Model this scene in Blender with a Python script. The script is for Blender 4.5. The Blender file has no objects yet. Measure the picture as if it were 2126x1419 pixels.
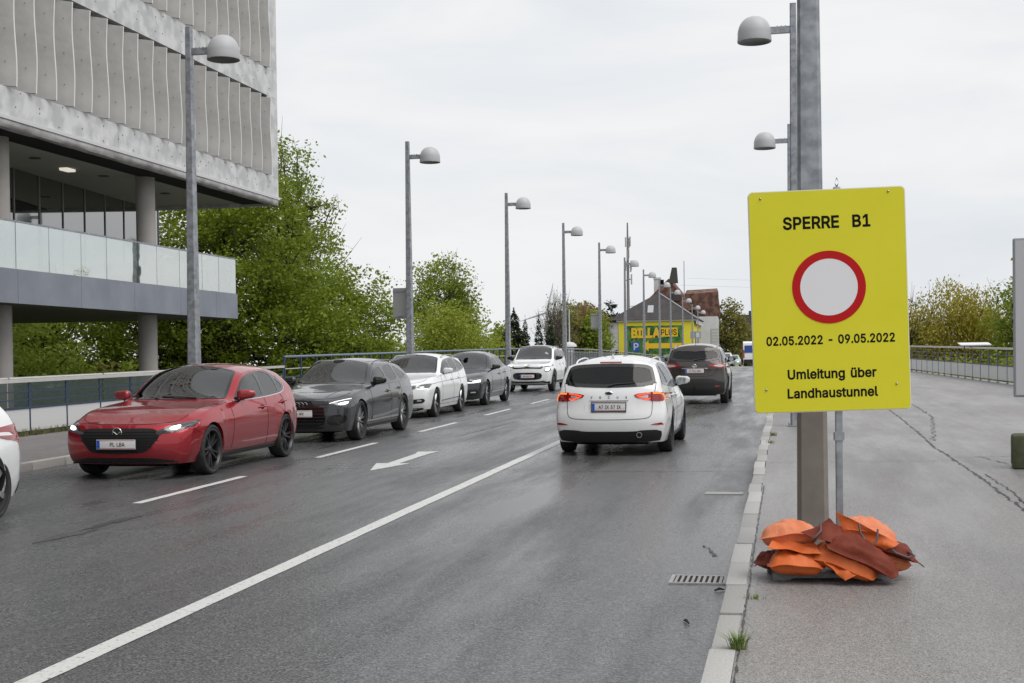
import bpy, bmesh, math, random
import numpy as np
from mathutils import Vector, Matrix
from mathutils.bvhtree import BVHTree
from mathutils.geometry import delaunay_2d_cdt

random.seed(7); np.random.seed(7)
scene = bpy.context.scene
COL = scene.collection
PI = math.pi

# ------------------------------------------------------------------ camera
CAM_YAW, CAM_PITCH, CAM_ROLL = math.radians(11.7), -0.016, 0.013
cam_data = bpy.data.cameras.new('camera')
cam = bpy.data.objects.new('camera', cam_data)
COL.objects.link(cam)
_r0 = Vector((math.cos(CAM_YAW), math.sin(CAM_YAW), 0))
_f0 = Vector((-math.sin(CAM_YAW), math.cos(CAM_YAW), 0))
_u0 = Vector((0, 0, 1))
_f = _f0 * math.cos(CAM_PITCH) + _u0 * math.sin(CAM_PITCH)
_u = _u0 * math.cos(CAM_PITCH) - _f0 * math.sin(CAM_PITCH)
_u2 = _u * math.cos(CAM_ROLL) + _r0 * math.sin(CAM_ROLL)
_r2 = _r0 * math.cos(CAM_ROLL) - _u * math.sin(CAM_ROLL)
cam.matrix_world = Matrix(((_r2.x, _u2.x, -_f.x, 0), (_r2.y, _u2.y, -_f.y, 0), (_r2.z, _u2.z, -_f.z, 1.86), (0, 0, 0, 1)))
cam_data.sensor_width = 36.0
cam_data.lens = 36.0 * 2750.0 / 2126.0
cam_data.shift_y = 87.5 / 2126.0
cam_data.clip_start = 0.1
cam_data.clip_end = 9000
scene.camera = cam

# ------------------------------------------------------------------ sky and sun (overcast)
world = bpy.data.worlds.new('World'); scene.world = world; world.use_nodes = True
nt = world.node_tree; nt.nodes.clear()
SUN_EL, SUN_AZ = math.radians(58), math.radians(120)      # sun behind the cloud, to the right behind the camera
sky = nt.nodes.new('ShaderNodeTexSky'); sky.sky_type = 'NISHITA'; sky.sun_disc = False
sky.sun_elevation = SUN_EL; sky.sun_rotation = SUN_AZ; sky.dust_density = 4.0; sky.air_density = 1.0
hsv = nt.nodes.new('ShaderNodeHueSaturation'); hsv.inputs['Saturation'].default_value = 0.35
nt.links.new(sky.outputs[0], hsv.inputs['Color'])
geo = nt.nodes.new('ShaderNodeTexCoord')
mp = nt.nodes.new('ShaderNodeMapping'); mp.inputs['Scale'].default_value = (1.0, 1.0, 3.4)
nt.links.new(geo.outputs['Generated'], mp.inputs['Vector'])
nz = nt.nodes.new('ShaderNodeTexNoise'); nz.inputs['Scale'].default_value = 2.6; nz.inputs['Detail'].default_value = 5.0; nz.inputs['Roughness'].default_value = 0.55
nz.inputs['Distortion'].default_value = 0.6
nt.links.new(mp.outputs[0], nz.inputs['Vector'])
cr = nt.nodes.new('ShaderNodeValToRGB')
cr.color_ramp.elements[0].position = 0.33; cr.color_ramp.elements[0].color = (6.2, 6.5, 6.85, 1)
cr.color_ramp.elements[1].position = 0.60; cr.color_ramp.elements[1].color = (7.35, 7.38, 7.45, 1)
nt.links.new(nz.outputs['Fac'], cr.inputs[0])
mx = nt.nodes.new('ShaderNodeMix'); mx.data_type = 'RGBA'; mx.inputs[0].default_value = 0.93
nt.links.new(hsv.outputs[0], mx.inputs[6]); nt.links.new(cr.outputs[0], mx.inputs[7])
bg = nt.nodes.new('ShaderNodeBackground'); bg.inputs['Strength'].default_value = 0.1
out = nt.nodes.new('ShaderNodeOutputWorld')
nt.links.new(mx.outputs[2], bg.inputs[0]); nt.links.new(bg.outputs[0], out.inputs[0])

sun_data = bpy.data.lights.new('sun', 'SUN'); sun_data.energy = 1.5; sun_data.angle = math.radians(50); sun_data.color = (1, 0.97, 0.93)
sun = bpy.data.objects.new('sun', sun_data); COL.objects.link(sun)
_sd = Vector((math.sin(SUN_AZ) * math.cos(SUN_EL), math.cos(SUN_AZ) * math.cos(SUN_EL), math.sin(SUN_EL)))
sun.rotation_euler = (-_sd).to_track_quat('-Z', 'Y').to_euler()
sun.location = (20, -20, 40)

scene.view_settings.view_transform = 'Standard'; scene.view_settings.look = 'None'
scene.view_settings.exposure = 0.34; scene.view_settings.gamma = 1.0; scene.view_settings.use_curve_mapping = False
scene.render.engine = 'CYCLES'

# ------------------------------------------------------------------ helpers
MATS = {}
def mat(name, col=(.5,.5,.5), rough=.5, metal=0., spec=.5, coat=0., emit=None, es=0., alpha=1., trans=0., ior=1.45,
        noise=None, bump=None, coords='Object', sheen=0.):
    """noise=(scale, amount, col2[, detail]): mottles the colour; bump=(scale, strength, distance)"""
    if name in MATS: return MATS[name]
    m = bpy.data.materials.new(name); m.use_nodes = True
    n = m.node_tree.nodes; l = m.node_tree.links; b = n['Principled BSDF']
    b.inputs['Base Color'].default_value = (*col, 1); b.inputs['Roughness'].default_value = rough
    b.inputs['Metallic'].default_value = metal; b.inputs['Specular IOR Level'].default_value = spec
    b.inputs['Coat Weight'].default_value = coat; b.inputs['Coat Roughness'].default_value = .03
    b.inputs['Alpha'].default_value = alpha; b.inputs['Transmission Weight'].default_value = trans; b.inputs['IOR'].default_value = ior
    if emit: b.inputs['Emission Color'].default_value = (*emit, 1); b.inputs['Emission Strength'].default_value = es
    tc = n.new('ShaderNodeTexCoord')
    if noise:
        t = n.new('ShaderNodeTexNoise'); t.inputs['Scale'].default_value = noise[0]; t.inputs['Detail'].default_value = noise[3] if len(noise) > 3 else 4
        l.new(tc.outputs[coords], t.inputs['Vector'])
        r = n.new('ShaderNodeValToRGB'); r.color_ramp.elements[0].position = .5 - noise[1]; r.color_ramp.elements[1].position = .5 + noise[1]
        r.color_ramp.elements[0].color = (*col, 1); r.color_ramp.elements[1].color = (*noise[2], 1)
        l.new(t.outputs['Fac'], r.inputs[0]); l.new(r.outputs[0], b.inputs['Base Color'])
    if bump:
        t = n.new('ShaderNodeTexNoise'); t.inputs['Scale'].default_value = bump[0]; t.inputs['Detail'].default_value = 3
        l.new(tc.outputs[coords], t.inputs['Vector'])
        bp = n.new('ShaderNodeBump'); bp.inputs['Strength'].default_value = bump[1]; bp.inputs['Distance'].default_value = bump[2]
        l.new(t.outputs['Fac'], bp.inputs['Height']); l.new(bp.outputs[0], b.inputs['Normal'])
    MATS[name] = m
    return m

def tag(o, label=None, cat=None, group=None, kind=None):
    if label: o['label'] = label
    if cat: o['category'] = cat
    if group: o['group'] = group
    if kind: o['kind'] = kind
    return o
def empty(name, loc=(0,0,0), rz=0., label=None, cat=None, group=None, parent=None):
    o = bpy.data.objects.new(name, None); COL.objects.link(o); o.empty_display_size = .2
    o.location = loc; o.rotation_euler = (0, 0, rz); o.parent = parent
    return tag(o, label, cat, group)
def link(name, me, parent=None, loc=None, rot=None, scale=None):
    o = bpy.data.objects.new(name, me); COL.objects.link(o); o.parent = parent
    if loc is not None: o.location = loc
    if rot is not None: o.rotation_euler = rot
    if scale is not None: o.scale = scale
    return o
def mesh(name, V, F, m=None, smooth=None, mi=None):
    """smooth: angle in degrees (None = flat)"""
    me = bpy.data.meshes.new(name)
    me.from_pydata([tuple(v) for v in V], [], [tuple(f) for f in F])
    for x in (m if isinstance(m, (list, tuple)) else [m]):
        if x: me.materials.append(x)
    if mi is not None: me.polygons.foreach_set('material_index', np.asarray(mi, dtype=np.int32))
    if smooth is not None:
        me.polygons.foreach_set('use_smooth', np.ones(len(me.polygons), dtype=bool)); me.set_sharp_from_angle(angle=math.radians(smooth))
    me.update()
    return me
def quads_np(name, V, m, nper=4, smooth=False):
    """V (N*nper,3) numpy -> mesh of N polygons of nper corners, quick"""
    V = np.asarray(V, dtype=np.float32).reshape(-1, 3); N = len(V) // nper
    me = bpy.data.meshes.new(name); me.vertices.add(len(V)); me.vertices.foreach_set('co', V.ravel())
    me.loops.add(len(V)); me.loops.foreach_set('vertex_index', np.arange(len(V), dtype=np.int32))
    me.polygons.add(N); me.polygons.foreach_set('loop_start', np.arange(0, N * nper, nper, dtype=np.int32))
    for x in (m if isinstance(m, (list, tuple)) else [m]): me.materials.append(x)
    me.update(calc_edges=True)
    if smooth: me.polygons.foreach_set('use_smooth', np.ones(N, dtype=bool))
    return me

class MB:
    """collects simple shapes into one mesh"""
    def __init__(s): s.V = []; s.F = []; s.M = []
    def add(s, V, F, mi=0):
        k = len(s.V); s.V += [tuple(v) for v in V]; s.F += [tuple(i + k for i in f) for f in F]; s.M += [mi] * len(F); return s
    def box(s, x0, x1, y0, y1, z0, z1, mi=0, mtx=None):
        V = [Vector(p) for p in ((x0,y0,z0),(x1,y0,z0),(x1,y1,z0),(x0,y1,z0),(x0,y0,z1),(x1,y0,z1),(x1,y1,z1),(x0,y1,z1))]
        if mtx: V = [mtx @ v for v in V]
        return s.add(V, [(3,2,1,0),(4,5,6,7),(0,1,5,4),(1,2,6,5),(2,3,7,6),(3,0,4,7)], mi)
    def bbox(s, x0, x1, y0, y1, z0, z1, b=.01, mi=0, mtx=None):
        """box with chamfered edges"""
        bm = bmesh.new(); bmesh.ops.create_cube(bm, size=1)
        for v in bm.verts: v.co = Vector(((x0+x1)/2 + v.co.x*(x1-x0), (y0+y1)/2 + v.co.y*(y1-y0), (z0+z1)/2 + v.co.z*(z1-z0)))
        bmesh.ops.bevel(bm, geom=bm.edges[:], offset=b, segments=2, affect='EDGES', profile=.6)
        bm.verts.index_update()
        V = [mtx @ v.co if mtx else v.co.copy() for v in bm.verts]; F = [[v.index for v in f.verts] for f in bm.faces]; bm.free()
        return s.add(V, F, mi)
    def tube(s, pts, rad, n=8, mi=0, caps=True):
        pts = [Vector(p) for p in pts]; rad = rad if isinstance(rad, (list, tuple)) else [rad] * len(pts)
        V = []; F = []; ref = None
        for i, p in enumerate(pts):
            d = (pts[min(i+1, len(pts)-1)] - pts[max(i-1, 0)]).normalized()
            if ref is None: ref = Vector((0,0,1)) if abs(d.z) < .9 else Vector((1,0,0))
            a = d.cross(ref).normalized(); b = d.cross(a).normalized(); ref = -b if False else ref
            for k in range(n):
                t = 2*PI*k/n; V.append(p + (a*math.cos(t) + b*math.sin(t)) * rad[i])
        for i in range(len(pts)-1):
            for k in range(n):
                F.append((i*n+k, i*n+(k+1)%n, (i+1)*n+(k+1)%n, (i+1)*n+k))
        if caps: F.append(tuple(range(n))); F.append(tuple(reversed(range((len(pts)-1)*n, len(pts)*n))))
        return s.add(V, F, mi)
    def lathe(s, prof, n=24, axis='z', c=(0,0,0), mi=0, closed=False):
        """prof: (radius, height) list"""
        V = []; F = []; P = len(prof)
        for k in range(n):
            t = 2*PI*k/n
            for r, h in prof:
                p = (r*math.cos(t), r*math.sin(t), h)
                if axis == 'x': p = (h, r*math.cos(t), r*math.sin(t))
                if axis == 'y': p = (r*math.sin(t), h, r*math.cos(t))
                V.append((p[0]+c[0], p[1]+c[1], p[2]+c[2]))
        for k in range(n):
            for i in range(P if closed else P-1):
                j = (i+1) % P; F.append((k*P+i, ((k+1)%n)*P+i, ((k+1)%n)*P+j, k*P+j))
        return s.add(V, F, mi)
    def prism(s, poly, d0, d1, plane='xz', mi=0):
        """polygon extruded: plane xz -> along y, yz -> along x, xy -> along z"""
        n = len(poly)
        def P(a, b, d): return {'xz': (a, d, b), 'yz': (d, a, b), 'xy': (a, b, d)}[plane]
        V = [P(a, b, d0) for a, b in poly] + [P(a, b, d1) for a, b in poly]
        F = [tuple(range(n)), tuple(reversed(range(n, 2*n)))] + [(i, n+i, n+(i+1)%n, (i+1)%n) for i in range(n)]
        return s.add(V, F, mi)
    def fixn(s):
        bm = bmesh.new(); vs = [bm.verts.new(v) for v in s.V]
        return bm
    def build(s, name, m, parent=None, smooth=None, fix=True, **kw):
        me = mesh(name, s.V, s.F, m, None, s.M if isinstance(m, (list, tuple)) else None)
        if fix:
            bm = bmesh.new(); bm.from_mesh(me); bmesh.ops.recalc_face_normals(bm, faces=bm.faces[:]); bm.to_mesh(me); bm.free()
        if smooth is not None:
            me.polygons.foreach_set('use_smooth', np.ones(len(me.polygons), dtype=bool)); me.set_sharp_from_angle(angle=math.radians(smooth))
        return link(name, me, parent, **kw)

GLYPHS = {}
for _l in r"""- 227 168 122,168 94,57 94,57 122
. 94 48 -2,42 -1,36 1,31 4,28 9,26 15,25 20,26 27,28 32,31 37,36 40,42 43,48 43,54 43,59 40,64 37,68 32,70 27,71 20,70 15,68 9,64 4,59 1,54 -1
0 227 113 -3,95 -2,79 3,65 12,53 24,42 39,34 57,29 77,25 101,24 127,25 153,29 177,35 197,43 215,53 230,65 242,79 251,95 256,113 258,131 256,147 251,161 242,174 230,184 215,192 197,198 177,201 153,203 127,201 101,198 77,192 57,184 39,174 24,162 12,147 3,131 -2/113 25,125 26,136 30,145 37,153 46,160 58,165 72,169 88,171 107,172 127,171 148,169 166,165 182,160 197,153 208,145 218,136 224,125 228,113 230,101 228,91 224,82 218,73 208,67 197,62 182,58 166,55 148,55 127,55 107,58 88,62 72,67 58,73 46,82 37,91 30,101 26
1 227 38 0,38 27,195 27,195 0/138 254,138 0,106 0,106 224,43 179,43 213,99 254
2 227 32 0,32 24,117 114,141 141,147 149,152 156,155 163,158 170,160 178,160 186,159 194,157 202,154 209,149 215,143 220,137 224,129 227,121 229,112 230,102 229,94 227,86 224,79 219,74 213,69 207,66 199,64 190,64 181,33 181,34 196,37 209,43 221,51 232,60 241,72 248,84 253,98 257,112 258,127 257,141 254,153 248,164 241,173 233,181 223,186 211,189 199,191 186,190 177,188 168,185 159,181 150,175 140,168 129,159 118,147 105,133 90,76 30,76 28,195 28,195 0
3 227 109 -3,94 -2,80 0,66 5,54 11,44 19,35 29,28 40,24 52,22 66,55 66,56 58,59 50,63 44,69 38,75 33,83 30,91 27,100 25,109 25,119 26,129 27,138 30,145 35,152 40,157 46,161 54,164 63,165 72,164 81,162 90,158 98,153 105,146 112,137 117,127 121,115 123,101 124,78 124,78 150,144 224,144 226,35 226,35 254,186 254,186 230,106 139,106 144,124 145,140 143,154 138,167 131,177 122,185 111,192 99,195 86,196 72,195 58,191 45,185 33,177 22,166 13,154 6,141 1,125 -2
4 227 20 53,20 79,123 254,155 254,54 83,54 81,207 81,207 53/141 0,141 61,141 73,141 159,171 159,171 0
5 227 111 -3,96 -2,82 1,70 6,59 12,49 20,41 30,35 41,32 53,30 65,61 65,62 58,65 51,69 44,74 39,80 34,87 30,94 27,102 26,111 25,120 26,130 28,138 32,146 38,152 44,157 52,161 61,163 71,164 81,163 92,161 101,157 111,151 119,145 125,137 131,129 135,119 138,109 138,100 138,92 137,84 134,76 131,69 127,64 123,34 126,48 254,183 254,183 226,75 226,67 151,74 155,81 159,89 162,97 165,106 166,115 167,126 166,137 164,147 160,156 156,165 150,172 143,179 134,185 125,189 116,193 105,195 94,195 82,194 66,191 51,184 38,176 26,166 16,154 8,141 1,126 -2
6 227 113 -3,98 -2,84 1,71 7,60 15,50 25,42 37,36 51,33 65,32 81,33 93,35 106,40 119,47 134,56 151,69 170,126 254,161 254,75 131,73 131,83 144,98 153,104 155,110 157,117 157,132 156,146 153,158 147,169 140,178 131,185 120,190 107,193 94,194 79,193 63,190 49,184 36,176 25,166 15,155 7,142 1,128 -2/113 24,123 25,131 27,139 31,146 37,152 43,157 51,161 59,163 69,164 79,163 89,161 98,157 107,152 114,146 121,139 126,131 130,123 132,113 133,104 132,95 130,87 126,80 121,74 114,69 107,65 99,63 89,62 79,63 69,65 59,69 51,74 43,80 37,87 31,95 27,104 25
7 227 48 0,162 224,162 226,31 226,31 254,195 254,195 224,82 0
8 227 113 -3,97 -2,82 1,68 6,56 13,45 21,37 31,31 42,27 54,26 68,27 78,29 88,33 98,37 106,43 114,51 121,58 126,67 130,76 132,65 138,55 145,46 154,40 165,36 177,35 190,36 203,40 214,45 225,53 234,62 242,73 249,85 254,99 257,113 258,128 257,141 254,153 249,164 242,173 234,181 225,186 214,190 203,191 190,190 177,186 165,180 154,171 145,162 138,150 133,159 130,168 126,176 121,183 114,189 106,194 98,197 88,200 78,200 68,199 54,195 42,189 31,181 21,171 13,158 6,145 1,130 -2/113 25,124 25,134 27,142 30,150 34,156 40,161 46,165 53,168 61,168 69,168 78,165 87,161 94,156 101,149 107,141 111,133 115,123 117,113 118,103 117,93 115,85 111,77 107,70 101,65 94,61 87,58 78,58 69,58 61,61 53,64 46,70 40,76 34,84 30,92 27,102 25/113 145,122 145,130 147,137 150,144 154,149 159,154 165,157 172,159 180,160 188,159 196,157 203,154 210,149 216,144 221,138 225,130 228,122 229,113 230,104 229,96 228,89 225,82 221,77 216,72 210,69 203,67 196,66 188,67 180,69 172,72 165,77 159,82 154,89 150,96 147,104 145
9 227 113 258,128 257,142 253,155 247,166 239,176 229,184 217,190 204,193 189,194 173,194 161,191 148,186 135,180 120,170 103,158 84,100 0,65 0,151 124,154 124,144 111,128 101,122 99,116 98,109 97,94 98,81 102,69 107,58 114,49 124,41 134,36 147,33 161,32 176,33 191,36 205,42 218,50 230,60 239,71 247,84 253,98 257/113 230,104 229,95 227,87 223,80 218,74 211,69 204,66 195,63 186,63 176,63 166,66 156,69 148,74 140,80 134,87 129,95 125,104 122,113 122,123 122,131 125,139 129,146 134,152 140,157 147,161 156,163 165,164 175,163 185,161 195,157 204,152 211,146 218,139 223,131 227,123 229
A 240 8 0,101 254,138 254,231 0,198 0,144 151,132 186,116 239,123 239,106 185,95 151,43 0/55 71,55 99,185 99,185 71
B 228 30 0,30 254,121 254,137 253,152 250,164 245,175 239,184 230,190 221,195 210,198 199,199 187,198 177,197 168,193 160,189 153,184 148,178 143,172 139,165 136,157 133,157 131,166 130,174 127,182 123,189 117,196 110,201 102,205 92,208 81,209 68,208 56,205 44,200 33,193 24,184 16,172 9,158 4,142 1,123 0/62 29,122 29,140 30,154 34,165 40,172 48,176 58,178 68,177 77,175 85,171 92,166 99,160 104,153 109,144 113,135 115,124 115,62 115/62 143,119 143,128 143,136 145,144 148,151 152,157 157,162 163,165 170,167 178,168 186,167 197,163 206,156 214,147 221,135 225,120 226,62 226
C 255 134 -3,113 -2,93 4,75 12,59 25,46 40,35 58,27 78,22 101,20 127,22 153,27 176,35 197,46 215,59 230,75 242,93 251,113 256,134 258,146 257,158 255,170 252,181 248,191 242,201 236,210 228,217 219,224 209,229 198,234 187,236 174,204 174,202 183,199 190,195 197,190 204,185 209,179 214,172 218,165 222,158 224,150 226,142 228,134 228,119 227,105 223,92 216,80 207,71 196,62 182,57 166,53 148,52 127,53 107,57 88,63 72,71 59,80 47,92 38,105 32,119 28,134 26,142 27,150 28,158 30,165 33,172 36,179 40,185 45,190 51,195 57,199 64,202 72,204 80,236 80,234 68,229 56,224 45,217 36,210 27,201 19,192 12,181 7,170 2,159 -1,146 -3
D 251 109 0,48 0,48 29,107 29,127 30,144 34,159 40,171 49,182 61,189 75,195 90,198 108,200 128,198 147,195 165,190 180,182 194,172 205,160 214,145 221,129 225,110 226,47 226,47 254,113 254,136 253,157 248,176 239,192 228,206 213,217 196,225 175,229 153,231 128,229 102,224 80,217 59,206 42,192 27,175 15,156 7,134 2/62 254,62 0,30 0,30 254
E 209 30 0,30 254,186 254,186 226,62 226,62 143,178 143,178 114,62 114,62 29,188 29,188 0
F 205 30 0,30 254,185 254,185 226,62 226,62 139,173 139,173 111,62 111,62 0
G 260 134 -3,113 -2,93 4,75 13,59 25,45 40,35 58,27 78,22 102,20 127,22 153,27 176,35 197,45 215,59 230,74 242,92 251,112 256,132 258,146 257,158 255,170 252,181 247,192 242,202 235,210 227,218 218,225 208,230 198,234 186,237 174,204 174,201 182,198 190,194 197,189 203,184 208,178 213,172 218,165 221,158 224,150 226,141 227,133 228,118 227,104 223,92 216,80 207,70 196,62 182,57 166,53 148,52 127,53 107,57 88,63 72,71 59,81 47,92 38,105 32,119 28,134 26,148 27,161 31,172 36,183 43,191 51,198 62,203 74,206 87,207 101,217 100,141 100,141 128,239 128,239 100,237 80,233 62,225 45,215 31,203 19,188 9,172 2,154 -2
H 258 30 0,30 254,62 254,62 144,196 144,196 254,228 254,228 0,196 0,196 116,62 116,62 0
I 150 16 0,16 29,59 29,59 226,16 226,16 254,135 254,135 226,91 226,91 29,135 29,135 0
K 233 52 73,52 108,70 131,87 152,106 172,182 254,224 254,116 138,114 138/30 0,30 254,62 254,62 167,62 112,62 97,62 0/186 0,94 130,114 155,224 0
L 196 30 0,30 254,62 254,62 29,181 29,181 0
M 314 30 0,30 254,76 254,139 94,144 79,150 61,156 42,161 24,154 24,159 41,165 61,171 79,176 94,238 254,284 254,284 0,252 0,252 145,252 163,253 184,253 207,253 229,256 229,249 205,241 181,234 161,228 145,171 0,143 0,85 145,80 160,72 181,65 204,56 229,59 229,60 208,60 186,61 164,61 145,61 0
N 262 30 0,30 254,68 254,172 91,181 75,194 53,207 27,202 27,200 54,200 79,199 97,199 254,232 254,232 0,193 0,101 145,89 165,74 191,54 226,60 227,61 192,62 164,62 145,62 0
O 267 133 -3,112 -2,93 4,75 12,59 25,46 40,35 58,27 78,22 101,20 127,22 153,27 176,35 197,46 215,59 230,75 242,93 251,112 256,133 258,155 256,174 251,192 242,208 230,221 215,232 197,240 176,245 153,247 127,245 101,240 78,232 58,221 40,208 25,192 12,174 4,155 -2/133 26,148 28,162 32,175 38,186 47,196 58,204 72,210 88,214 106,215 127,214 148,210 166,204 182,196 196,186 207,175 216,162 223,148 227,133 228,119 227,105 223,92 216,81 207,71 196,63 182,57 166,53 148,52 127,53 106,57 88,63 72,71 58,81 47,92 38,105 32,119 28
P 222 30 0,30 254,118 254,136 253,152 250,166 244,178 236,187 226,195 215,200 202,203 189,204 174,203 159,200 145,195 133,187 121,178 112,166 104,152 98,136 94,118 93,55 93,55 121,116 121,129 122,139 124,149 128,156 133,162 139,167 147,170 155,172 164,172 174,172 184,170 193,167 201,162 208,156 214,148 219,139 223,129 225,116 226,62 226,62 0
R 224 30 0,30 254,118 254,136 253,153 250,167 244,178 237,188 227,195 217,200 204,204 191,205 176,204 161,200 148,195 136,188 125,178 116,166 109,152 103,136 100,118 99,48 99,48 128,117 128,129 128,140 130,149 133,156 138,162 143,167 150,170 158,172 167,173 176,172 186,170 194,167 202,162 209,156 215,149 220,140 223,129 225,116 226,62 226,62 0/177 0,115 115,151 115,214 0
S 223 112 -4,94 -3,78 0,64 5,51 11,41 20,32 30,25 42,21 54,19 68,52 68,54 59,57 51,62 44,68 38,75 33,83 29,92 27,102 25,112 25,123 25,133 27,143 30,151 34,159 40,165 46,169 53,172 61,173 70,172 77,170 84,166 89,161 94,155 99,148 102,122 111,92 120,72 126,56 135,43 145,34 156,28 170,26 186,27 200,31 213,37 224,46 234,57 242,69 249,83 254,97 257,114 258,130 257,145 254,158 249,170 242,180 234,189 224,195 213,199 202,200 189,169 189,166 201,160 211,151 219,140 225,127 228,112 229,102 229,92 227,84 224,76 220,70 215,64 209,61 203,58 195,58 188,58 180,61 173,65 167,71 162,78 158,85 154,106 147,132 140,156 132,164 128,172 124,179 119,186 113,192 106,197 99,201 90,203 80,204 69,203 56,199 43,193 32,185 21,174 13,162 5,147 0,130 -3
T 224 16 226,16 254,208 254,208 226,128 226,128 0,96 0,96 226
U 259 129 -4,110 -3,93 1,77 8,63 17,52 27,42 40,36 54,31 70,30 87,30 254,62 254,62 89,63 77,66 66,70 57,77 48,84 40,94 34,104 29,116 27,129 26,143 27,155 29,165 34,175 40,182 48,188 57,193 66,195 77,196 89,196 254,229 254,229 87,227 70,223 54,216 40,207 27,195 17,182 8,166 1,149 -3
W 343 78 0,8 254,41 254,82 98,88 73,93 47,98 20,95 20,100 47,106 73,112 98,153 254,190 254,231 98,237 73,243 47,249 20,244 20,249 47,255 73,261 98,302 254,335 254,265 0,228 0,184 161,176 196,168 237,175 237,167 197,159 161,115 0
X 237 9 0,109 142,109 118,15 254,52 254,89 200,102 181,112 164,122 146,116 146,126 164,136 181,149 200,187 254,223 254,129 119,129 143,228 0,191 0,146 65,134 83,125 98,115 116,122 116,113 98,103 83,91 65,46 0
Z 219 21 0,21 23,137 193,153 215,170 238,174 227,143 226,111 226,20 226,20 254,198 254,198 231,84 64,67 40,49 17,45 27,76 28,107 29,200 29,200 0
a 195 80 -4,68 -4,57 -1,47 2,38 8,30 14,24 22,19 32,16 42,15 54,16 64,18 73,22 80,26 87,32 92,39 97,46 100,54 103,63 105,89 110,117 113,133 117,138 127,137 136,136 142,133 148,130 153,125 158,120 161,113 163,106 165,98 165,89 165,82 164,75 161,59 150,50 137,20 146,26 156,32 165,39 173,48 179,57 184,66 188,77 190,87 192,97 192,119 190,128 187,135 184,143 180,150 175,156 168,161 160,165 150,168 139,168 126,168 0,138 0,138 26,136 26,126 12,121 8,115 4,108 1,100 -2,90 -4/85 23,96 23,106 26,114 29,121 34,127 40,132 47,135 54,137 61,138 69,138 95,130 91,116 88,100 86,88 84,67 79,61 77,56 74,52 70,48 65,47 59,46 52,46 46,48 41,51 36,55 32,59 29,65 26,71 24,78 23
b 212 115 -4,104 -3,94 -1,86 2,79 6,74 11,69 16,59 29,56 29,56 0,26 0,26 254,57 254,57 160,59 160,69 173,73 178,79 182,86 186,94 190,103 192,115 192,130 191,144 187,156 180,168 171,177 160,185 146,191 131,194 113,195 94,194 75,191 58,185 42,177 29,168 17,157 8,144 1,130 -3/110 23,121 24,131 28,140 33,147 40,153 48,158 58,161 70,163 82,164 95,163 108,161 120,158 131,153 140,147 149,140 156,131 161,121 164,110 165,99 164,89 161,81 156,73 149,67 141,62 131,59 120,57 108,56 95,57 81,59 69,63 58,67 48,73 39,81 32,89 27,99 24
d 212 98 -4,82 -3,68 1,56 8,44 17,35 29,27 42,22 58,18 75,17 94,18 113,22 131,27 146,35 160,45 171,56 180,69 187,83 191,98 192,109 192,118 190,126 186,133 182,139 178,144 173,153 160,155 160,155 254,186 254,186 0,156 0,156 29,153 29,143 16,139 11,133 6,126 2,118 -1,109 -3/102 23,113 24,123 27,132 32,139 39,145 48,150 58,153 69,155 81,156 95,155 108,153 120,150 131,145 141,139 149,132 156,123 161,113 164,102 165,91 164,81 161,72 156,65 149,59 140,54 131,51 120,49 108,48 95,49 82,51 70,54 58,59 48,65 40,73 33,81 28,91 24
e 202 106 -4,88 -3,73 1,58 8,46 17,36 29,28 42,22 58,18 75,17 93,18 112,22 129,28 145,36 159,46 170,58 180,71 187,86 191,103 192,113 192,123 190,133 187,142 183,151 177,160 170,167 162,173 152,179 141,182 128,185 113,186 97,186 85,37 85,37 110,169 110,155 101,154 113,152 124,149 134,144 143,138 151,131 157,123 161,113 164,103 165,92 164,82 161,73 157,66 151,59 143,54 135,51 125,49 116,48 105,48 89,49 75,51 64,55 53,61 44,67 37,76 31,85 26,95 24,106 23,114 23,120 25,127 26,133 29,138 32,143 36,147 41,150 47,153 53,182 45,179 36,174 27,168 20,160 13,151 7,141 2,130 -1,119 -3
g 213 103 -75,90 -75,78 -73,67 -70,57 -66,49 -61,41 -55,35 -49,30 -42,25 -35,51 -20,61 -33,65 -37,71 -41,77 -44,85 -47,93 -48,103 -49,118 -47,130 -44,141 -38,149 -29,154 -17,156 -3,156 34,153 34,143 21,139 16,133 12,126 8,118 5,109 3,97 2,83 4,69 7,56 13,45 22,35 32,28 45,22 60,18 77,17 96,18 114,22 131,27 147,35 160,45 171,56 180,69 187,83 191,98 192,109 192,119 190,127 186,134 182,139 178,144 173,154 159,157 159,157 190,186 190,186 -4,185 -20,181 -33,175 -45,167 -54,157 -62,145 -68,132 -72,118 -74/102 30,113 30,123 33,132 38,139 44,145 51,150 61,153 71,156 83,156 96,156 109,153 121,150 132,145 141,139 150,132 156,123 161,114 164,102 165,91 164,81 161,73 156,65 149,59 141,54 131,51 120,49 109,48 96,49 84,51 72,54 61,59 52,65 44,73 38,81 33,91 30
h 205 57 113,57 0,26 0,26 254,57 254,57 144,51 144,58 159,66 172,76 181,87 187,100 191,114 192,126 191,137 189,148 184,157 178,164 170,170 160,175 149,178 135,179 120,179 0,148 0,148 118,147 131,143 143,136 152,128 159,117 163,105 165,96 164,88 162,80 159,74 154,68 148,63 141,60 133,58 124
i 83 26 0,26 190,57 190,57 0/42 221,36 222,31 224,27 227,23 231,21 236,21 242,21 247,23 252,27 256,31 259,36 261,42 262,47 261,52 259,57 256,60 252,62 247,63 242,62 236,60 231,57 227,52 224,47 222
l 95 70 -1,56 0,45 4,37 10,31 19,27 29,26 42,26 254,57 254,57 49,57 42,58 35,60 31,63 28,67 27,73 26,80 26,85 27,90 1,81 0
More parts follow.
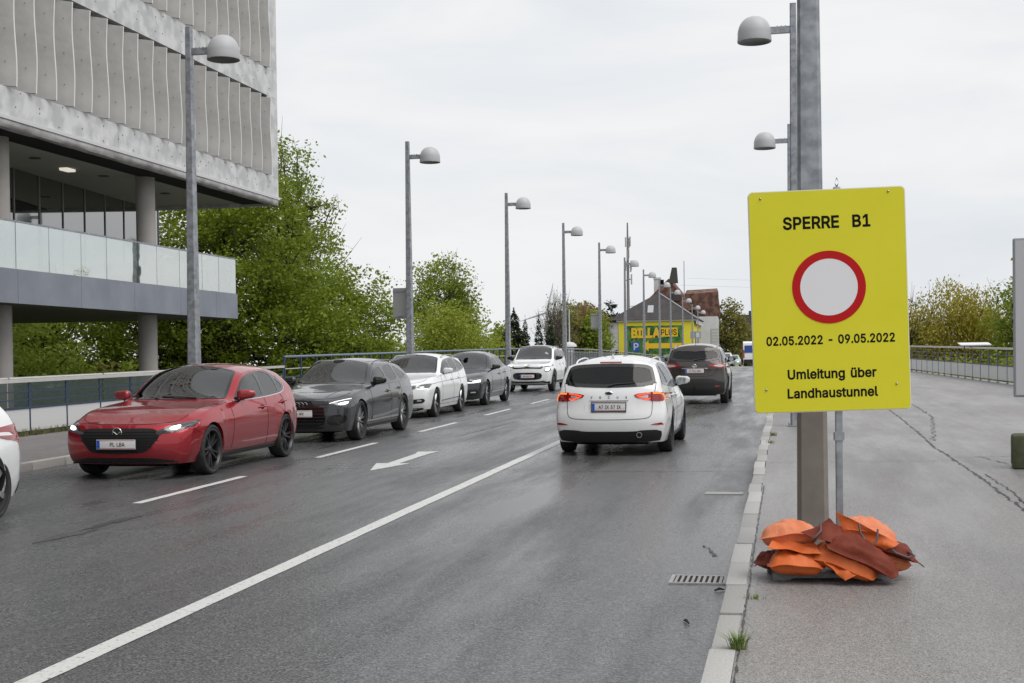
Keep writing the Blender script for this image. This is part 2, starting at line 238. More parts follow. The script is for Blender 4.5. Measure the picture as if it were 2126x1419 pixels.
m 305 26 0,26 190,56 190,56 148,54 148,57 157,61 166,66 173,72 179,79 184,86 188,94 191,102 193,110 193,123 192,134 187,144 180,151 171,157 160,160 147,156 147,159 156,163 164,169 172,175 178,182 183,190 187,199 191,208 192,218 193,229 192,239 190,249 186,257 180,264 173,270 164,275 154,278 141,278 128,278 0,248 0,248 127,247 139,243 149,236 156,228 161,219 164,209 165,201 165,194 163,187 160,181 156,177 151,173 145,170 139,168 131,168 124,168 0,137 0,137 130,136 140,132 148,126 156,119 161,110 164,100 165,92 165,85 163,79 160,73 156,67 151,63 145,60 137,58 129,57 119,57 0
n 205 57 113,57 0,26 0,26 190,56 190,56 144,51 144,58 159,66 172,76 181,87 187,100 191,114 192,126 191,137 189,147 184,156 178,164 170,170 160,175 149,178 135,179 120,179 0,148 0,148 118,147 131,143 143,136 152,128 159,117 163,105 165,96 164,88 162,80 159,74 154,68 148,63 141,60 133,58 124
r 130 26 0,26 190,56 190,56 160,58 160,62 169,68 177,76 184,85 188,96 191,107 192,115 192,122 192,122 161,115 162,103 163,95 162,87 160,80 157,73 153,67 148,63 142,60 135,58 127,57 118,57 0
s 182 91 -4,78 -3,67 -2,56 2,46 6,38 12,31 19,25 27,21 37,18 47,47 53,50 44,55 36,62 30,70 26,80 24,91 23,103 24,113 26,122 31,129 37,133 44,134 51,133 58,131 63,127 68,122 72,115 75,106 78,75 85,59 90,46 96,36 104,29 113,25 124,23 137,24 147,27 157,33 166,39 173,48 180,58 185,69 189,81 191,94 192,106 192,117 190,127 186,136 182,143 176,149 170,155 162,159 154,162 145,134 139,131 146,127 152,121 158,114 163,105 165,94 166,83 165,74 163,65 158,59 153,56 146,54 139,55 132,58 126,62 122,68 118,76 114,86 111,115 105,131 100,143 93,153 86,160 76,164 66,166 53,165 43,161 33,156 24,149 16,140 9,130 3,118 -1,105 -3
t 114 102 190,102 164,3 164,3 190/32 236,63 236,63 49,64 41,65 35,68 31,72 27,78 26,85 25,93 26,101 27,107 1,96 -1,84 -2,69 -1,56 4,46 11,38 20,34 32,32 46
u 205 91 -3,79 -2,68 1,57 5,48 12,41 20,35 29,30 41,27 54,26 69,26 190,57 190,57 72,58 58,62 47,68 37,77 31,88 26,100 25,109 26,117 28,125 31,131 36,137 41,142 48,145 57,147 66,148 76,148 190,179 190,179 0,149 0,149 46,154 46,147 30,139 18,129 8,117 2,105 -1
Ö 267 133 -3,112 -2,93 4,75 12,59 25,46 40,35 58,27 78,22 101,20 127,22 153,27 176,35 197,46 215,59 230,75 242,93 251,112 256,133 258,155 256,174 251,192 242,208 230,221 215,232 197,240 176,245 153,247 127,245 101,240 78,232 58,221 40,208 25,192 12,174 4,155 -2/133 26,148 28,162 32,175 38,186 47,196 58,204 72,210 88,214 106,215 127,214 148,210 166,204 182,196 196,186 207,175 216,162 223,148 227,133 228,119 227,105 223,92 216,81 207,71 196,63 182,57 166,53 148,52 127,53 106,57 88,63 72,71 58,81 47,92 38,105 32,119 28/170 286,164 287,159 289,155 292,152 296,150 301,149 306,150 312,152 316,155 321,159 324,164 326,170 326,175 326,180 324,184 321,187 316,189 312,190 306,189 301,187 296,184 292,180 289,175 287/98 286,92 287,88 289,83 292,80 296,78 301,77 306,78 312,80 316,83 321,88 324,92 326,98 326,103 326,108 324,112 321,115 316,117 312,118 306,117 301,115 296,112 292,108 289,103 287
ö 208 104 -4,87 -3,72 1,58 8,46 17,36 29,28 43,22 58,18 75,17 94,18 113,22 130,28 146,36 159,46 171,58 180,72 187,87 191,104 192,120 191,136 187,149 180,161 171,171 159,180 146,186 130,189 113,191 94,189 75,186 58,180 43,171 29,161 17,149 8,136 1,120 -3/104 23,116 24,126 28,135 33,143 40,149 49,154 59,157 70,159 81,160 94,159 106,157 118,154 129,149 139,143 148,135 155,126 161,116 164,104 165,92 164,81 161,73 155,65 148,59 139,54 129,51 118,49 106,48 94,49 81,51 70,54 59,59 49,65 40,73 33,81 28,92 24/140 221,134 222,130 224,125 227,122 231,120 236,119 242,120 247,122 252,125 256,130 259,134 261,140 262,145 261,150 259,154 256,157 252,159 247,160 242,159 236,157 231,154 227,150 224,145 222/68 221,62 222,58 224,53 227,50 231,48 236,47 242,48 247,50 252,53 256,58 259,62 261,68 262,73 261,78 259,82 256,85 252,87 247,88 242,87 236,85 231,82 227,78 224,73 222
ü 205 91 -3,79 -2,68 1,57 5,48 12,41 20,35 29,30 41,27 54,26 69,26 190,57 190,57 72,58 58,62 47,68 37,77 31,88 26,100 25,109 26,117 28,125 31,131 36,137 41,142 48,145 57,147 66,148 76,148 190,179 190,179 0,149 0,149 46,154 46,147 30,139 18,129 8,117 2,105 -1/138 221,133 222,128 224,124 227,121 231,119 236,118 242,119 247,121 252,124 256,128 259,133 261,138 262,144 261,148 259,153 256,156 252,158 247,159 242,158 236,156 231,153 227,148 224,144 222/67 221,61 222,56 224,52 227,49 231,47 236,46 242,47 247,49 252,52 256,56 259,61 261,67 262,72 261,77 259,81 256,84 252,86 247,87 242,86 236,84 231,81 227,77 224,72 222""".split('\n'):
    _c, _a, _p = _l.split(' ', 2); GLYPHS[_c] = (int(_a)/500, [[tuple(int(v)/500 for v in q.split(' ')) for q in sp.split(',')] for sp in _p.split('/')])
_GC = {}
def glyph_tris(c, bold):
    """filled outline of one letter (non-zero winding), thickened by `bold` em"""
    if (c, bold) in _GC: return _GC[c, bold]
    sp = GLYPHS[c][1]; area = lambda P: sum(P[i-1][0]*P[i][1] - P[i][0]*P[i-1][1] for i in range(len(P)))
    sg = 1 if area(max(sp, key=lambda P: abs(area(P)))) > 0 else -1; con = []
    for P in sp:
        R = []; n = len(P)
        for i in range(n):
            a_, b_, c_ = Vector(P[i-1]), Vector(P[i]), Vector(P[(i+1) % n]); d1 = (b_-a_).normalized(); d2 = (c_-b_).normalized()
            n1 = Vector((d1.y, -d1.x))*sg; n2 = Vector((d2.y, -d2.x))*sg; h = n1 + n2; h = h.normalized() if h.length > .2 else n1
            R.append(tuple(b_ + h*bold/max(.55, h.dot(n1))))
        con.append(R)
    pts = [Vector(p) for P in con for p in P]; ed = []; k = 0
    for P in con: ed += [(k+i, k+(i+1) % len(P)) for i in range(len(P))]; k += len(P)
    vs, es, fs, *_ = delaunay_2d_cdt(pts, ed, [], 0, 1e-5); T = []
    for f in fs:
        x = sum(vs[i].x for i in f)/len(f); y = sum(vs[i].y for i in f)/len(f) + 1e-6; w = 0
        for P in con:
            for i in range(len(P)):
                (ax, ay), (bx, by) = P[i-1], P[i]
                if (ay > y) != (by > y) and x < (bx-ax)*(y-ay)/(by-ay) + ax: w += 1 if by > ay else -1
        if w: T.append(tuple(f))
    _GC[c, bold] = ([(v.x, v.y) for v in vs], T)
    return _GC[c, bold]
def text_mesh(s, size, m, bold=0., extrude=.002, align='CENTER', shear=0., spacing=1.):
    """sans-serif lettering from outline data; size = em height, centred on the cap height"""
    x = 0.; tot = sum(GLYPHS[c][0]*spacing if c in GLYPHS else .28 for c in s); x0 = -tot/2 if align == 'CENTER' else 0; V = []; F = []
    for c in s:
        if c not in GLYPHS: x += .28; continue
        P, T = glyph_tris(c, bold); k = len(V)
        V += [((x0 + x + u + v*shear)*size, (v - .26)*size, 0) for u, v in P]; F += [tuple(i + k for i in t) for t in T]
        x += GLYPHS[c][0]*spacing
    return mesh('lettering', V, F, m)

def pch(pts):
    """monotone cubic through (x, y) points"""
    x = np.array([p[0] for p in pts], float); y = np.array([p[1] for p in pts], float)
    h = np.diff(x); d = np.diff(y) / h; m = np.zeros(len(x))
    m[0] = d[0]; m[-1] = d[-1]
    for i in range(1, len(x)-1):
        if d[i-1]*d[i] > 0:
            w1 = 2*h[i] + h[i-1]; w2 = h[i] + 2*h[i-1]; m[i] = (w1+w2) / (w1/d[i-1] + w2/d[i])
    def f(t):
        t = min(max(t, x[0]), x[-1]); i = min(int(np.searchsorted(x, t, side='right')) - 1, len(x)-2)
        u = (t - x[i]) / h[i]
        return float((2*u**3-3*u**2+1)*y[i] + (u**3-2*u**2+u)*h[i]*m[i] + (-2*u**3+3*u**2)*y[i+1] + (u**3-u**2)*h[i]*m[i+1])
    return f
def chaikin(P, n=2, closed=True):
    P = [tuple(p) for p in P]
    for _ in range(n):
        Q = []
        rng = range(len(P)) if closed else range(len(P)-1)
        if not closed: Q.append(P[0])
        for i in rng:
            a, b = P[i], P[(i+1) % len(P)]
            Q.append(tuple(.75*u + .25*v for u, v in zip(a, b))); Q.append(tuple(.25*u + .75*v for u, v in zip(a, b)))
        if not closed: Q.append(P[-1])
        P = Q
    # drop doubled points
    R = []
    for p in P:
        if not R or sum((u-v)**2 for u, v in zip(p, R[-1])) > 1e-8: R.append(p)
    if closed and len(R) > 1 and sum((u-v)**2 for u, v in zip(R[0], R[-1])) < 1e-8: R.pop()
    return R
def inside(poly, x, y):
    c = False; n = len(poly); j = n-1
    for i in range(n):
        xi, yi = poly[i][0], poly[i][1]; xj, yj = poly[j][0], poly[j][1]
        if (yi > y) != (yj > y) and x < (xj-xi)*(y-yi)/(yj-yi) + xi: c = not c
        j = i
    return c

def road_z(y): return _prof(y)
_prof = pch([(-60, -.87), (0, 0), (40, .58), (80, 1.14), (92, 1.25), (106, 1.30), (120, 1.25), (131, 1.18), (145, 1.08), (162, .92), (178, .70), (190, .48), (220, .1), (300, -.3), (400,-.5)])
# ------------------------------------------------------------------ cars
def paint(name, col, metal=0., rough=.35, col2=None):
    m = mat(name, col, rough, metal, .3, coat=1.0)
    if 'dirt' not in m:
        m['dirt'] = 1; n = m.node_tree.nodes; l = m.node_tree.links; b = n['Principled BSDF']
        tc = n.new('ShaderNodeTexCoord')
        t = n.new('ShaderNodeTexNoise'); t.inputs['Scale'].default_value = 3.; t.inputs['Detail'].default_value = 8; t.inputs['Roughness'].default_value = .7
        l.new(tc.outputs['Object'], t.inputs['Vector'])
        sx = n.new('ShaderNodeSeparateXYZ'); l.new(tc.outputs['Object'], sx.inputs[0])
        mr = n.new('ShaderNodeMapRange'); mr.inputs[1].default_value = .75; mr.inputs[2].default_value = .2; l.new(sx.outputs['Z'], mr.inputs[0])   # road film thickens towards the sill
        mu = n.new('ShaderNodeMath'); mu.operation = 'MULTIPLY'; mu.inputs[0].default_value = .5; th = n.new('ShaderNodeMath'); th.operation = 'MULTIPLY'; th.inputs[1].default_value = .45; l.new(t.outputs['Fac'], th.inputs[0]); l.new(th.outputs[0], mu.inputs[0]); l.new(mr.outputs[0], mu.inputs[1])
        mx = n.new('ShaderNodeMix'); mx.data_type = 'RGBA'; l.new(mu.outputs[0], mx.inputs[0])
        mx.inputs[6].default_value = (*col, 1); mx.inputs[7].default_value = (.10, .092, .085, 1)
        gm = n.new('ShaderNodeNewGeometry'); m2 = n.new('ShaderNodeMix'); m2.data_type = 'RGBA'; l.new(gm.outputs['Backfacing'], m2.inputs[0]); l.new(mx.outputs[2], m2.inputs[6]); m2.inputs[7].default_value = (.03, .03, .032, 1)
        l.new(m2.outputs[2], b.inputs['Base Color'])                       # the inner side of the shell is dark trim
        rr = n.new('ShaderNodeMapRange'); rr.inputs[3].default_value = .005; rr.inputs[4].default_value = .05; l.new(t.outputs['Fac'], rr.inputs[0]); l.new(rr.outputs[0], b.inputs['Coat Roughness'])
    return m
def thin_glass(name, tint, ior=1.6, rough=.015):
    if name in MATS: return MATS[name]
    m = bpy.data.materials.new(name); m.use_nodes = True; n = m.node_tree.nodes; l = m.node_tree.links; n.clear()
    out = n.new('ShaderNodeOutputMaterial'); fr = n.new('ShaderNodeFresnel'); fr.inputs[0].default_value = ior
    tr = n.new('ShaderNodeBsdfTransparent'); tr.inputs[0].default_value = (*tint, 1); gl = n.new('ShaderNodeBsdfGlossy'); gl.inputs['Roughness'].default_value = rough
    ms = n.new('ShaderNodeMixShader'); l.new(fr.outputs[0], ms.inputs[0]); l.new(tr.outputs[0], ms.inputs[1]); l.new(gl.outputs[0], ms.inputs[2]); l.new(ms.outputs[0], out.inputs[0])
    MATS[name] = m
    return m
def M_(k):
    D = dict(glass=lambda: thin_glass('car_glass', (.60,.64,.62), 2.35), glass_dark=lambda: thin_glass('car_glass_tinted', (.32,.33,.33), 1.5),
             glass_solid=lambda: mat('far_glass', (.014,.016,.017), .02, 0, .5, coat=1., ior=2.1), mirror=lambda: mat('mirror_silver', (.35,.37,.39), .05, .9), seat=lambda: mat('seat_cloth', (.045,.045,.048), .85),
             black=lambda: mat('black_plastic', (.018,.018,.019), .45, bump=(180,.15,.002)),
             gloss=lambda: mat('gloss_black', (.008,.008,.009), .08, coat=.5),
             tyre=lambda: mat('tyre_rubber', (.022,.022,.022), .75, bump=(60,.3,.003), noise=(14,.15,(.04,.038,.036))),
             well=lambda: mat('wheel_well', (.008,.008,.008), .9),
             chrome=lambda: mat('chrome', (.75,.75,.76), .12, 1.),
             silver=lambda: mat('alloy_silver', (.42,.42,.43), .3, .9),
             dalloy=lambda: mat('alloy_dark', (.06,.06,.065), .35, .8),
             lamp=lambda: mat('lamp_housing', (.12,.125,.13), .08, .4, coat=1.),
             lampd=lambda: mat('lamp_housing_dark', (.025,.027,.03), .06, .2, coat=1.),
             lit=lambda: mat('lamp_lit', (.9,.9,.9), .2, emit=(1,.98,.92), es=2.6),
             litsoft=lambda: mat('lamp_lit_soft', (.9,.9,.9), .2, emit=(1,1,.98), es=1.1),
             red=lambda: mat('tail_lens', (.30,.012,.012), .08, coat=1.),
             redlit=lambda: mat('tail_lit', (.6,.03,.02), .2, emit=(1,.09,.03), es=1.3),
             amber=lambda: mat('tail_lit_amber', (.6,.1,.02), .2, emit=(1,.22,.03), es=1.2),
             clear=lambda: mat('tail_clear', (.55,.52,.52), .1, .3, coat=1.),
             plate=lambda: mat('plate_white', (.72,.72,.72), .35),
             plateblue=lambda: mat('plate_blue', (.02,.08,.45), .35),
             platered=lambda: mat('plate_red', (.45,.03,.04), .35),
             ink=lambda: mat('plate_ink', (.01,.01,.01), .4),
             seam=lambda: mat('panel_gap', (.006,.006,.006), .8),
             interior=lambda: mat('car_interior', (.02,.02,.021), .8))
    return D[k]()

class Car:
    def __init__(c, name, sp, loc, rz, label, pm):
        c.sp = sp; c.pm = pm
        c.root = empty(name, loc, rz, label, 'car', sp.get('group', 'cars on the road'))
        c.L, c.W, c.fo, c.wb, c.R = sp['L'], sp['W'], sp['fo'], sp['wb'], sp['R']
        c.sref = c.fo + c.wb/2
        c.fn = {k: pch(v) for k, v in sp['curves'].items()}
        c.Fo = pch(sp['front']); c.Ro = pch(sp['rear'])
        c.body()
    def warp(c, s0, w, z):
        ff = max(0, 1 - s0/.55)**1.4; fr = max(0, 1 - (c.L - s0)/c.sp.get('fade', 1.25))
        hw = c.W/2; a = min(abs(w)/hw, 1.05)
        return s0 + (c.Fo(z) + c.sp.get('pf', .26)*a**2.6) * ff + (c.Ro(z) - c.sp.get('pr', .2)*a**3) * fr**1.25
    def P(c, s0, w, z): return Vector((w, c.sref - c.warp(s0, w, z), z))
    def section(c, s, za):
        f = c.fn; sp = c.sp; zu = sp.get('zu', .17); zs = sp.get('zs', .2)
        wm, wb, zb, wr, zr, zt = f['wm'](s), f['wb'](s), f['zb'](s), f['wr'](s), f['zr'](s), f['zt'](s)
        zm = sp.get('zm', .62); zb = max(zb, zm + .03); zr = max(zr, zb + .005); zt = max(zt, zr + .005)
        ws = wm - sp.get('tuck', .06)
        e = min(s, c.L - s)
        k = 1 - .035*max(0, 1 - e/.10)**2
        side = pch([(zs, ws), (.36, wm - .02), (zm, wm), ((zm+zb)/2+.01, (wm*.6+wb*.4)+.006), (zb, wb)])
        za = max(za, zs); win = c.W/2 - .32
        fl = 0
        for sa in (c.fo, c.fo + c.wb):
            d = abs(s - sa) / (c.R + .13)
            if d < 1: fl = max(fl, sp.get('flare', .014) * (1 - d*d))
        rows = [(0, zu), (win, zu), (win, za), (max(side(za) - .03, win + .01), za)]
        K = 11
        for i in range(K+1):
            z = za + (zb - za)*i/K
            rows.append(((side(z) + fl*max(0, 1 - abs(z-.55)/.3)) * k, z))
        for i in range(1, 15):
            t = i/14; rows.append(((wb + (wr-wb)*t + .018*math.sin(PI*t)*min(1, (zr-zb)*3)) * k, zb + (zr-zb)*t))
        p = sp.get('pt', 2.4); p = 2.05 if zt - zr > .16 else p - (p-2.05)*max(0, min(1, (zt-zr-.1)/.06))
        for i in range(1, 25):
            a = (i/24)*PI/2; w = wr*math.cos(a) if i < 24 else 0
            rows.append((w*k, zr + (zt-zr)*(1 - (w/wr)**p)))
        return rows
    def body(c):
        st = []
        for s in list(np.linspace(0, .12, 6)) + list(np.linspace(.12, c.L-.12, 150)) + list(np.linspace(c.L-.12, c.L, 6)):
            if not any(abs(s - sa) < c.R + .06 for sa in (c.fo, c.fo + c.wb)): st.append((float(s), 0.))
        Ra = c.R + c.sp.get('gap', .045)
        for sa in (c.fo, c.fo + c.wb):
            st += [(sa - Ra - .002, 0.), (sa + Ra + .002, 0.)]
            for k in range(0, 25):
                a = PI*k/24; st.append((sa - Ra*math.cos(a), max(c.R*.62 + 0, c.R + Ra*math.sin(a)) if 0 < k < 24 else c.R))
        st = sorted(set(st)); V = []; F = []; MI = []; n = None
        secs = []
        for s, za in st:
            rows = c.section(s, za); n = len(rows); secs.append(rows)
            for w, z in rows: V.append(c.P(s, w, z))
        N = len(st)
        def q(a, b, d, e, m): F.append((a, b, d, e)); MI.append(m)
        for i in range(N-1):
            for r in range(n-1):
                q(i*n+r, i*n+r+1, (i+1)*n+r+1, (i+1)*n+r, 1 if r < 3 else 0)
        # caps
        T = 18
        for end in (0, N-1):
            s = st[end][0]; rows = secs[end]; idx = {}
            for r in range(3, n):
                for t in range(T+1):
                    w = rows[r][0]*(1 - t/T)
                    if t == 0: idx[r, t] = end*n + r
                    else: idx[r, t] = len(V); V.append(c.P(s, w, rows[r][1]))
            for r in range(3, n-1):
                for t in range(T): q(idx[r,t], idx[r+1,t], idx[r+1,t+1], idx[r,t+1], 0)
        # mirror
        k = len(V); V += [Vector((-v.x, v.y, v.z)) for v in V]; F2 = [tuple(i+k for i in reversed(f)) for f in F]
        me = mesh('body', V, F + F2, [c.pm, M_('well')], None, MI + MI)
        bm = bmesh.new(); bm.from_mesh(me); bmesh.ops.remove_doubles(bm, verts=bm.verts[:], dist=.0006)
        bmesh.ops.dissolve_degenerate(bm, edges=bm.edges[:], dist=.0004)
        bmesh.ops.recalc_face_normals(bm, faces=bm.faces[:]); bm.to_mesh(me)
        c.bvh = BVHTree.FromBMesh(bm); bm.free()
        me.polygons.foreach_set('use_smooth', np.ones(len(me.polygons), dtype=bool)); me.set_sharp_from_angle(angle=math.radians(38))
        c.b = link('body', me, c.root)
    # ---- projecting outlines on the body
    def hit(c, view, a, b):
        if view == 'F': o, d = Vector((a, 8, b)), Vector((0,-1,0))
        elif view == 'B': o, d = Vector((a, -8, b)), Vector((0,1,0))
        elif view == 'R': o, d = Vector((4, c.sref - a, b)), Vector((-1,0,0))
        elif view == 'L': o, d = Vector((-4, c.sref - a, b)), Vector((1,0,0))
        elif view == 'T': o, d = Vector((a, c.sref - b, 4)), Vector((0,0,-1))
        elif view == 'FR': o, d = Vector((a, 0, b)) + Vector((8*math.sin(.6), 8*math.cos(.6), 0)), Vector((-math.sin(.6), -math.cos(.6), 0))
        h = c.bvh.ray_cast(o, d)
        if h[0] is None:
            h = c.bvh.find_nearest(o + d * (7.0 if view in 'FB' else 3.2)); return h[0], h[1], d
        nn = h[1] if h[1].dot(d) < 0 else -h[1]
        return h[0], nn, d
    def patch(c, name, view, outline, m, off=.006, smooth=2, parent=None, res=.04, mirror=False, skirt=.02, label=None, holes=()):
        if mirror:
            o2 = [(-a, b) for a, b in outline] if view in 'FBT' else outline
            v2 = {'R': 'L', 'L': 'R'}.get(view, view)
            c.patch(name, v2, o2, m, off, smooth, parent, res, False, skirt, label)
        if isinstance(m, str): m = M_(m)
        poly = chaikin(outline, smooth) if smooth else list(outline)
        # densify
        Q = []
        for i in range(len(poly)):
            a, b = poly[i], poly[(i+1) % len(poly)]; k = max(1, int(math.dist(a, b)/res))
            Q += [(a[0]+(b[0]-a[0])*j/k, a[1]+(b[1]-a[1])*j/k) for j in range(k)]
        xs = [p[0] for p in Q]; ys = [p[1] for p in Q]; nb = len(Q); pts = list(Q)
        gx = np.arange(min(xs)+res/2, max(xs), res); gy = np.arange(min(ys)+res/2, max(ys), res)
        for x in gx:
            for y in gy:
                if inside(Q, x, y) and min(math.dist((x,y), p) for p in Q) > res*.4: pts.append((float(x), float(y)))
        E_ = [(i, (i+1) % nb) for i in range(nb)]
        for hp_ in holes:
            k0 = len(pts); HQ = []
            for i in range(len(hp_)):
                a, b = hp_[i], hp_[(i+1) % len(hp_)]; k = max(1, int(math.dist(a, b)/res)); HQ += [(a[0]+(b[0]-a[0])*j/k, a[1]+(b[1]-a[1])*j/k) for j in range(k)]
            pts += HQ; E_ += [(k0+i, k0+(i+1) % len(HQ)) for i in range(len(HQ))]
        vs, es, fs, ov, oe, of = delaunay_2d_cdt([Vector(p) for p in pts], E_, [list(range(nb))], 1, 1e-6)
        if holes: fs = [f for f in fs if not any(inside(h_, sum(vs[i].x for i in f)/len(f), sum(vs[i].y for i in f)/len(f)) for h_ in holes)]
        V = []; N = []
        for v in vs:
            p, nn, d = c.hit(view, v.x, v.y); N.append(nn); V.append(p + nn*off)
        F = [list(f) for f in fs]
        cnt = {}
        for f in F:
            for i in range(len(f)):
                e = (f[i], f[(i+1) % len(f)]); cnt[tuple(sorted(e))] = cnt.get(tuple(sorted(e)), []) + [e]
        base = len(V); low = {}
        for key, l in cnt.items():
            if len(l) == 1:
                a, b = l[0]
                for t in (a, b):
                    if t not in low: low[t] = len(V); V.append(V[t] - N[t]*(off + skirt))
                F.append([b, a, low[a], low[b]])
        me = mesh(name, V, F, m, None)
        bm = bmesh.new(); bm.from_mesh(me); bmesh.ops.recalc_face_normals(bm, faces=bm.faces[:])
        fl = bm.faces
        # make sure it faces out
        if len(F):
            bm.faces.ensure_lookup_table(); f0 = bm.faces[0]
            if f0.normal.dot(N[f0.verts[0].index if f0.verts[0].index < len(N) else 0]) < 0: bmesh.ops.reverse_faces(bm, faces=bm.faces[:])
        bm.to_mesh(me); bm.free()
        me.polygons.foreach_set('use_smooth', np.ones(len(me.polygons), dtype=bool)); me.set_sharp_from_angle(angle=math.radians(40))
        o = link(name, me, parent or c.root)
        if label: o['label'] = label
        return o
    def ribbon(c, name, view, line, width, m, off=.003, parent=None, mirror=False, smooth=2, res=.05):
        if mirror:
            l2 = [(-a, b) for a, b in line] if view in 'FBT' else line
            c.ribbon(name, {'R': 'L', 'L': 'R'}.get(view, view), l2, width, m, off, parent, False, smooth, res)
        if isinstance(m, str): m = M_(m)
        P = chaikin(line, smooth, False) if smooth else list(line); Q = []
        for i in range(len(P)-1):
            a, b = P[i], P[i+1]; k = max(1, int(math.dist(a, b)/res))
            Q += [(a[0]+(b[0]-a[0])*j/k, a[1]+(b[1]-a[1])*j/k) for j in range(k)]
        Q.append(P[-1]); V = []; F = []
        H = [c.hit(view, *q) for q in Q]
        for i, (p, nn, d) in enumerate(H):
            t = H[min(i+1, len(H)-1)][0] - H[max(i-1, 0)][0]
            if t.length < 1e-6: t = Vector((0,0,1))
            b = t.cross(nn).normalized(); V += [p + nn*off + b*width/2, p + nn*off - b*width/2]
            V += [p - nn*.004 + b*width/2, p - nn*.004 - b*width/2]
        for i in range(len(H)-1):
            a, b = i*4, i*4+4
            F += [(a, a+1, b+1, b), (a, b, b+2, a+2), (a+1, a+3, b+3, b+1)]
        me = mesh(name, V, F, m, 50)
        return link(name, me, parent or c.root)
    # ---- parts
    def wheels(c, style='ten', rim='silver', tw=.215):
        R = c.R; rr = R - .066; hw = tw/2
        w = MB(); pr = [(rr-.01, hw*.80), (rr+.012, hw*.94), (R-.035, hw), (R-.012, hw*.9), (R, hw*.62), (R, hw*.3), (R-.006, hw*.28), (R-.006, hw*.22), (R, hw*.2), (R, -hw*.2), (R-.006, -hw*.22), (R-.006, -hw*.28), (R, -hw*.3), (R, -hw*.62), (R-.012, -hw*.9), (R-.035, -hw), (rr+.012, -hw*.94), (rr-.01, -hw*.8)]
        w.lathe(pr, 44, 'x')
        r = MB(); r.lathe([(rr, hw*.80), (rr+.006, hw*.90), (rr-.012, hw*.92), (rr-.022, hw*.78), (rr-.03, hw*.3), (rr-.03, -hw*.7), (0.02, -hw*.7)], 44, 'x', mi=1)
        xo = hw*.74
        def spoke(a, w0, w1, x0, x1, r0=.05, r1=None, lean=0., mi=0):
            r1 = r1 or rr-.014; ca, sa = math.cos(a), math.sin(a); V = []
            for rad, wd, x, dd in ((r0, w0, x0, 0), ((r0+r1)/2, (w0+w1)/2*.9, (x0+x1)/2+.006, lean*.5), (r1, w1, x1, lean)):
                for sgn, xx in ((-1, -.035), (-.6, 0), (.6, 0), (1, -.035)):
                    t = sgn*wd/2 + dd
                    V.append((x+xx, rad*ca - t*sa, rad*sa + t*ca))
            F = [(i*4+j, i*4+j+1, i*4+4+j+1, i*4+4+j) for i in range(2) for j in range(3)]
            r.add(V, F, mi)
        if style == 'ten':
            for k in range(5):
                a = 2*PI*k/5 + .2; spoke(a-.20, .05, .034, xo-.02, xo-.004, .055); spoke(a+.20, .05, .034, xo-.02, xo-.004, .055)
        elif style == 'multi':
            for k in range(5):
                a = 2*PI*k/5 + .1
                spoke(a, .05, .03, xo-.02, xo-.004, .055, None, .05); spoke(a, .05, .03, xo-.02, xo-.004, .055, None, -.05); spoke(a+PI/5, .026, .022, xo-.03, xo-.012, .055)
        else:
            for k in range(5): spoke(2*PI*k/5 + .3, .085, .10, xo-.016, xo-.004, .05)
        r.lathe([(.001, xo-.006), (.03, xo-.004), (.045, xo-.02), (.075, xo-.03), (.08, xo-.07)], 20, 'x')
        d = MB(); d.lathe([(.05, hw*.1), (rr*.72, hw*.1), (rr*.72, hw*.0), (.05, 0)], 28, 'x')
        tm = rm = dm = None
        for sa in (c.fo, c.fo + c.wb):
            for sd in (1, -1):
                if tm is None:
                    e = empty('wheel', parent=c.root); o1 = w.build('tyre', M_('tyre'), e, 40); o2 = r.build('rim', [M_(rim), M_('dalloy' if rim == 'dalloy' else 'interior')], e, 30); o3 = d.build('brake_disc', M_('silver') if rim != 'dalloy' else M_('dalloy'), e, 30)
                    tm, rm, dm = o1.data, o2.data, o3.data
                else:
                    e = empty('wheel', parent=c.root); link('tyre', tm, e); link('rim', rm, e); link('brake_disc', dm, e)
                e.location = (sd*(c.W/2 - hw - .012), c.sref - sa, R)
                e.rotation_euler = (random.random()*6, 0, 0 if sd > 0 else PI)
    def mirrors(c, s, z, m, w=None, scale=1.):
        w = w or c.fn['wb'](s)
        for sd in (1, -1):
            bm = bmesh.new(); bmesh.ops.create_cube(bm, size=1); bmesh.ops.subdivide_edges(bm, edges=bm.edges[:], cuts=2, use_grid_fill=True)
            for v in bm.verts:
                p = v.co.copy(); q = p.normalized()*.5*1.25; p = p.lerp(q, .72)
                tx = p.x + .5
                yy = p.y*.12*(1 - .35*tx*tx) ; zz = p.z*.145*(1 - .34*tx)
                if p.y < -.3: yy = max(yy, -.045)
                v.co = Vector(((p.x)*.225, yy - .03*tx, zz + .012*tx))*scale
            bmesh.ops.subdivide_edges(bm, edges=bm.edges[:], cuts=1, use_grid_fill=True, smooth=.6)
            me = bpy.data.meshes.new('wing_mirror'); bm.to_mesh(me); bm.free(); me.materials.append(m)
            me.polygons.foreach_set('use_smooth', np.ones(len(me.polygons), dtype=bool))
            o = link('wing_mirror', me, c.root, (sd*(w + .115), c.sref - s, z))
            if sd < 0: o.scale = (-1, 1, 1)
            g = MB(); pts = chaikin([(-.085,-.055),(.085,-.042),(.09,.04),(-.085,.06)], 2); g.prism([(a*scale, b*scale) for a, b in pts], -.068*scale, -.050*scale, 'xz')
            g.build('mirror_glass', M_('mirror'), o)
            st = MB(); st.tube([(-.16,.03,-.075), (-.11,.012,-.06), (-.03,0,-.04)], [.028,.024,.03], 8); st.build('stem', M_('gloss'), o, 50)
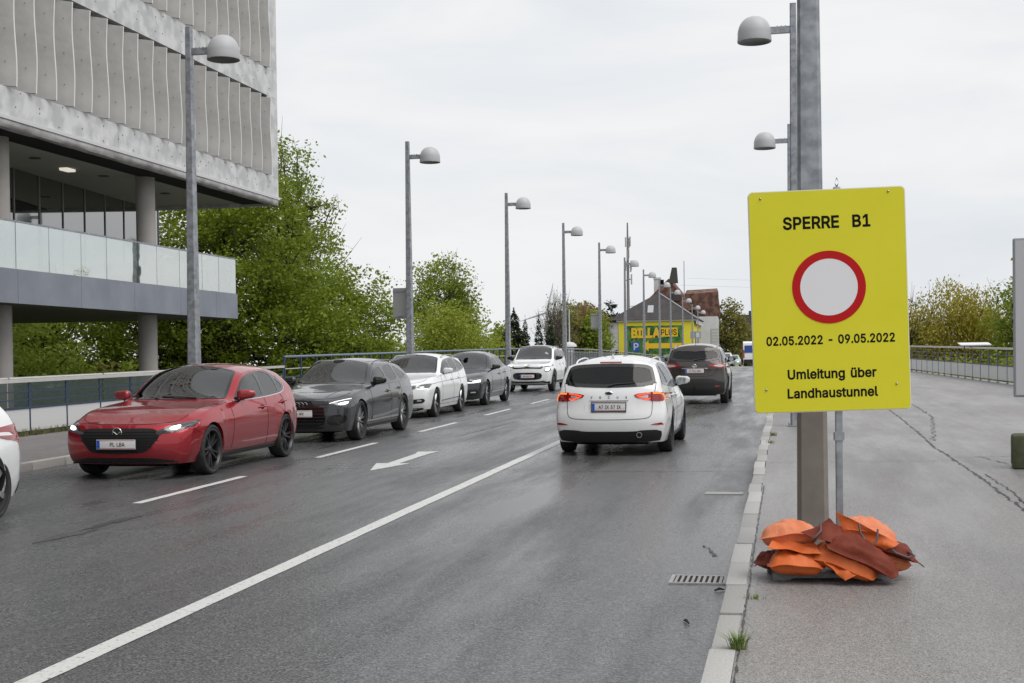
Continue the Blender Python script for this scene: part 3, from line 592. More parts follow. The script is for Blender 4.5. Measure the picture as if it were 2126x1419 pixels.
    def rails(c, s0, s1, w, m):
        for sd in (1, -1):
            P = []; n = 14
            for i in range(n+1):
                t = i/n; s = s0 + (s1-s0)*t; p, nn, d = c.hit('T', sd*w(t) if callable(w) else sd*w, s)
                P.append(p + Vector((0, 0, .05*min(1, min(t, 1-t)*9)**.6 - .006)))
            b = MB(); b.tube(P, [.012 if 0 < i < n else .016 for i in range(n+1)], 8); b.build('roof_rail', m, c.root, 60)
    def handle(c, s, z, m, view=None, chrome=None):
        for v in ((view,) if view else ('R', 'L')):
            p, nn, d = c.hit(v, s, z); p2, n2, _ = c.hit(v, s+.19, z+.004)
            cup = c.patch('handle_recess', v, [(s+.02, z-.03), (s+.15, z-.032), (s+.15, z+.03), (s+.02, z+.03)], 'seam', .002, 2, res=.05)
            b = MB(); b.tube([p, p.lerp(p2, .12) + nn*.035, p.lerp(p2, .5) + nn*.042, p.lerp(p2, .88) + n2*.035, p2], [.01, .013, .014, .013, .01], 8)
            b.build('door_handle', m, c.root, 60)
    def plate(c, view, z, text, w=.52, h=.12, tilt=0., x=0., frame=True, lean=.0):
        ys = [c.hit(view, x + a, z + b)[0].y for a in (-w*.45, 0, w*.45) for b in (-h*.55, 0, h*.55)]
        y = max(ys) + .022 if view == 'F' else min(ys) - .022
        e = link('number_plate', None, c.root) if False else None
        b = MB(); b.bbox(-w/2, w/2, -.006, .006, -h/2, h/2, .004)
        o = b.build('number_plate', M_('plate'), c.root, 30); o.location = (x, y, z)
        o.rotation_euler = (lean, 0, PI if view == 'F' else 0)
        if frame:
            f = MB(); f.box(-w/2-.012, w/2+.012, .004, .06, -h/2-.016, h/2+.012); f.build('plate_holder', M_('black'), o)
        st = MB(); st.box(-w/2+.005, -w/2+.045, -.0085, -.0055, -h/2+.006, h/2-.006); st.build('blue_band', M_('plateblue'), o)
        for zz in (h/2-.010, -h/2+.010):
            st = MB(); st.box(-w/2+.046, w/2-.005, -.0078, -.0055, zz-.003, zz+.003); st.build('red_line', M_('platered'), o)
        t = link('plate_lettering', text_mesh(text, h*.78, M_('ink'), .012, .0006), o, (.02, -.0085, 0), (PI/2, 0, 0), (.88, 1, 1))
        return o
    def blob_text(c, s, view, x, z, size, m, name='lettering', bold=.001, spacing=1.):
        p, nn, d = c.hit(view, x, z)
        y = p.y + (.008 if view == 'F' else -.008)
        return link(name, text_mesh(s, size, m, bold*10, .002, spacing=spacing), c.root, (x, y, z), (PI/2, 0, PI if view == 'F' else 0))
    def ring(c, view, x, z, r, th, m, name='badge', parent=None):
        p, nn, d = c.hit(view, x, z); y = p.y + (.012 if view == 'F' else -.012)
        b = MB(); n = 24; V = []; F = []
        prof = [(r-th, 0), (r-th*.7, .006), (r-th*.3, .006), (r, 0)]
        b.lathe([(a, h if view == 'F' else -h) for a, h in prof], n, 'y', (x, y, z)); return b.build(name, m, parent or c.root, 60)
    def greenhouse(c, dlo, panes, ws, rw, glass='glass', surround='gloss', rear='glass_dark'):
        lim = lambda P, d: [(a, min(b, c.fn['zr'](a) - d)) if a < ws[1] + .7 else (a, b) for a, b in P]
        dlo = lim(dlo, .028); panes = [chaikin(lim(p, .05), 2) for p in panes]
        def shrink(P, d):
            n = len(P); R = []; ar = sum(P[i-1][0]*P[i][1] - P[i][0]*P[i-1][1] for i in range(n)); sg = 1 if ar > 0 else -1
            for i in range(n):
                a, b = Vector(P[i-1]), Vector(P[(i+1) % n]); t = (b - a).normalized(); R.append((P[i][0] - t.y*d*sg, P[i][1] + t.x*d*sg))
            return R
        holes = [shrink(p, .012) for p in panes]; jobs = []
        for v in ('R', 'L'):
            c.patch('window_surround', v, dlo, surround, .007, 2, res=.04, holes=holes)
            for k, p in enumerate(panes): c.patch('side_window', v, p, glass, .004, 0, res=.05, skirt=.0)
        cs, wf = ws[0], ws[1]; wr = c.fn['wr']; ins = ws[2] if len(ws) > 2 else .075
        a = [(0, cs), (.30, cs + .02), (.52, cs + .08), (wr(cs+.24) - ins, cs + .20), (wr(cs+.32) - ins, cs + .30)]
        for t in (.35, .6, .85): s_ = cs + .3 + (wf + .06 - cs - .3)*t; a.append((wr(s_) - ins, s_))
        a += [(wr(wf) - ins - .01, wf + .045), (wr(wf) - ins - .05, wf + .05), (.25, wf + .01), (0, wf)]
        full_ = a + [(-x, z) for x, z in reversed(a)]
        wpoly = chaikin(full_, 2); rim_ = shrink(wpoly, -.022)
        c.patch('windscreen_seal', 'T', rim_, 'gloss', .006, 0, res=.04, holes=[shrink(wpoly, .018)])
        c.patch('windscreen', 'T', wpoly, glass, .004, 0, res=.045, skirt=.0)
        rpoly = None
        if rw:
            a = list(rw); rpoly = chaikin(a + [(-x, z) for x, z in reversed(a)], 2)
            c.patch('rear_window_frame', 'B', rpoly, 'gloss', .007, 0, res=.035, holes=[shrink(rpoly, .05)]); c.patch('rear_window', 'B', rpoly, rear, .004, 0, res=.04, skirt=.0)
        # open the shell behind the panes
        bm = bmesh.new(); bm.from_mesh(c.b.data); kill = []; L = c.L
        for f in bm.faces:
            q = f.calc_center_median(); s_ = c.sref - q.y
            if q.z < .7: continue
            if abs(f.normal.x) > .45 and any(inside(p, s_, q.z) for p in panes): kill.append(f)
            elif f.normal.z > .25 and s_ < wf + .1 and s_ > cs - .02 and inside(wpoly, q.x, s_): kill.append(f)
            elif rpoly and f.normal.y < -.2 and inside(rpoly, q.x, q.z): kill.append(f)
        bmesh.ops.delete(bm, geom=kill, context='FACES'); bm.to_mesh(c.b.data); bm.free()
        # seats, dashboard, wheel
        H = c.fn['zt'](wf + .6); kx = c.W/2
        def seat(x, s, w, hgt):
            b = MB(); b.bbox(x-w/2, x+w/2, c.sref-s-.10, c.sref-s+.10, .40, hgt-.24, .05, mtx=None); b.bbox(x-w/2, x+w/2, c.sref-s, c.sref-s+.5, .36, .52, .05)
            for hx in ((0,) if w < .7 else (-.36, .36)): b.bbox(x+hx-.13, x+hx+.13, c.sref-s-.11, c.sref-s-.01, hgt-.22, hgt-.03, .04)
            b.build('seat', M_('seat'), c.root, 40)
        seat(-.37, wf + .50, .50, H - .24); seat(.37, wf + .50, .50, H - .24); seat(0, min(wf + 1.38, L - .95), 1.25, H - .28)
        b = MB(); zc = c.fn['zt'](cs - .04); b.bbox(-kx*.82, kx*.82, c.sref-cs-.62, c.sref-cs-.12, zc-.34, zc-.03, .06); b.build('dashboard', M_('interior'), c.root, 40)
        b = MB(); n_ = 20; V = []
        b.tube([(-.37 + .18*math.cos(t), c.sref-cs-.70-.06*math.sin(t), zc-.10+.17*math.sin(t)) for t in np.linspace(0, 2*PI, n_)], .016, 6); b.build('steering_wheel', M_('interior'), c.root, 60)
        p, nn, d = c.hit('T', 0, wf + .02) if False else (Vector((0, c.sref - wf + .12, c.fn['zt'](wf - .05) - .10)), None, None)
        MB().bbox(-.11,.11,p.y-.02,p.y+.02,p.z-.035,p.z+.035,.012).build('inner_mirror', M_('interior'), c.root)
        MB().box(-kx*.72, kx*.72, c.sref-(L-.55), c.sref-cs-.3, .28, .36).build('cabin_floor', M_('interior'), c.root)

def std_curves(L, W, H, fo, cs, cz, hz0, wf, b0, b1, zrr, wroof=.56, wtail=None, pk=None, tail=None, nose=.80, hood_mid=None, ztx=None, rail_d=.10):
    """centre line, rail, belt and widths from a handful of measures (s from the nose)"""
    hw = W/2; pk = pk or wf + .6; wt = wtail or hw - .16
    zt = [(0, hz0), (.10, hz0 + .035), (fo, hood_mid or (hz0 + (cz-hz0)*.72)), (cs - .04, cz), (cs + .16, cz + .085), (wf - .12, H - .06), (wf + .08, H - .022), (pk, H)] + (ztx or [(L - .55, H - .03), (L, zrr)])
    zr = [(0, hz0 - .05), (fo, b0 - .045), (cs + .12, b0 + .004), (wf + .12, H - .135), (pk + .2, H - rail_d)] + ([(a, b - .09) for a, b in ztx] if ztx else [(L - .55, H - rail_d - .035), (L, zrr - .10)])
    wr = [(0, hw*.66), (.3, hw*.78), (fo, hw*.80), (cs + .1, hw*.845), (wf + .1, wroof + .035), (pk + .3, wroof + .01), (L - .6, wroof), (L, wt)]
    zb = [(0, hz0 - .09), (.3, hz0 - .01), (fo, b0 - .07), (cs + .1, b0), (L*.7, b1), (L, b1 + .03)]
    wb = [(0, hw*.80), (.25, hw*.86), (fo, hw*.905), (cs, hw*.91), (L*.55, hw*.915), (L*.8, hw*.90), (L, hw*.86)]
    wm = [(0, hw*.90), (.25, hw*.95), (fo, hw*.985), (L*.45, hw*.995), (L*.8, hw*.99), (L - .25, hw*.965), (L, hw*.93)]
    return dict(zt=zt, zr=zr, wr=wr, zb=zb, wb=wb, wm=wm)
# ------------------------------------------------------------------ ground, road, pavements
def asphalt(name, c0, c1, r0, r1, seed=0., fine=150., blot=.55, tone=None):
    m = bpy.data.materials.new(name); m.use_nodes = True; n = m.node_tree.nodes; l = m.node_tree.links; b = n['Principled BSDF']
    tc = n.new('ShaderNodeTexCoord')
    def noise(scale, detail=4, rough=.6, sc=(1,1,1), off=0.):
        mp = n.new('ShaderNodeMapping'); mp.inputs['Scale'].default_value = sc; mp.inputs['Location'].default_value = (seed+off, seed*.7, 0)
        l.new(tc.outputs['Object'], mp.inputs['Vector'])
        t = n.new('ShaderNodeTexNoise'); t.inputs['Scale'].default_value = scale; t.inputs['Detail'].default_value = detail; t.inputs['Roughness'].default_value = rough
        l.new(mp.outputs[0], t.inputs['Vector']); return t
    def ramp(src, p0, c0_, p1, c1_):
        r = n.new('ShaderNodeValToRGB'); r.color_ramp.elements[0].position = p0; r.color_ramp.elements[1].position = p1
        r.color_ramp.elements[0].color = (*c0_, 1); r.color_ramp.elements[1].color = (*c1_, 1); l.new(src, r.inputs[0]); return r
    g = noise(fine, 2, .7); v = n.new('ShaderNodeTexVoronoi'); v.inputs['Scale'].default_value = fine*.75; l.new(tc.outputs['Object'], v.inputs['Vector'])
    base = ramp(g.outputs['Fac'], .36, c0, .66, c1)
    spk = n.new('ShaderNodeMix'); spk.data_type = 'RGBA'; spk.blend_type = 'MULTIPLY'; spk.inputs[0].default_value = .75
    vr = ramp(v.outputs['Color'], .15, (.45,.45,.46), .9, (1.5,1.5,1.48)); l.new(base.outputs[0], spk.inputs[6]); l.new(vr.outputs[0], spk.inputs[7])
    big = noise(.35, 6, .65, (1, .35, 1)); st = noise(1.1, 4, .6, (1.6, .07, 1), 9.)
    bm_ = n.new('ShaderNodeMix'); bm_.data_type = 'RGBA'; bm_.blend_type = 'MULTIPLY'; bm_.inputs[0].default_value = blot
    br = ramp(big.outputs['Fac'], .34, (.55,.55,.56), .66, (1.28,1.27,1.26)); l.new(spk.outputs[2], bm_.inputs[6]); l.new(br.outputs[0], bm_.inputs[7])
    sm = n.new('ShaderNodeMix'); sm.data_type = 'RGBA'; sm.blend_type = 'MULTIPLY'; sm.inputs[0].default_value = blot
    sr = ramp(st.outputs['Fac'], .36, (.72,.72,.73), .66, (1.16,1.16,1.15)); l.new(bm_.outputs[2], sm.inputs[6]); l.new(sr.outputs[0], sm.inputs[7])
    l.new(sm.outputs[2], b.inputs['Base Color'])
    wet = noise(.9, 5, .62, (1.3, .22, 1), 31.); ad = n.new('ShaderNodeMath'); ad.operation = 'ADD'; l.new(wet.outputs['Fac'], ad.inputs[0])
    hf = n.new('ShaderNodeMath'); hf.operation = 'MULTIPLY'; hf.inputs[1].default_value = .5; l.new(st.outputs['Fac'], hf.inputs[0]); l.new(hf.outputs[0], ad.inputs[1])
    mr = n.new('ShaderNodeMapRange'); mr.inputs[1].default_value = .58; mr.inputs[2].default_value = .92; mr.inputs[3].default_value = r0; mr.inputs[4].default_value = r1
    l.new(ad.outputs[0], mr.inputs[0]); l.new(mr.outputs[0], b.inputs['Roughness'])
    bp = n.new('ShaderNodeBump'); bp.inputs['Strength'].default_value = .38; bp.inputs['Distance'].default_value = .006
    l.new(v.outputs['Distance'], bp.inputs['Height']); l.new(bp.outputs[0], b.inputs['Normal'])
    b.inputs['Specular IOR Level'].default_value = .5
    return m
M_ROAD = asphalt('wet_asphalt', (.018,.018,.019), (.165,.165,.170), .16, .50, 0., 70., .36)
M_PAVE = asphalt('pavement_asphalt', (.18,.172,.17), (.305,.292,.288), .28, .62, 5., 150., .36)
M_PAVE_L = asphalt('pavement_asphalt_left', (.15,.141,.139), (.28,.265,.26), .4, .75, 9., 130., .32)
M_WALL = mat('deck_concrete', (.22,.215,.205), .85, noise=(1.5,.2,(.30,.29,.28)), bump=(20,.3,.01))
M_GRASSG = mat('meadow', (.045,.062,.018), .95, noise=(.4,.25,(.085,.085,.035)))

YS = list(np.arange(-30, 60, 1.5)) + list(np.arange(60, 130, 3)) + list(np.arange(130, 341, 6))
def strip(name, x0, x1, dz, m, depth=0., kind='structure', ys=None, parent=None, nx=1):
    """a lengthwise sheet (or slab) that follows the road's gradient; x0/x1 numbers or functions of y"""
    X = lambda f, y: f(y) if callable(f) else f
    ys = ys or YS; V = []; F = []; w = nx + 1
    for i, y in enumerate(ys):
        a, b = X(x0, y), X(x1, y)
        for k in range(w): V.append((a + (b-a)*k/nx, y, road_z(y) + dz))
        if i:
            for k in range(nx): F.append(((i-1)*w+k, (i-1)*w+k+1, i*w+k+1, i*w+k))
    if depth:
        n0 = len(V)
        for i, y in enumerate(ys):
            a, b = X(x0, y), X(x1, y); V += [(a, y, road_z(y)+dz-depth), (b, y, road_z(y)+dz-depth)]
            if i:
                p, q = n0+2*(i-1), n0+2*i
                F += [((i-1)*w, i*w, q, p), ((i-1)*w+nx, p+1, q+1, i*w+nx)]
    o = link(name, mesh(name, V, F, m), parent)
    if kind: o['kind'] = kind
    return o
RX0, RX1 = -11.55, -.44          # carriageway
FX_L = -15.4                     # left railing line
def fx_r(y): return float(np.interp(y, [-30, 20, 49.2, 72, 110, 340], [10.2, 9.4, 7.92, 6.23, 5.6, 5.6]))
road = strip('road', RX0, RX1, 0, M_ROAD, 0, nx=6)
strip('pavement_right', RX1+.15, lambda y: fx_r(y)+.35, .12, M_PAVE, 4.6, nx=4)
strip('pavement_left', FX_L-.35, RX0-.16, .12, M_PAVE_L, 4.6, nx=2)
# terrain to the horizon
xs = [-4000,-1500,-600,-250,-120,-70,-45,-30,-22,-16,-6,4,11,20,35,60,110,250,600,1500,4000]; ys_ = [-400,-100,-30,0,20,40,60,80,100,120,140,160,180,200,230,260,300,400,600,1000,2000,4500]
def terr(x, y):
    t = min(max((y-150)/50, 0), 1); t = t*t*(3-2*t)
    return -3.2 + (2.75)*t + .25*math.sin(x*.11+y*.07)*(1 if abs(x+5) > 14 else 0)
V = [(x, y, terr(x, y)) for y in ys_ for x in xs]; n = len(xs)
F = [(j*n+i, j*n+i+1, (j+1)*n+i+1, (j+1)*n+i) for j in range(len(ys_)-1) for i in range(n-1)]
link('ground', mesh('ground', V, F, M_GRASSG, 180))['kind'] = 'structure'

# markings
def mark_mat():
    m = mat('road_paint', (.58,.58,.57), .5); n = m.node_tree.nodes; l = m.node_tree.links; b = n['Principled BSDF']
    tc = n.new('ShaderNodeTexCoord'); t = n.new('ShaderNodeTexNoise'); t.inputs['Scale'].default_value = 26.; t.inputs['Detail'].default_value = 6; t.inputs['Roughness'].default_value = .75
    l.new(tc.outputs['Object'], t.inputs['Vector']); r = n.new('ShaderNodeValToRGB')
    r.color_ramp.elements[0].position = .32; r.color_ramp.elements[0].color = (.16,.16,.16,1); r.color_ramp.elements[1].position = .46; r.color_ramp.elements[1].color = (.60,.60,.585,1)
    l.new(t.outputs['Fac'], r.inputs[0]); l.new(r.outputs[0], b.inputs['Base Color'])
    return m
M_MARK = mark_mat()
def marking(name, x, w, y0, y1, jitter=.006):
    V = []; F = []; ys = np.arange(y0, y1 + .001, .25 if y1 - y0 < 60 else .5)
    for i, y in enumerate(ys):
        V += [(x - w/2 + random.uniform(-jitter, jitter), y, road_z(y)+.004), (x + w/2 + random.uniform(-jitter, jitter), y, road_z(y)+.004)]
        if i: F.append((2*i-2, 2*i-1, 2*i+1, 2*i))
    return link(name, mesh(name, V, F, M_MARK), road)
marking('solid_line', -4.18, .16, -6, 190)
for k in range(-2, 26): marking('lane_dash', -7.70, .13, 14.72 + k*6.32, 14.72 + k*6.32 + 3.45)
def flat(name, pts, dz, m, parent, xyz=True):
    V = [(x, y, road_z(y)+dz) for x, y in pts]; return link(name, mesh(name, V, [tuple(range(len(V)))], m), parent)
# lane arrow: straight head and shaft, pointing to the camera
for yy in (0, 24.5):
    o = MB(); a = [(-6.08,18.85),(-5.80,20.05),(-5.98,20.05),(-5.98,21.9),(-5.92,22.3),(-6.30,22.25),(-6.22,21.8),(-6.18,20.05),(-6.36,20.05)]
    o.add([(x, y+yy, road_z(y+yy)+.004) for x, y in a], [(0,1,2,7,8), (2,3,6,7), (3,4,5,6)]); o.build('lane_arrow', M_MARK, road, fix=False)
for i in range(2): marking('wear_patch', -1.2, .05, 12.5+i*4.9, 12.54+i*4.9, .0)
M_CRACK = mat('crack_dark', (.016,.016,.017), .5, noise=(30,.2,(.05,.05,.052)))  # the dark of an open crack is put into the colour of flat ribbons
def crack(pts, w, parent, dz=.004, name='crack', jit=.02):
    V = []; F = []; P = []
    for a, b in zip(pts[:-1], pts[1:]):
        k = max(2, int(math.dist(a, b)/.06)); P += [(a[0]+(b[0]-a[0])*t/k + random.uniform(-jit, jit), a[1]+(b[1]-a[1])*t/k + random.uniform(-jit, jit)) for t in range(k)]
    P.append(pts[-1])
    for i, (x, y) in enumerate(P):
        q = P[min(i+1, len(P)-1)]; p = P[max(i-1, 0)]; d = Vector((q[0]-p[0], q[1]-p[1])).normalized(); ww = w*random.uniform(.15, 1)**1.5/2
        V += [(x - d.y*ww, y + d.x*ww, road_z(y)+dz), (x + d.y*ww, y - d.x*ww, road_z(y)+dz)]
        if i: F.append((2*i-2, 2*i-1, 2*i+1, 2*i))
    return link(name, mesh(name, V, F, M_CRACK), parent)
crack([(-11.4,18.9),(-9,19.1),(-7.4,19.05),(-5.2,19.35),(-4.15,19.15),(-3.1,18.85),(-1.5,18.95),(-.5,19.0)], .035, road)
crack([(-7.9,20.4),(-7.6,22.0)], .05, road); crack([(-5.0,21.0),(-2.2,20.6)], .02, road)
crack([(-6.5,26.2),(-6.3,31)], .05, road); crack([(-.6,11.5),(-.75,12.1)], .06, road); crack([(-.5,16.5),(-1.2,16.3)], .03, road)
def stain(x, y, a, b_, ang, m, parent, dz, name='stain'):
    P = []
    for k in range(26):
        t = 2*PI*k/26; r = 1 + .22*math.sin(3*t+x) + .15*math.sin(7*t+y) + random.uniform(-.08,.08); u, v = a*r*math.cos(t), b_*r*math.sin(t); P.append((x + u*math.cos(ang) - v*math.sin(ang), y + u*math.sin(ang) + v*math.cos(ang)))
    return link(name, mesh(name, [(p, q, road_z(q)+dz) for p, q in P], [tuple(range(26))], m), parent)
M_STAIN = asphalt('oily_asphalt', (.018,.018,.019), (.07,.07,.073), .25, .5, 3., 70., .3); M_PATCH = asphalt('patched_asphalt', (.05,.05,.052), (.155,.153,.156), .4, .7, 17., 60., .3)
M_STAIN2 = asphalt('damp_asphalt', (.026,.026,.028), (.105,.105,.109), .3, .55, 3., 70., .3)
stain(-7.13, 13.1, .075, .52, -.03, M_STAIN, road, .0045); stain(-7.11, 12.1, .10, .42, -.1, M_STAIN2, road, .0045)
pv = bpy.data.objects['pavement_right']
PV = .126
crack([(2.33,8),(2.31,13.9),(2.33,16.9),(2.3,20.4),(2.27,21.7),(2.36,26),(2.41,30.9),(2.5,48)], .05, pv, PV, jit=.022)
crack([(2.31,12.9),(2.45,15.5),(2.44,17.5)], .03, pv, PV); crack([(2.38,23),(2.7,26),(3.1,30),(3.2,36)], .04, pv, PV, jit=.05)
crack([(-.29,19.0),(.44,19.15),(2.15,19.35),(2.3,19.4)], .03, pv, PV); crack([(2.3,19.9),(3.4,20.2),(6.0,20.0)], .03, pv, PV)
crack([(2.7,20.1),(2.95,18.8),(3.6,18.2)], .03, pv, PV); crack([(2.4,28.5),(9,28.8)], .03, pv, PV); crack([(3,41),(8.2,41.3)], .03, pv, PV)
crack([(-.275,6),(-.27,9),(-.275,12),(-.27,16)], .02, pv, PV, jit=.006)
crack([(-.24,10.95),(-.02,11.0)], .05, pv, PV, jit=.02)

# kerbs of single stones
M_KERB = mat('granite_kerb', (.30,.295,.285), .75, noise=(70,.22,(.44,.43,.42),6), bump=(60,.35,.004))
M_KERB2 = mat('granite_kerb_warm', (.27,.245,.22), .75, noise=(70,.22,(.40,.37,.34),6), bump=(60,.35,.004))
def kerb(name, x0, w, y0, y1, L, m, far):
    k = empty(name); k['kind'] = 'structure'; meshes = []
    for i in range(4):
        b = MB(); ln = L*(1 + random.uniform(-.015, .015)); b.bbox(0, w, .006, ln-.016, -.3, 0, .011); me = b.build('kerb_stone', mat(m.name + '_%d' % i, tuple(v*(.82, 1.0, 1.14, .93)[i] for v in (.30,.295,.285)) if 'warm' not in m.name else tuple(v*(.85, 1.0, 1.1, .95)[i] for v in (.27,.245,.22)), .75, noise=(70,.22,tuple(v*(.82, 1.0, 1.14, .93)[i] for v in (.44,.43,.42)),6), bump=(60,.35,.004)), None, 30)
        meshes.append(me.data); bpy.data.objects.remove(me)
    y = y0; i = 0
    while y < y1:
        g = math.atan((road_z(y+1)-road_z(y)))
        link('kerb_stone', meshes[i % 4], k, (x0 + random.uniform(-.012, .012), y, road_z(y)+.122+random.uniform(-.006, .008)), (g, random.uniform(-.02, .02), random.uniform(-.006, .006))); y += L; i += 1
    V = strip('kerb_run', x0, x0+w, .122, m, .3, None, list(np.arange(y1, far, 3)), k)
    return k
kerb('kerb_right', RX1, .15, 4.6, 48, .98, M_KERB, 330)
kerb('kerb_left', RX0-.16, .16, 6, 34, .98, M_KERB2, 330)

# drain grates
M_IRON = mat('cast_iron', (.06,.06,.06), .5, .6, noise=(40,.2,(.12,.11,.10)))
def drain(x, y, label):
    r = empty('drain_grate', (x, y, road_z(y)), 0, label, 'drain', 'drain grates along the kerb'); f = MB()
    f.box(-.22,.22,-.19,-.16,-.03,.008).box(-.22,.22,.16,.19,-.03,.008).box(-.22,-.19,-.16,.16,-.03,.008).box(.19,.22,-.16,.16,-.03,.008)
    f.build('frame', mat('drain_frame', (.32,.31,.30), .7, noise=(40,.2,(.42,.41,.40))), r)
    MB().box(-.19,.19,-.16,.16,-.03,.005).build('pit', M_('well'), r)
    for k in range(9): MB().box(-.17+k*.0425-.011,-.17+k*.0425+.011,-.155,.155,-.02,.0065).build('bar', mat('grate_worn', (.26,.255,.25), .55, .2, noise=(30,.2,(.36,.355,.35))), r)
drain(-.68, 10.35, 'rectangular drain grate in the gutter nearest the orange sandbags'); dc = tag(MB().bbox(-.98,-.52,16.1,16.36,road_z(16.2)-.02,road_z(16.2)+.010,.004).build('gutter_cover', mat('cover_pale', (.33,.33,.32), .5, noise=(20,.2,(.24,.24,.235))), None), 'flat pale metal cover in the gutter farther up the kerb', 'cover')

# ------------------------------------------------------------------ street lamps
M_GALV = mat('galvanised_steel', (.24,.255,.275), .42, .5, noise=(9,.12,(.37,.385,.41),5), bump=(25,.06,.003))
M_GALV_D = mat('weathered_steel', (.195,.17,.15), .75, .1, noise=(5,.2,(.25,.225,.20),6), bump=(40,.2,.003))
M_SHADE = mat('lamp_shade_grey', (.47,.475,.49), .45)
M_LENS = mat('lamp_lens', (.10,.10,.10), .3)
def lamp_post(H=8.42, w0=.25, w1=.125):
    V = []; F = []
    rings = [(0, w0), (H*.5, (w0+w1)/2), (H, w1)]
    for z, w in rings:
        h = w/2; c = h*.72
        V += [(x, y, z) for x, y in ((-c,-h),(c,-h),(h,-c),(h,c),(c,h),(-c,h),(-h,c),(-h,-c))]
    for i in range(2):
        for k in range(8): F.append((i*8+k, i*8+(k+1)%8, i*8+8+(k+1)%8, i*8+8+k))
    F.append(tuple(range(16, 24)))
    return V, F
_pv, _pf = lamp_post()
ME_POST = mesh('post', _pv, _pf, M_GALV)
b = MB(); b.bbox(.05, .52, -.035, .035, 7.84, 7.98, .006)
for k in range(3): b.box(.14+k*.08, .16+k*.08, -.01, .01, 7.98, 8.0)
ME_ARM = b.build('arm', M_GALV, None).data; bpy.data.objects.remove(bpy.data.objects['arm'])
b = MB(); R_ = .335; prof = [(R_, 7.70), (R_+.006, 7.72), (R_*.99, 7.82)] + [(R_*math.cos(a)**.85, 7.84 + .37*math.sin(a)) for a in np.linspace(.1, PI/2-.02, 11)] + [(.001, 8.21)]
b.lathe(prof, 32, 'z', (.76,0,0)); o = b.build('lamp_shade', M_SHADE, None, 60); ME_SHADE = o.data; bpy.data.objects.remove(o)
b = MB(); b.lathe([(R_-.004, 7.705), (R_*.7, 7.735), (.001, 7.742)], 28, 'z', (.76,0,0)); o = b.build('lens', M_LENS, None, 60); ME_LENS = o.data; bpy.data.objects.remove(o)
b = MB(); b.bbox(-.20,.20,-.20,.20,0,.02,.004)
for sx in (-.15,.15):
    for sy in (-.15,.15): b.lathe([(.018,.02),(.018,.05),(.001,.052)], 8, 'z', (sx,sy,0))
o = b.build('base_plate', M_GALV, None); ME_BASE = o.data; bpy.data.objects.remove(o)
def street_lamp(x, y, side, label, dz=.12, tilt=0.):
    r = empty('street_lamp', (x, y, road_z(y)+dz), 0 if side > 0 else PI, label, 'street lamp', 'street lamps along the bridge')
    r.rotation_euler[1] = tilt
    for nm, me in (('post', ME_POST), ('arm', ME_ARM), ('lamp_shade', ME_SHADE), ('lens', ME_LENS), ('base_plate', ME_BASE)): link(nm, me, r)
    return r
LAMP_Y = [25.75, 42.0, 57.7, 73.1, 87.6, 101.8, 115.6, 130.2, 143., 160., 176.5, 188.]
LAB = ['tall street lamp standing in front of the office building', 'street lamp with a grey sign back strapped to its post, behind the white estate', 'street lamp rising behind the charcoal saloon and white crossover',
       'street lamp just right of the white crossover', 'street lamp carrying a small grey sign back, left of the yellow house', 'street lamp in line with the left edge of the yellow mural', 'street lamp crossing the lettering of the mural at its middle',
       'street lamp in front of the peak of the dark gable', 'street lamp passing the right end of the mural lettering', 'small far street lamp at the right edge of the mural', 'tiny street lamp before the yellow side wall', 'farthest tiny street lamp at the far end of the row']
for y, l_ in zip(LAMP_Y, LAB): street_lamp(-12.1, y, 1, l_)
near = street_lamp(.21, 11.5, -1, 'thick grey lamp post right behind the yellow sign, its lamp above the picture')
street_lamp(.20, 27.1, -1, 'street lamp with the large dome left of the sign post, upper of the two'); street_lamp(.17, 42.2, -1, 'street lamp with the smaller dome just above the yellow sign, left of the post')
# lower weathered sleeve of the near post
V, F = lamp_post(1.5, .262, .262 - .125*1.5/8.42); link('rusty_sleeve', mesh('rusty_sleeve', V, F[:-1], M_GALV_D), near, (0,0,.02))['label'] = 'brown weathered lower part of the post'

def sign_back(loc, w, h, label, pole_y):
    r = empty('road_sign', loc, 0, label, 'sign', 'sign plates strapped to lamp posts')
    MB().bbox(-w/2, w/2, -.02, .02, 0, h, .008).build('plate', mat('sign_back_grey', (.36,.36,.355), .5, .3), r)
    for z in (h*.08, h*.9): MB().box(-w/2+.03, w/2-.03, -.045, -.021, z-.03, z+.03).build('rail', M_GALV, r)
    MB().box(-.12, .42, -.055, -.046, h*.08-.02, h*.08+.02).build('clamp', M_GALV, r)
sign_back((-12.42, 42.22, 3.35), .62, 1.02, 'grey back of a rectangular sign on the lamp post behind the white estate', 42); sign_back((-12.45, 87.9, 4.0), .62, 1.05, 'small grey sign back on the lamp post left of the yellow house', 88)

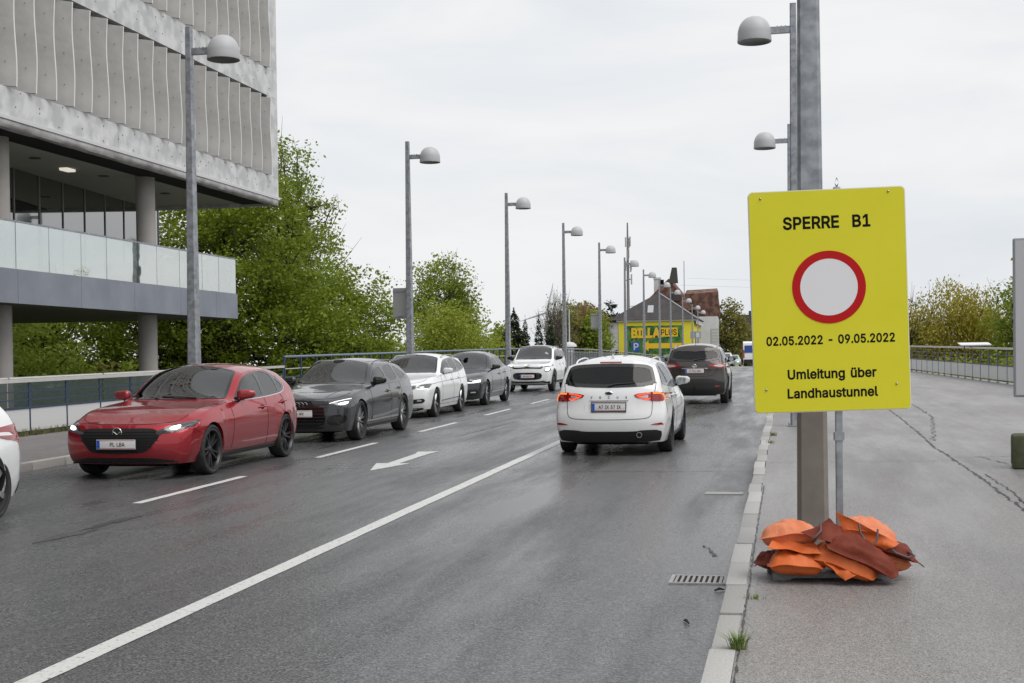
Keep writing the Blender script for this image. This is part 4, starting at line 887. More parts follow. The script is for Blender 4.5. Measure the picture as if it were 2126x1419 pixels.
# ------------------------------------------------------------------ railings
M_BLUE = mat('railing_blue', (.026,.048,.088), .45, noise=(8,.2,(.04,.065,.11)))
M_BLUEL = mat('railing_light_blue', (.14,.19,.26), .45)
M_RAIL = mat('handrail_light', (.50,.49,.46), .45, .1, noise=(4,.2,(.58,.57,.54)))
M_PERF = mat('perforated_panel', (.66,.66,.66), .55, 0, noise=(60,.3,(.58,.58,.58)))
def post_mesh():
    b = MB(); b.box(-.045,.045,-.012,.012,.56,1.10).box(-.016,.016,-.012,.012,0,.56).box(-.05,.05,-.04,.04,-.02,.02); o = b.build('post', M_BLUE, None); me = o.data; bpy.data.objects.remove(o); return me
ME_FPOST = post_mesh()
def panel_fence(name, path, label, group, dz=.12, step=1.45, hs=1.):
    """posts, light handrail, two bars, mid rail and white perforated panels along a list of (x, y)"""
    r = empty(name, (0,0,0), 0, label, 'railing', group); P = [Vector((x, y, road_z(y)+dz)) for x, y in path]
    def bar(a, b, z, hw, hh, nm, m):
        d = (b - a); ln = d.length; ang = math.atan2(d.y, d.x); e = math.asin(d.z/ln)
        o = MB().box(0, ln, -hw, hw, -hh, hh).build(nm, m, r); o.location = a + Vector((0,0,z*hs)); o.rotation_euler = (0, -e, ang)
    for i, p in enumerate(P):
        d = P[min(i+1, len(P)-1)] - P[max(i-1, 0)]
        link('post', ME_FPOST, r, p, (0, 0, math.atan2(d.y, d.x)), (1.3 if hs > 1 else 1, 1, hs))
        if i < len(P)-1:
            q = P[i+1]
            if i % 2 == 0 and i+2 < len(P): bar(p, P[i+2], 1.135, .055, .035, 'handrail', M_RAIL)
            elif i % 2 == 0: bar(p, q, 1.135, .055, .035, 'handrail', M_RAIL)
            for z in (.91, .74): bar(p, q, z, .012, .013, 'bar', M_BLUE)
            bar(p, q, .575, .02, .02, 'mid_rail', M_BLUE)
            g = (q - p); a = p + g*.02; b_ = q - g*.02; bar(a, b_, .32, .004, .228*hs, 'panel', M_PERF)
    return r
yA = [9 + i*1.447 for i in range(21)] + [39.1]
panel_fence('railing', [(FX_L, y) for y in yA], 'near blue railing with white panels and light handrail left of the red car', 'railings of the bridge')
M_SCREEN = mat('greenish_screen_glass', (.10,.13,.12), .08, 0, .6, alpha=.62)
gs = empty('glass_parapet', (0,0,0), 0, 'low greenish glass parapet with light rail behind the blue railing', 'parapet')
for i in range(7):
    y0, y1 = 10 + i*4.1, 10 + (i+1)*4.1 - .04
    o = MB(); o.add([(-16.9+.02*i,y0,road_z(y0)-.9),(-16.9+.02*i,y1,road_z(y1)-.9),(-16.9+.02*i,y1,road_z(y1)+1.22),(-16.9+.02*i,y0,road_z(y0)+1.22),(-16.92+.02*i,y0,road_z(y0)-.9),(-16.92+.02*i,y1,road_z(y1)-.9),(-16.92+.02*i,y1,road_z(y1)+1.22),(-16.92+.02*i,y0,road_z(y0)+1.22)], [(0,1,2,3),(7,6,5,4),(0,4,5,1),(2,6,7,3),(0,3,7,4),(1,5,6,2)]); o.build('pane', M_SCREEN, gs)
    b = MB(); b.tube([(-16.9+.02*i,y0,road_z(y0)+1.25),(-16.9+.02*i,y1,road_z(y1)+1.25)], .035, 8); b.build('rail', M_RAIL, gs)
yR = list(np.arange(36, 112, 1.45))
panel_fence('railing', [(fx_r(y), y) for y in yR], 'far railing with white panels along the right edge of the bridge', 'railings of the bridge', hs=1.12)
# slanted info board on the right railing
ib = empty('info_desk', (fx_r(56.4)+.1, 56.4, road_z(56.4)+.12), .1, 'white slanted panel mounted on the far right railing', 'information desk')
MB().bbox(-.6,.6,-.3,.3,-.02,.02,.006, mtx=Matrix.Translation((0,0,1.42)) @ Matrix.Rotation(.16,4,'X')).build('top', mat('desk_white', (.72,.73,.74), .3), ib)
for yy in (-.4,.4): MB().box(yy-.02,yy+.02,-.02,.02,1.2,1.41).build('bracket', M_BLUE, ib)

def bar_fence(name, y0, y1, label, top, m_top, m_post, step, thin, x=FX_L, low=True):
    r = empty(name, (0,0,0), 0, label, 'railing', 'railings of the bridge'); ys = list(np.arange(y0, y1, step)); z0 = lambda y: road_z(y) + .12
    for y in ys: link('post', ME_P2 if m_post is M_BLUE else ME_P3, r, (x, y, z0(y)), None, (1, 1, top))
    for i in range(0, len(ys)-1, 4):
        j = min(i+4, len(ys)-1); a, b_ = ys[i], ys[j]
        MB().tube([(x, a, z0(a)+top), (x, b_, z0(b_)+top)], .04, 8).build('handrail', m_top, r, 60)
        for z in ((1.06, .80, .55) if thin is None else (top-.22, .12)): MB().tube([(x, a, z0(a)+z), (x, b_, z0(b_)+z)], .017, 6).build('bar', M_RAIL if z > 1 else m_post, r)
        if thin is None: MB().add([(x, a, z0(a)+.05), (x, b_, z0(b_)+.05), (x, b_, z0(b_)+.5), (x, a, z0(a)+.5), (x-.01, a, z0(a)+.05), (x-.01, b_, z0(b_)+.05), (x-.01, b_, z0(b_)+.5), (x-.01, a, z0(a)+.5)], [(0,1,2,3),(7,6,5,4),(2,6,7,3),(0,4,5,1)]).build('panel', M_PERF, r)
    if thin:
        b = MB()
        for y in np.arange(y0, y1-step, thin): b.box(x-.008, x+.008, y-.008, y+.008, z0(y)+.12, z0(y)+top-.22)
        b.build('thin_bars', M_GALV, r)['kind'] = 'stuff'
    return r
M_DARKM = mat('railing_dark', (.035,.04,.05), .5)
o = MB().box(-.03,.03,-.03,.03,0,1).build('post', M_BLUE, None); ME_P2 = o.data; bpy.data.objects.remove(o)
o = MB().box(-.02,.02,-.05,.05,0,1).build('post', M_DARKM, None); ME_P3 = o.data; bpy.data.objects.remove(o)
bar_fence('railing', 39.2, 81, 'taller blue railing running behind the queue of cars', 1.44, M_BLUEL, M_BLUE, 1.45, None)
bar_fence('railing', 81.2, 198, 'far grey railing of upright bars in front of the yellow house', 1.40, M_GALV, M_DARKM, 1.3, .17)
# ------------------------------------------------------------------ office building on the left (about one degree off the road's line)
M_FACADE = mat('brushed_facade_panel', (.50,.505,.51), .5, .1, noise=(2.2,.10,(.68,.68,.685),3), bump=(3,.12,.02))
M_FIN = mat('sunshade_fin', (.31,.305,.295), .45, .15, noise=(1.2,.16,(.42,.415,.405),4), bump=(2.5,.2,.03))
M_FINEDGE = mat('fin_edge', (.80,.80,.79), .5)
M_BOLT = mat('bolt_dark', (.13,.12,.11), .6)
M_FASCIA = mat('fascia_blue_grey', (.20,.22,.265), .5, .1, noise=(1.1,.18,(.26,.28,.325),6))
M_SOFFIT = mat('soffit_plaster', (.42,.42,.37), .85, noise=(.8,.2,(.46,.46,.41)))
M_COLUMN = mat('concrete_column', (.40,.375,.355), .85, noise=(3,.2,(.46,.435,.415),6), bump=(30,.12,.004))
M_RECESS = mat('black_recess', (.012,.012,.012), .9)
def mirror_glass(name, refl, tint, fac):
    m = bpy.data.materials.new(name); m.use_nodes = True; n = m.node_tree.nodes; l = m.node_tree.links; n.clear(); out = n.new('ShaderNodeOutputMaterial')
    tr = n.new('ShaderNodeBsdfTransparent'); tr.inputs[0].default_value = (*tint, 1); gl = n.new('ShaderNodeBsdfGlossy'); gl.inputs['Roughness'].default_value = .015; gl.inputs['Color'].default_value = (*refl, 1)
    tc = n.new('ShaderNodeTexCoord'); t = n.new('ShaderNodeTexNoise'); t.inputs['Scale'].default_value = 1.2; l.new(tc.outputs['Object'], t.inputs['Vector']); bp = n.new('ShaderNodeBump'); bp.inputs['Strength'].default_value = .05; bp.inputs['Distance'].default_value = .05; l.new(t.outputs['Fac'], bp.inputs['Height']); l.new(bp.outputs[0], gl.inputs['Normal'])
    ms = n.new('ShaderNodeMixShader'); ms.inputs[0].default_value = fac; l.new(tr.outputs[0], ms.inputs[1]); l.new(gl.outputs[0], ms.inputs[2]); l.new(ms.outputs[0], out.inputs[0]); return m
M_BALGLASS = mirror_glass('balustrade_glass', (.86,.89,.875), (.78,.83,.81), .64)
M_WGLASS = mat('window_wall_glass', (.03,.036,.034), .02, 0, .5, coat=1., ior=3.0)
M_LEDGE = mat('ledge_white', (.60,.60,.61), .45)
M_STRIP = mat('zinc_strip', (.30,.29,.285), .4, .3, noise=(2.2,.16,(.52,.51,.51),5), bump=(3,.3,.03))
BD = empty('office_building', (-17.72, 0, 0), -.0171, 'office building with rows of wavy upright fins above a glass balcony', 'building')
def bpart(name, b, m, smooth=None, parent=None): return b.build(name, m, parent or BD, smooth)
YE = 42.98; Y0 = -44.0; DEEP = -26.0
Z_S = [(8.27 + k*3.585, 10.95 + k*3.585) for k in range(4)]
# core behind the fins
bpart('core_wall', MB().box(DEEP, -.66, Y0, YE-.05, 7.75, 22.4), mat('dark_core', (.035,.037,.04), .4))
# spandrel bands, cut in panels
zb = [(7.62, 8.27)] + [(Z_S[k][1], Z_S[k+1][0]) for k in range(3)] + [(Z_S[3][1], 22.5)]
for k, (a, b_) in enumerate(zb):
    y = YE
    while y > Y0:
        y2 = max(y - 5.4, Y0); bpart('band_panel', MB().box(-.54, 0, y2+.008, y-.008, a+.003, b_-.003), M_FACADE); y = y2
    if k < 3:
        bb = MB()
        for y in np.arange(8, YE-.3, .9):
            for zz in (a + (b_-a)*.28, a + (b_-a)*.75):
                yy, z2 = y + random.uniform(-.3,.3), zz + random.uniform(-.12,.12); bb.lathe([(.018,.0),(.018,.008),(.001,.009)], 6, 'x', (0,yy,z2))
        bpart('rivets', bb, M_BOLT)['kind'] = 'stuff'
# end pier
for k, (a, b_) in enumerate(Z_S): bpart('end_panel', MB().box(-.54, .0, YE-.88, YE-.004, a+.003, b_-.003), M_FACADE)
bpart('end_wall', MB().box(DEEP, -.545, YE-.045, YE-.001, 7.62, 22.5), M_FACADE)
bpart('ledge', MB().bbox(-.5, .05, Y0, YE+.02, 7.52, 7.615, .008), M_LEDGE)
# zinc strip under the ledge, slightly buckled
V = []; F = []; n = 0
for i, y in enumerate(np.arange(Y0, YE+.01, .55)):
    j = random.uniform(-.012,.012); V += [(.02, y, 7.515), (.035+j, y, 7.42), (.0+j, y, 7.34+random.uniform(-.015,.015)), (-.12, y, 7.31+random.uniform(-.01,.01))]
    if i:
        for k in range(3): F.append(((i-1)*4+k, i*4+k, i*4+k+1, (i-1)*4+k+1))
link('zinc_strip', mesh('zinc_strip', V, F, M_STRIP, 50), BD)
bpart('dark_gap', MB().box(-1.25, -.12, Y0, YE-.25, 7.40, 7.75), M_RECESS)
bpart('soffit', MB().box(DEEP, -1.25, Y0, YE-.25, 7.44, 7.75), M_SOFFIT)
bpart('soffit_edge', MB().box(DEEP, -.02, YE-.24, YE+.0, 7.33, 7.62), M_FACADE)
# fins: wavy panels set like shingles
def fin_mesh(seed):
    rnd = random.Random(seed); V = []; F = []; MI = []; nz = 13; h = 2.56; ph = rnd.uniform(-.6, .6); T = (0, .35, .7, 1.0)
    nw = len(T) + 2
    for i in range(nz):
        z = h*i/(nz-1); wv = .020*math.sin(z*2.5 + ph); sh = .012*math.sin(z*2.5 + ph + .6)
        for t in T: V.append((-.58 + .74*t + wv*(.35+.65*t), .74*t + sh*t, z))
        V.append((-.58 + .74 + wv - .005, .74 + sh + .05, z)); V.append((-.58 + .74 + wv - .06, .74 + sh + .045, z))
    for i in range(nz-1):
        for k in range(nw-1): F.append((i*nw+k, i*nw+k+1, (i+1)*nw+k+1, (i+1)*nw+k)); MI.append(1 if k >= len(T)-1 else 0)
    k0 = len(V)                                             # back sheet closes the panel
    for i in range(nz):
        z = h*i/(nz-1); wv = .020*math.sin(z*2.5 + ph); V += [(-.43, .02, z), (-.58 + .74 + wv - .06, .74 + .045, z)]
        if i: F.append((k0+2*i-2, k0+2*i, k0+2*i+1, k0+2*i-1)); MI.append(0)
    F.append(tuple(range(nw)) + (k0+1, k0)); MI.append(0)
    for z in (.5, 1.3, 2.1):                                # bolts
        t = .78; x, y = -.58 + .74*t, .74*t; k0 = len(V); nrm = Vector((.74,-.74,0)).normalized(); tg = Vector((.74,.74,0)).normalized()
        c = Vector((x, y, z)) + nrm*.04; c.z += rnd.uniform(-.08, .08)
        for a in range(6): V.append(tuple(c + tg*.017*math.cos(a*PI/3) + Vector((0,0,.017*math.sin(a*PI/3)))))
        F.append(tuple(range(k0, k0+6))); MI.append(2)
    return mesh('fin', V, F, [M_FIN, M_FINEDGE, M_BOLT], 40, MI)
FINS = [fin_mesh(s) for s in range(6)]
for r_, (a, b_) in enumerate(Z_S[:4]):
    for i in range(74 if r_ < 3 else 60):
        y = YE - .90 - .815*(i+1)
        link('fin', FINS[(i*5 + r_*3) % 6], BD, (0, y, a+.01))
# storey below: columns, window wall, balcony
for y in (35.85, 28.6, 21.35, 14.1, 6.85, -.4):
    b = MB(); b.lathe([(.275, -4.0), (.275, 7.5)], 32, 'z', (-1.2, y, 0)); bpart('column', b, M_COLUMN, 40)
a_, b_ = Vector((-4.9, 43.7, 0)), Vector((-1.9, 14.0, 0)); dd = (b_ - a_).normalized(); nn = Vector((dd.y, -dd.x, 0)); nn = nn if nn.x > 0 else -nn
tot = (b_ - a_).length; npan = 20
for k in range(npan):
    p = a_ + dd*tot*k/npan; q = a_ + dd*tot*(k+1)/npan - dd*.03
    V = [p+Vector((0,0,4.2)), q+Vector((0,0,4.2)), q+Vector((0,0,7.44)), p+Vector((0,0,7.44))]; V += [v - nn*.03 for v in V]
    bpart('window_pane', MB().add(V, [(0,1,2,3),(7,6,5,4),(0,4,5,1),(1,5,6,2),(2,6,7,3),(3,7,4,0)]), M_WGLASS)
    MB().box(-.018,.018,-.02,.02,4.2,7.44).build('mullion', mat('mullion_grey', (.30,.31,.30), .4, .1), BD, loc=p + nn*.01)
# inner room behind the window wall
bpart('balcony_slab', MB().box(DEEP, -.03, Y0, 39.40, 3.38, 4.12), mat('slab_under', (.22,.22,.20), .85))
ys = [39.44, 37.9, 35.56, 32.88, 30.21, 27.49, 24.8, 22.1, 19.4, 16.7, 14, 11.3, 8, 4, 0, -6]
for y1, y0 in zip(ys[:-1], ys[1:]): bpart('fascia_panel', MB().box(-.028, .02, y0+.006, y1-.006, 3.36, 4.145), M_FASCIA)
bpart('fascia_end', MB().box(DEEP, .018, 39.405, 39.45, 3.36, 4.145), M_FASCIA)
gy = [39.38, 38.14, 37.0, 35.54, 34.18, 32.86, 31.48, 30.25, 28.82, 27.46, 26.1, 24.7, 23.3, 21.9, 20.5, 19.1, 17.7, 16.3, 14.9, 13.5]
for y1, y0 in zip(gy[:-1], gy[1:]): bpart('balustrade_pane', MB().box(-.02, 0, y0+.012, y1-.012, 4.15, 5.22), M_BALGLASS)
bpart('balustrade_rail', MB().box(-.035, .015, 13.5, 39.4, 5.222, 5.262), M_GALV)
o = MB(); o.box(DEEP, -.03, 39.36, 39.38, 4.15, 5.22); bpart('balustrade_return', o, M_BALGLASS)
for x, y in ((-2.48, 33.81),):
    lamp = MB().box(x-.12, x+.12, y-.22, y+.22, 7.37, 7.435); bpart('ceiling_lamp', lamp, mat('lit_ceiling_lamp', (.9,.88,.8), .4, emit=(1,.94,.82), es=.5))
for x, y in ((-2.26, 31.87), (-2.27, 35.39), (-2.44, 39.49)):
    b = MB(); b.lathe([(.16,7.44),(.16,7.425),(.001,7.425)], 16, 'z', (x,y,0)); bpart('downlight', b, mat('downlight_dark', (.06,.06,.055), .5))

# ------------------------------------------------------------------ the yellow diversion sign on its foot
import re
def re_split(t): return re.split('( +)', t)
M_YEL = mat('sign_yellow', (.68,.635,.022), .45, 0, .3, noise=(2.2,.3,(.73,.68,.035),4), bump=(1.6,.12,.02))
M_SRED = mat('sign_red', (.48,.006,.008), .45, 0, .25); M_SWHITE = mat('sign_white', (.76,.76,.78), .45, 0, .3); M_SBLK = mat('sign_black', (.006,.006,.007), .55, 0, .12)
SG = empty('diversion_sign', (.326, 9.86, road_z(9.86)+.12), .13, 'yellow diversion sign on a grey foot weighed down by orange sandbags', 'sign')
SW, SH, SZ = 1.118, 1.605, 1.213
pn = empty('panel', (0, 0, SZ), 0, parent=SG); pn.rotation_euler = (0, -.022, 0)
def rrect(w, h, r, n=6, cx=0, cy=0):
    P = []
    for sx, sy, a0 in ((1,1,0), (-1,1,PI/2), (-1,-1,PI), (1,-1,1.5*PI)):
        for k in range(n+1): a = a0 + PI/2*k/n; P.append((cx + sx*(w/2-r) + r*math.cos(a), cy + sy*(h/2-r) + r*math.sin(a)))
    return P
MB().prism(rrect(SW, SH, .035, cy=SH/2), -.012, .012, 'xz').build('white_back', mat('sign_edge_white', (.70,.70,.68), .4), pn)
MB().prism(rrect(SW-.012, SH-.012, .030, cy=SH/2), -.0155, -.0118, 'xz').build('yellow_face', M_YEL, pn)
def disc(name, r0, r1, y, m, c):
    b = MB(); n = 64
    V = [(c[0] + r*math.cos(2*PI*k/n), yy, c[1] + r*math.sin(2*PI*k/n)) for yy in (y, y+.003) for r in (r0, r1) for k in range(n)]
    F = [(k, (k+1)%n, n+(k+1)%n, n+k) for k in range(n)] + [(n+k, n+(k+1)%n, 3*n+(k+1)%n, 3*n+k) for k in range(n)]
    if r0 < .001: F = [tuple(n+k for k in range(n))] + [(n+k, n+(k+1)%n, 3*n+(k+1)%n, 3*n+k) for k in range(n)]
    b.add(V, F); return b.build(name, m, pn)
CC = (.0, SH*.560)
disc('red_ring', .205, .2625, -.0185, M_SRED, CC); disc('white_disc', .0, .205, -.0180, M_SWHITE, CC)
def st(txt, z, size, x=0., bold=.004, sx=1.):
    adv = lambda t: sum(GLYPHS[c][0]*1.02 if c in GLYPHS else .28 for c in t)
    tot = adv(txt); pos = 0; i = 0
    for w in re_split(txt):                                  # one object a word
        if w.strip(): link('lettering', text_mesh(w, size, M_SBLK, bold, .0005, 'LEFT', spacing=1.02), pn, (x + (pos - tot/2)*size*sx, -.0165, z), (PI/2, 0, 0), (sx, 1, 1))
        pos += adv(w)
st('SPERRE  B1', SH*.853, .163, .0, .026, .93); st('02.05.2022 - 09.05.2022', SH*.325, .118, 0, .026, .85)
st('Umleitung über', SH*.172, .128, .0, .025, .95); st('Landhaustunnel', SH*.086, .128, .0, .025, .945)
for x, z in ((-.47, SH-.05), (.44, SH-.035), (-.47, .17), (.46, .185)):
    b = MB(); b.lathe([(.009,0),(.008,-.005),(.004,-.008),(.001,-.009)], 12, 'y', (x,-.016,z)); b.build('screw', M_('silver'), pn, 50)
b = MB(); b.bbox(.025,.075,.015,.055,.03,SZ+SH+.02,.008); b.build('post', M_GALV, SG)
b = MB(); b.tube([(.05,.035,SZ+SH+.02),(.035,.035,SZ+SH+.05),(.05,.035,SZ+SH+.085),(.065,.035,SZ+SH+.05),(.05,.035,SZ+SH+.02)], .006, 6); b.build('lifting_eye', M_('black'), SG)
for z in (1.42, 2.55): MB().box(-.3,.35,.0125,.03,z-.02,z+.02).build('clamp_rail', M_GALV, SG)
MB().box(.015,.085,.005,.06,1.0,1.06).build('post_collar', M_GALV, SG)
ft = MB(); prof = [(-.45,0),(-.45,.05),(-.42,.072),(-.36,.07),(-.28,.05),(.26,.05),(.34,.07),(.40,.072),(.44,.05),(.44,0),(.34,0),(.28,.018),(-.30,.018),(-.36,0)]
for y0 in (-.10, .20): ft.prism(prof, y0, y0+.07, 'xz')
ft.box(-.3,.3,-.03,.20,.02,.05); ft.build('foot', mat('foot_rubber', (.16,.165,.17), .7, noise=(20,.2,(.22,.22,.225)), bump=(40,.2,.003)), SG)

# sandbags: four corners in sign space (x right, y away, z up), puffed and with a flat welded hem
M_ORANGE = mat('sandbag_orange', (.56,.10,.018), .5, 0, .3, noise=(5,.22,(.68,.17,.05),6), bump=(9,.6,.03))
M_ORANGE2 = mat('sandbag_faded', (.62,.16,.065), .5, 0, .35, noise=(5,.22,(.72,.26,.13),6), bump=(9,.6,.03))
M_RUST = mat('sandbag_red_brown', (.125,.020,.010), .6, 0, .2, noise=(6,.2,(.19,.04,.022),6), bump=(10,.6,.03))
def sandbag(cen, half, rot, m, label, seed=1, hem=.02, handle=None, flap=None, fm=None, taper=0.):
    """plump sack: centre, half sizes (length, width, thickness), euler turn, with a flat welded hem round it; flap = loose sheet corners"""
    rnd = random.Random(seed); nu, nv = 30, 22; L_, W_, T_ = half
    r = empty('sandbag', SG.location, SG.rotation_euler.z, label, 'sandbag', 'sandbags on the foot of the yellow sign')
    k = [rnd.uniform(0, 6.28) for _ in range(8)]; V = []; F = []
    mt = Matrix.Translation(cen) @ Matrix.Rotation(rot[2], 4, 'Z') @ Matrix.Rotation(rot[1], 4, 'Y') @ Matrix.Rotation(rot[0], 4, 'X')
    hu, hv = 1 + hem/L_, 1 + hem/W_
    for sgn in (1, -1):
        for i in range(nu+1):
            for j in range(nv+1):
                u = (2*i/nu - 1)*hu; v = (2*j/nv - 1)*hv
                fu = max(0, 1 - abs(u)**3.2); fv = max(0, 1 - abs(v)**3.2); f = (fu*fv)**.5
                cr = (abs(u)*abs(v))**3
                x = u*L_*(1 - .05*v*v - .04*cr); y = v*W_*(1 - .10*u*u)*(1 - taper*u*.5)
                wr = T_*(.13*math.sin(5*u+k[0]+2*v)*math.cos(3*v+k[1]) + .08*math.sin(9*v - 5*u + k[2]) + .05*math.sin(14*u + 6*v + k[3])) * f
                ed = .005*(1-f)*math.sin(4*u+k[4]) + .004*(1-f)*math.sin(5*v+k[5])
                pucker = .0025*math.sin(22*u+k[6])*(1-fv)*(f > 0) + .0025*math.sin(20*v+k[7])*(1-fu)*(f > 0)
                z = sgn*T_*f*(1 - taper*u*.6) + wr*(1 if sgn > 0 else .3) + ed + pucker + .0016*sgn
                z -= .05*T_*0 + .02*u*u
                V.append(mt @ Vector((x, y, z)))
    w = (nu+1)*(nv+1); I = lambda q, i, j: q*w + i*(nv+1) + j
    for i in range(nu):
        for j in range(nv): F += [(I(0,i,j), I(0,i+1,j), I(0,i+1,j+1), I(0,i,j+1)), (I(1,i,j), I(1,i,j+1), I(1,i+1,j+1), I(1,i+1,j))]
    for i in range(nu): F += [(I(0,i,0), I(1,i,0), I(1,i+1,0), I(0,i+1,0)), (I(0,i,nv), I(0,i+1,nv), I(1,i+1,nv), I(1,i,nv))]
    for j in range(nv): F += [(I(0,0,j), I(0,0,j+1), I(1,0,j+1), I(1,0,j)), (I(0,nu,j), I(1,nu,j), I(1,nu,j+1), I(0,nu,j+1))]
    b = MB(); b.add(V, F); b.build('sack', m, r, 75)
    for q, fl in enumerate(flap or ()):
        A, B, C, D = [Vector(p) for p in fl]; n1, n2 = 12, 8; V = []; F = []; N = (B-A).cross(D-A).normalized()
        for s_ in (0, 1):
            for i in range(n1+1):
                for j in range(n2+1):
                    u, v = i/n1, j/n2; V.append(A*(1-u)*(1-v) + B*u*(1-v) + C*u*v + D*(1-u)*v + N*(.016*math.sin(5*u+k[0]+q)*math.sin(3.1*v) + .008*math.sin(11*u+6*v+k[1]) - .003*s_))
        w = (n1+1)*(n2+1); J = lambda q_, i, j: q_*w + i*(n2+1) + j
        for i in range(n1):
            for j in range(n2): F += [(J(0,i,j), J(0,i+1,j), J(0,i+1,j+1), J(0,i,j+1)), (J(1,i,j), J(1,i,j+1), J(1,i+1,j+1), J(1,i+1,j))]
        for i in range(n1): F += [(J(0,i,0), J(1,i,0), J(1,i+1,0), J(0,i+1,0)), (J(0,i,n2), J(0,i+1,n2), J(1,i+1,n2), J(1,i,n2))]
        b = MB(); b.add(V, F); b.build('flap', fm or m, r, 60)
    if handle:
        b = MB(); b.tube(handle, .0075, 7); b.build('carry_loop', mat('loop_grey', (.09,.085,.09), .5), r, 60)
    return r
R_ = math.radians
sandbag((-.285,-.10,.135), (.185,.17,.082), (0,R_(2),R_(-6)), M_ORANGE, 'bright orange sandbag at the bottom left, under the others', 3)
sandbag((.16,.03,.135), (.20,.17,.082), (0,0,R_(8)), M_ORANGE, 'orange sandbag buried in the middle of the pile', 4)
sandbag((-.40,.10,.13), (.13,.13,.06), (0,R_(-6),R_(20)), M_RUST, 'dark red bag tip poking out at the far left of the pile', 5, flap=[[(-.58,-.03,.10),(-.44,-.10,.12),(-.42,.0,.20),(-.50,.06,.18)]])
sandbag((-.315,.02,.325), (.20,.15,.088), (R_(-4),R_(-4),R_(-5)), M_ORANGE2, 'pale orange sandbag lying on top at the left of the pile', 8)
sandbag((.055,-.17,.165), (.225,.135,.085), (R_(16),R_(20),R_(-10)), M_ORANGE, 'orange sandbag sliding down the front middle of the pile to a point', 11, flap=[[(-.50,-.19,.255),(-.13,-.27,.21),(-.16,-.14,.27),(-.44,-.10,.295)], [(-.12,-.29,.17),(.02,-.33,.035),(.12,-.31,.08),(.02,-.25,.17)]])
sandbag((.36,.06,.135), (.17,.16,.08), (0,R_(4),R_(12)), M_ORANGE2, 'orange sandbag half hidden at the bottom right', 14)
sandbag((.40,.0,.225), (.17,.12,.05), (R_(4),R_(16),R_(-8)), M_RUST, 'dark red bag end sticking out to the right with a grey loop', 17, flap=[[(.42,-.10,.20),(.62,-.12,.10),(.52,-.01,.15),(.40,.02,.23)]], handle=[(.38,-.13,.235),(.41,-.165,.205),(.49,-.175,.175),(.54,-.15,.185),(.50,-.12,.21)])
sandbag((.255,.06,.335), (.20,.15,.088), (R_(-3),R_(17),R_(4)), M_ORANGE2, 'pale orange sandbag on top at the right of the pile', 20, flap=[[(.0,-.10,.50),(.44,-.13,.27),(.34,-.13,.225),(.06,-.08,.34)]], fm=M_ORANGE, handle=[(.155,-.14,.415),(.16,-.17,.35),(.20,-.195,.285),(.24,-.19,.265),(.275,-.18,.30),(.285,-.15,.375)])
sandbag((.17,-.22,.215), (.26,.115,.068), (R_(22),R_(27),R_(-8)), M_RUST, 'dark brown sandbag lying diagonally across the front of the pile', 26, taper=.35, flap=[[(-.27,-.22,.36),(.02,-.30,.27),(.06,-.16,.36),(-.05,-.12,.45)]], handle=[(-.12,-.17,.42),(-.125,-.225,.375),(-.17,-.25,.33),(-.19,-.235,.315)])

# board on a concrete block at the right edge
BX = empty('notice_board', (3.85, 18.35, road_z(18.3)+.12), -.12, 'large grey panel at the right picture edge, standing on a mossy block', 'board')
MB().bbox(-.92,.92,-.05,.05,.93,3.02,.02).build('panel', mat('panel_grey', (.30,.31,.33), .45, .2), BX)
MB().box(-.89,.89,-.054,-.0505,.96,2.99).build('face', mat('panel_face', (.50,.50,.52), .4), BX)
for x in (-.55,.55): MB().box(x-.04,x+.04,.051,.10,.3,2.9).build('post', M_GALV, BX)
for z in (1.9, 2.1): MB().box(-.935,-.921,-.02,.02,z,z+.06).build('hinge', M_('black'), BX)
CB = empty('concrete_block', (3.85, 18.35, road_z(18.3)+.12), -.12, 'mossy concrete block under the grey panel at the right edge', 'concrete block')
MB().bbox(-.95,.95,-.3,.3,0,.44,.05).build('block', mat('mossy_concrete', (.10,.10,.065), .9, noise=(7,.2,(.045,.06,.02),6), bump=(25,.4,.01)), CB, 40)
MB().tube([(-.4,0,.43),(-.4,.0,.52),(-.25,0,.52),(-.25,0,.43)], .012, 6).build('lifting_loop', M_IRON, CB)
# weeds
def tuft(name, loc, n, h, spread, label, m, seed=1):
    rnd = random.Random(seed); V = []
    for i in range(n):
        a = rnd.uniform(0, 2*PI); r0 = rnd.uniform(0, spread*.4); hh = h*rnd.uniform(.4, 1); lean = rnd.uniform(.1, .8)*hh; w = rnd.uniform(.003, .006)
        x, y = r0*math.cos(a), r0*math.sin(a); dx, dy = math.cos(a), math.sin(a); px, py = -dy*w, dx*w
        for t0, t1 in ((0,.5), (.5,1)):
            def P(t, s): k = (1-t*.9); return (x + dx*lean*t*t + px*s*k, y + dy*lean*t*t + py*s*k, hh*(t - .25*t*t))
            V += [P(t0,-1), P(t0,1), P(t1,1), P(t1,-1)]
    o = link(name, quads_np(name, V, m), None, loc); tag(o, label, 'weed', 'weeds in the kerb joint'); return o
M_WEED = mat('weed_green', (.10,.17,.025), .6, noise=(20,.2,(.17,.22,.05)))
tuft('grass_tuft', (-.28, 7.55, road_z(7.5)+.12), 110, .15, .13, 'grass tuft growing in the kerb joint at the bottom of the picture', M_WEED, 2)
tuft('grass_tuft', (-.22, 9.0, road_z(9)+.12), 26, .06, .2, 'low weed in the kerb joint between the sandbags and the grass tuft', M_WEED, 7); tuft('grass_tuft', (-.25, 24.4, road_z(24.4)+.12), 60, .12, .2, 'small weed at the kerb far behind the sign foot', M_WEED, 3); tuft('grass_tuft', (-.27, 22.6, road_z(22.6)+.12), 50, .10, .2, 'smaller weed at the kerb just below the sign panel', M_WEED, 4)
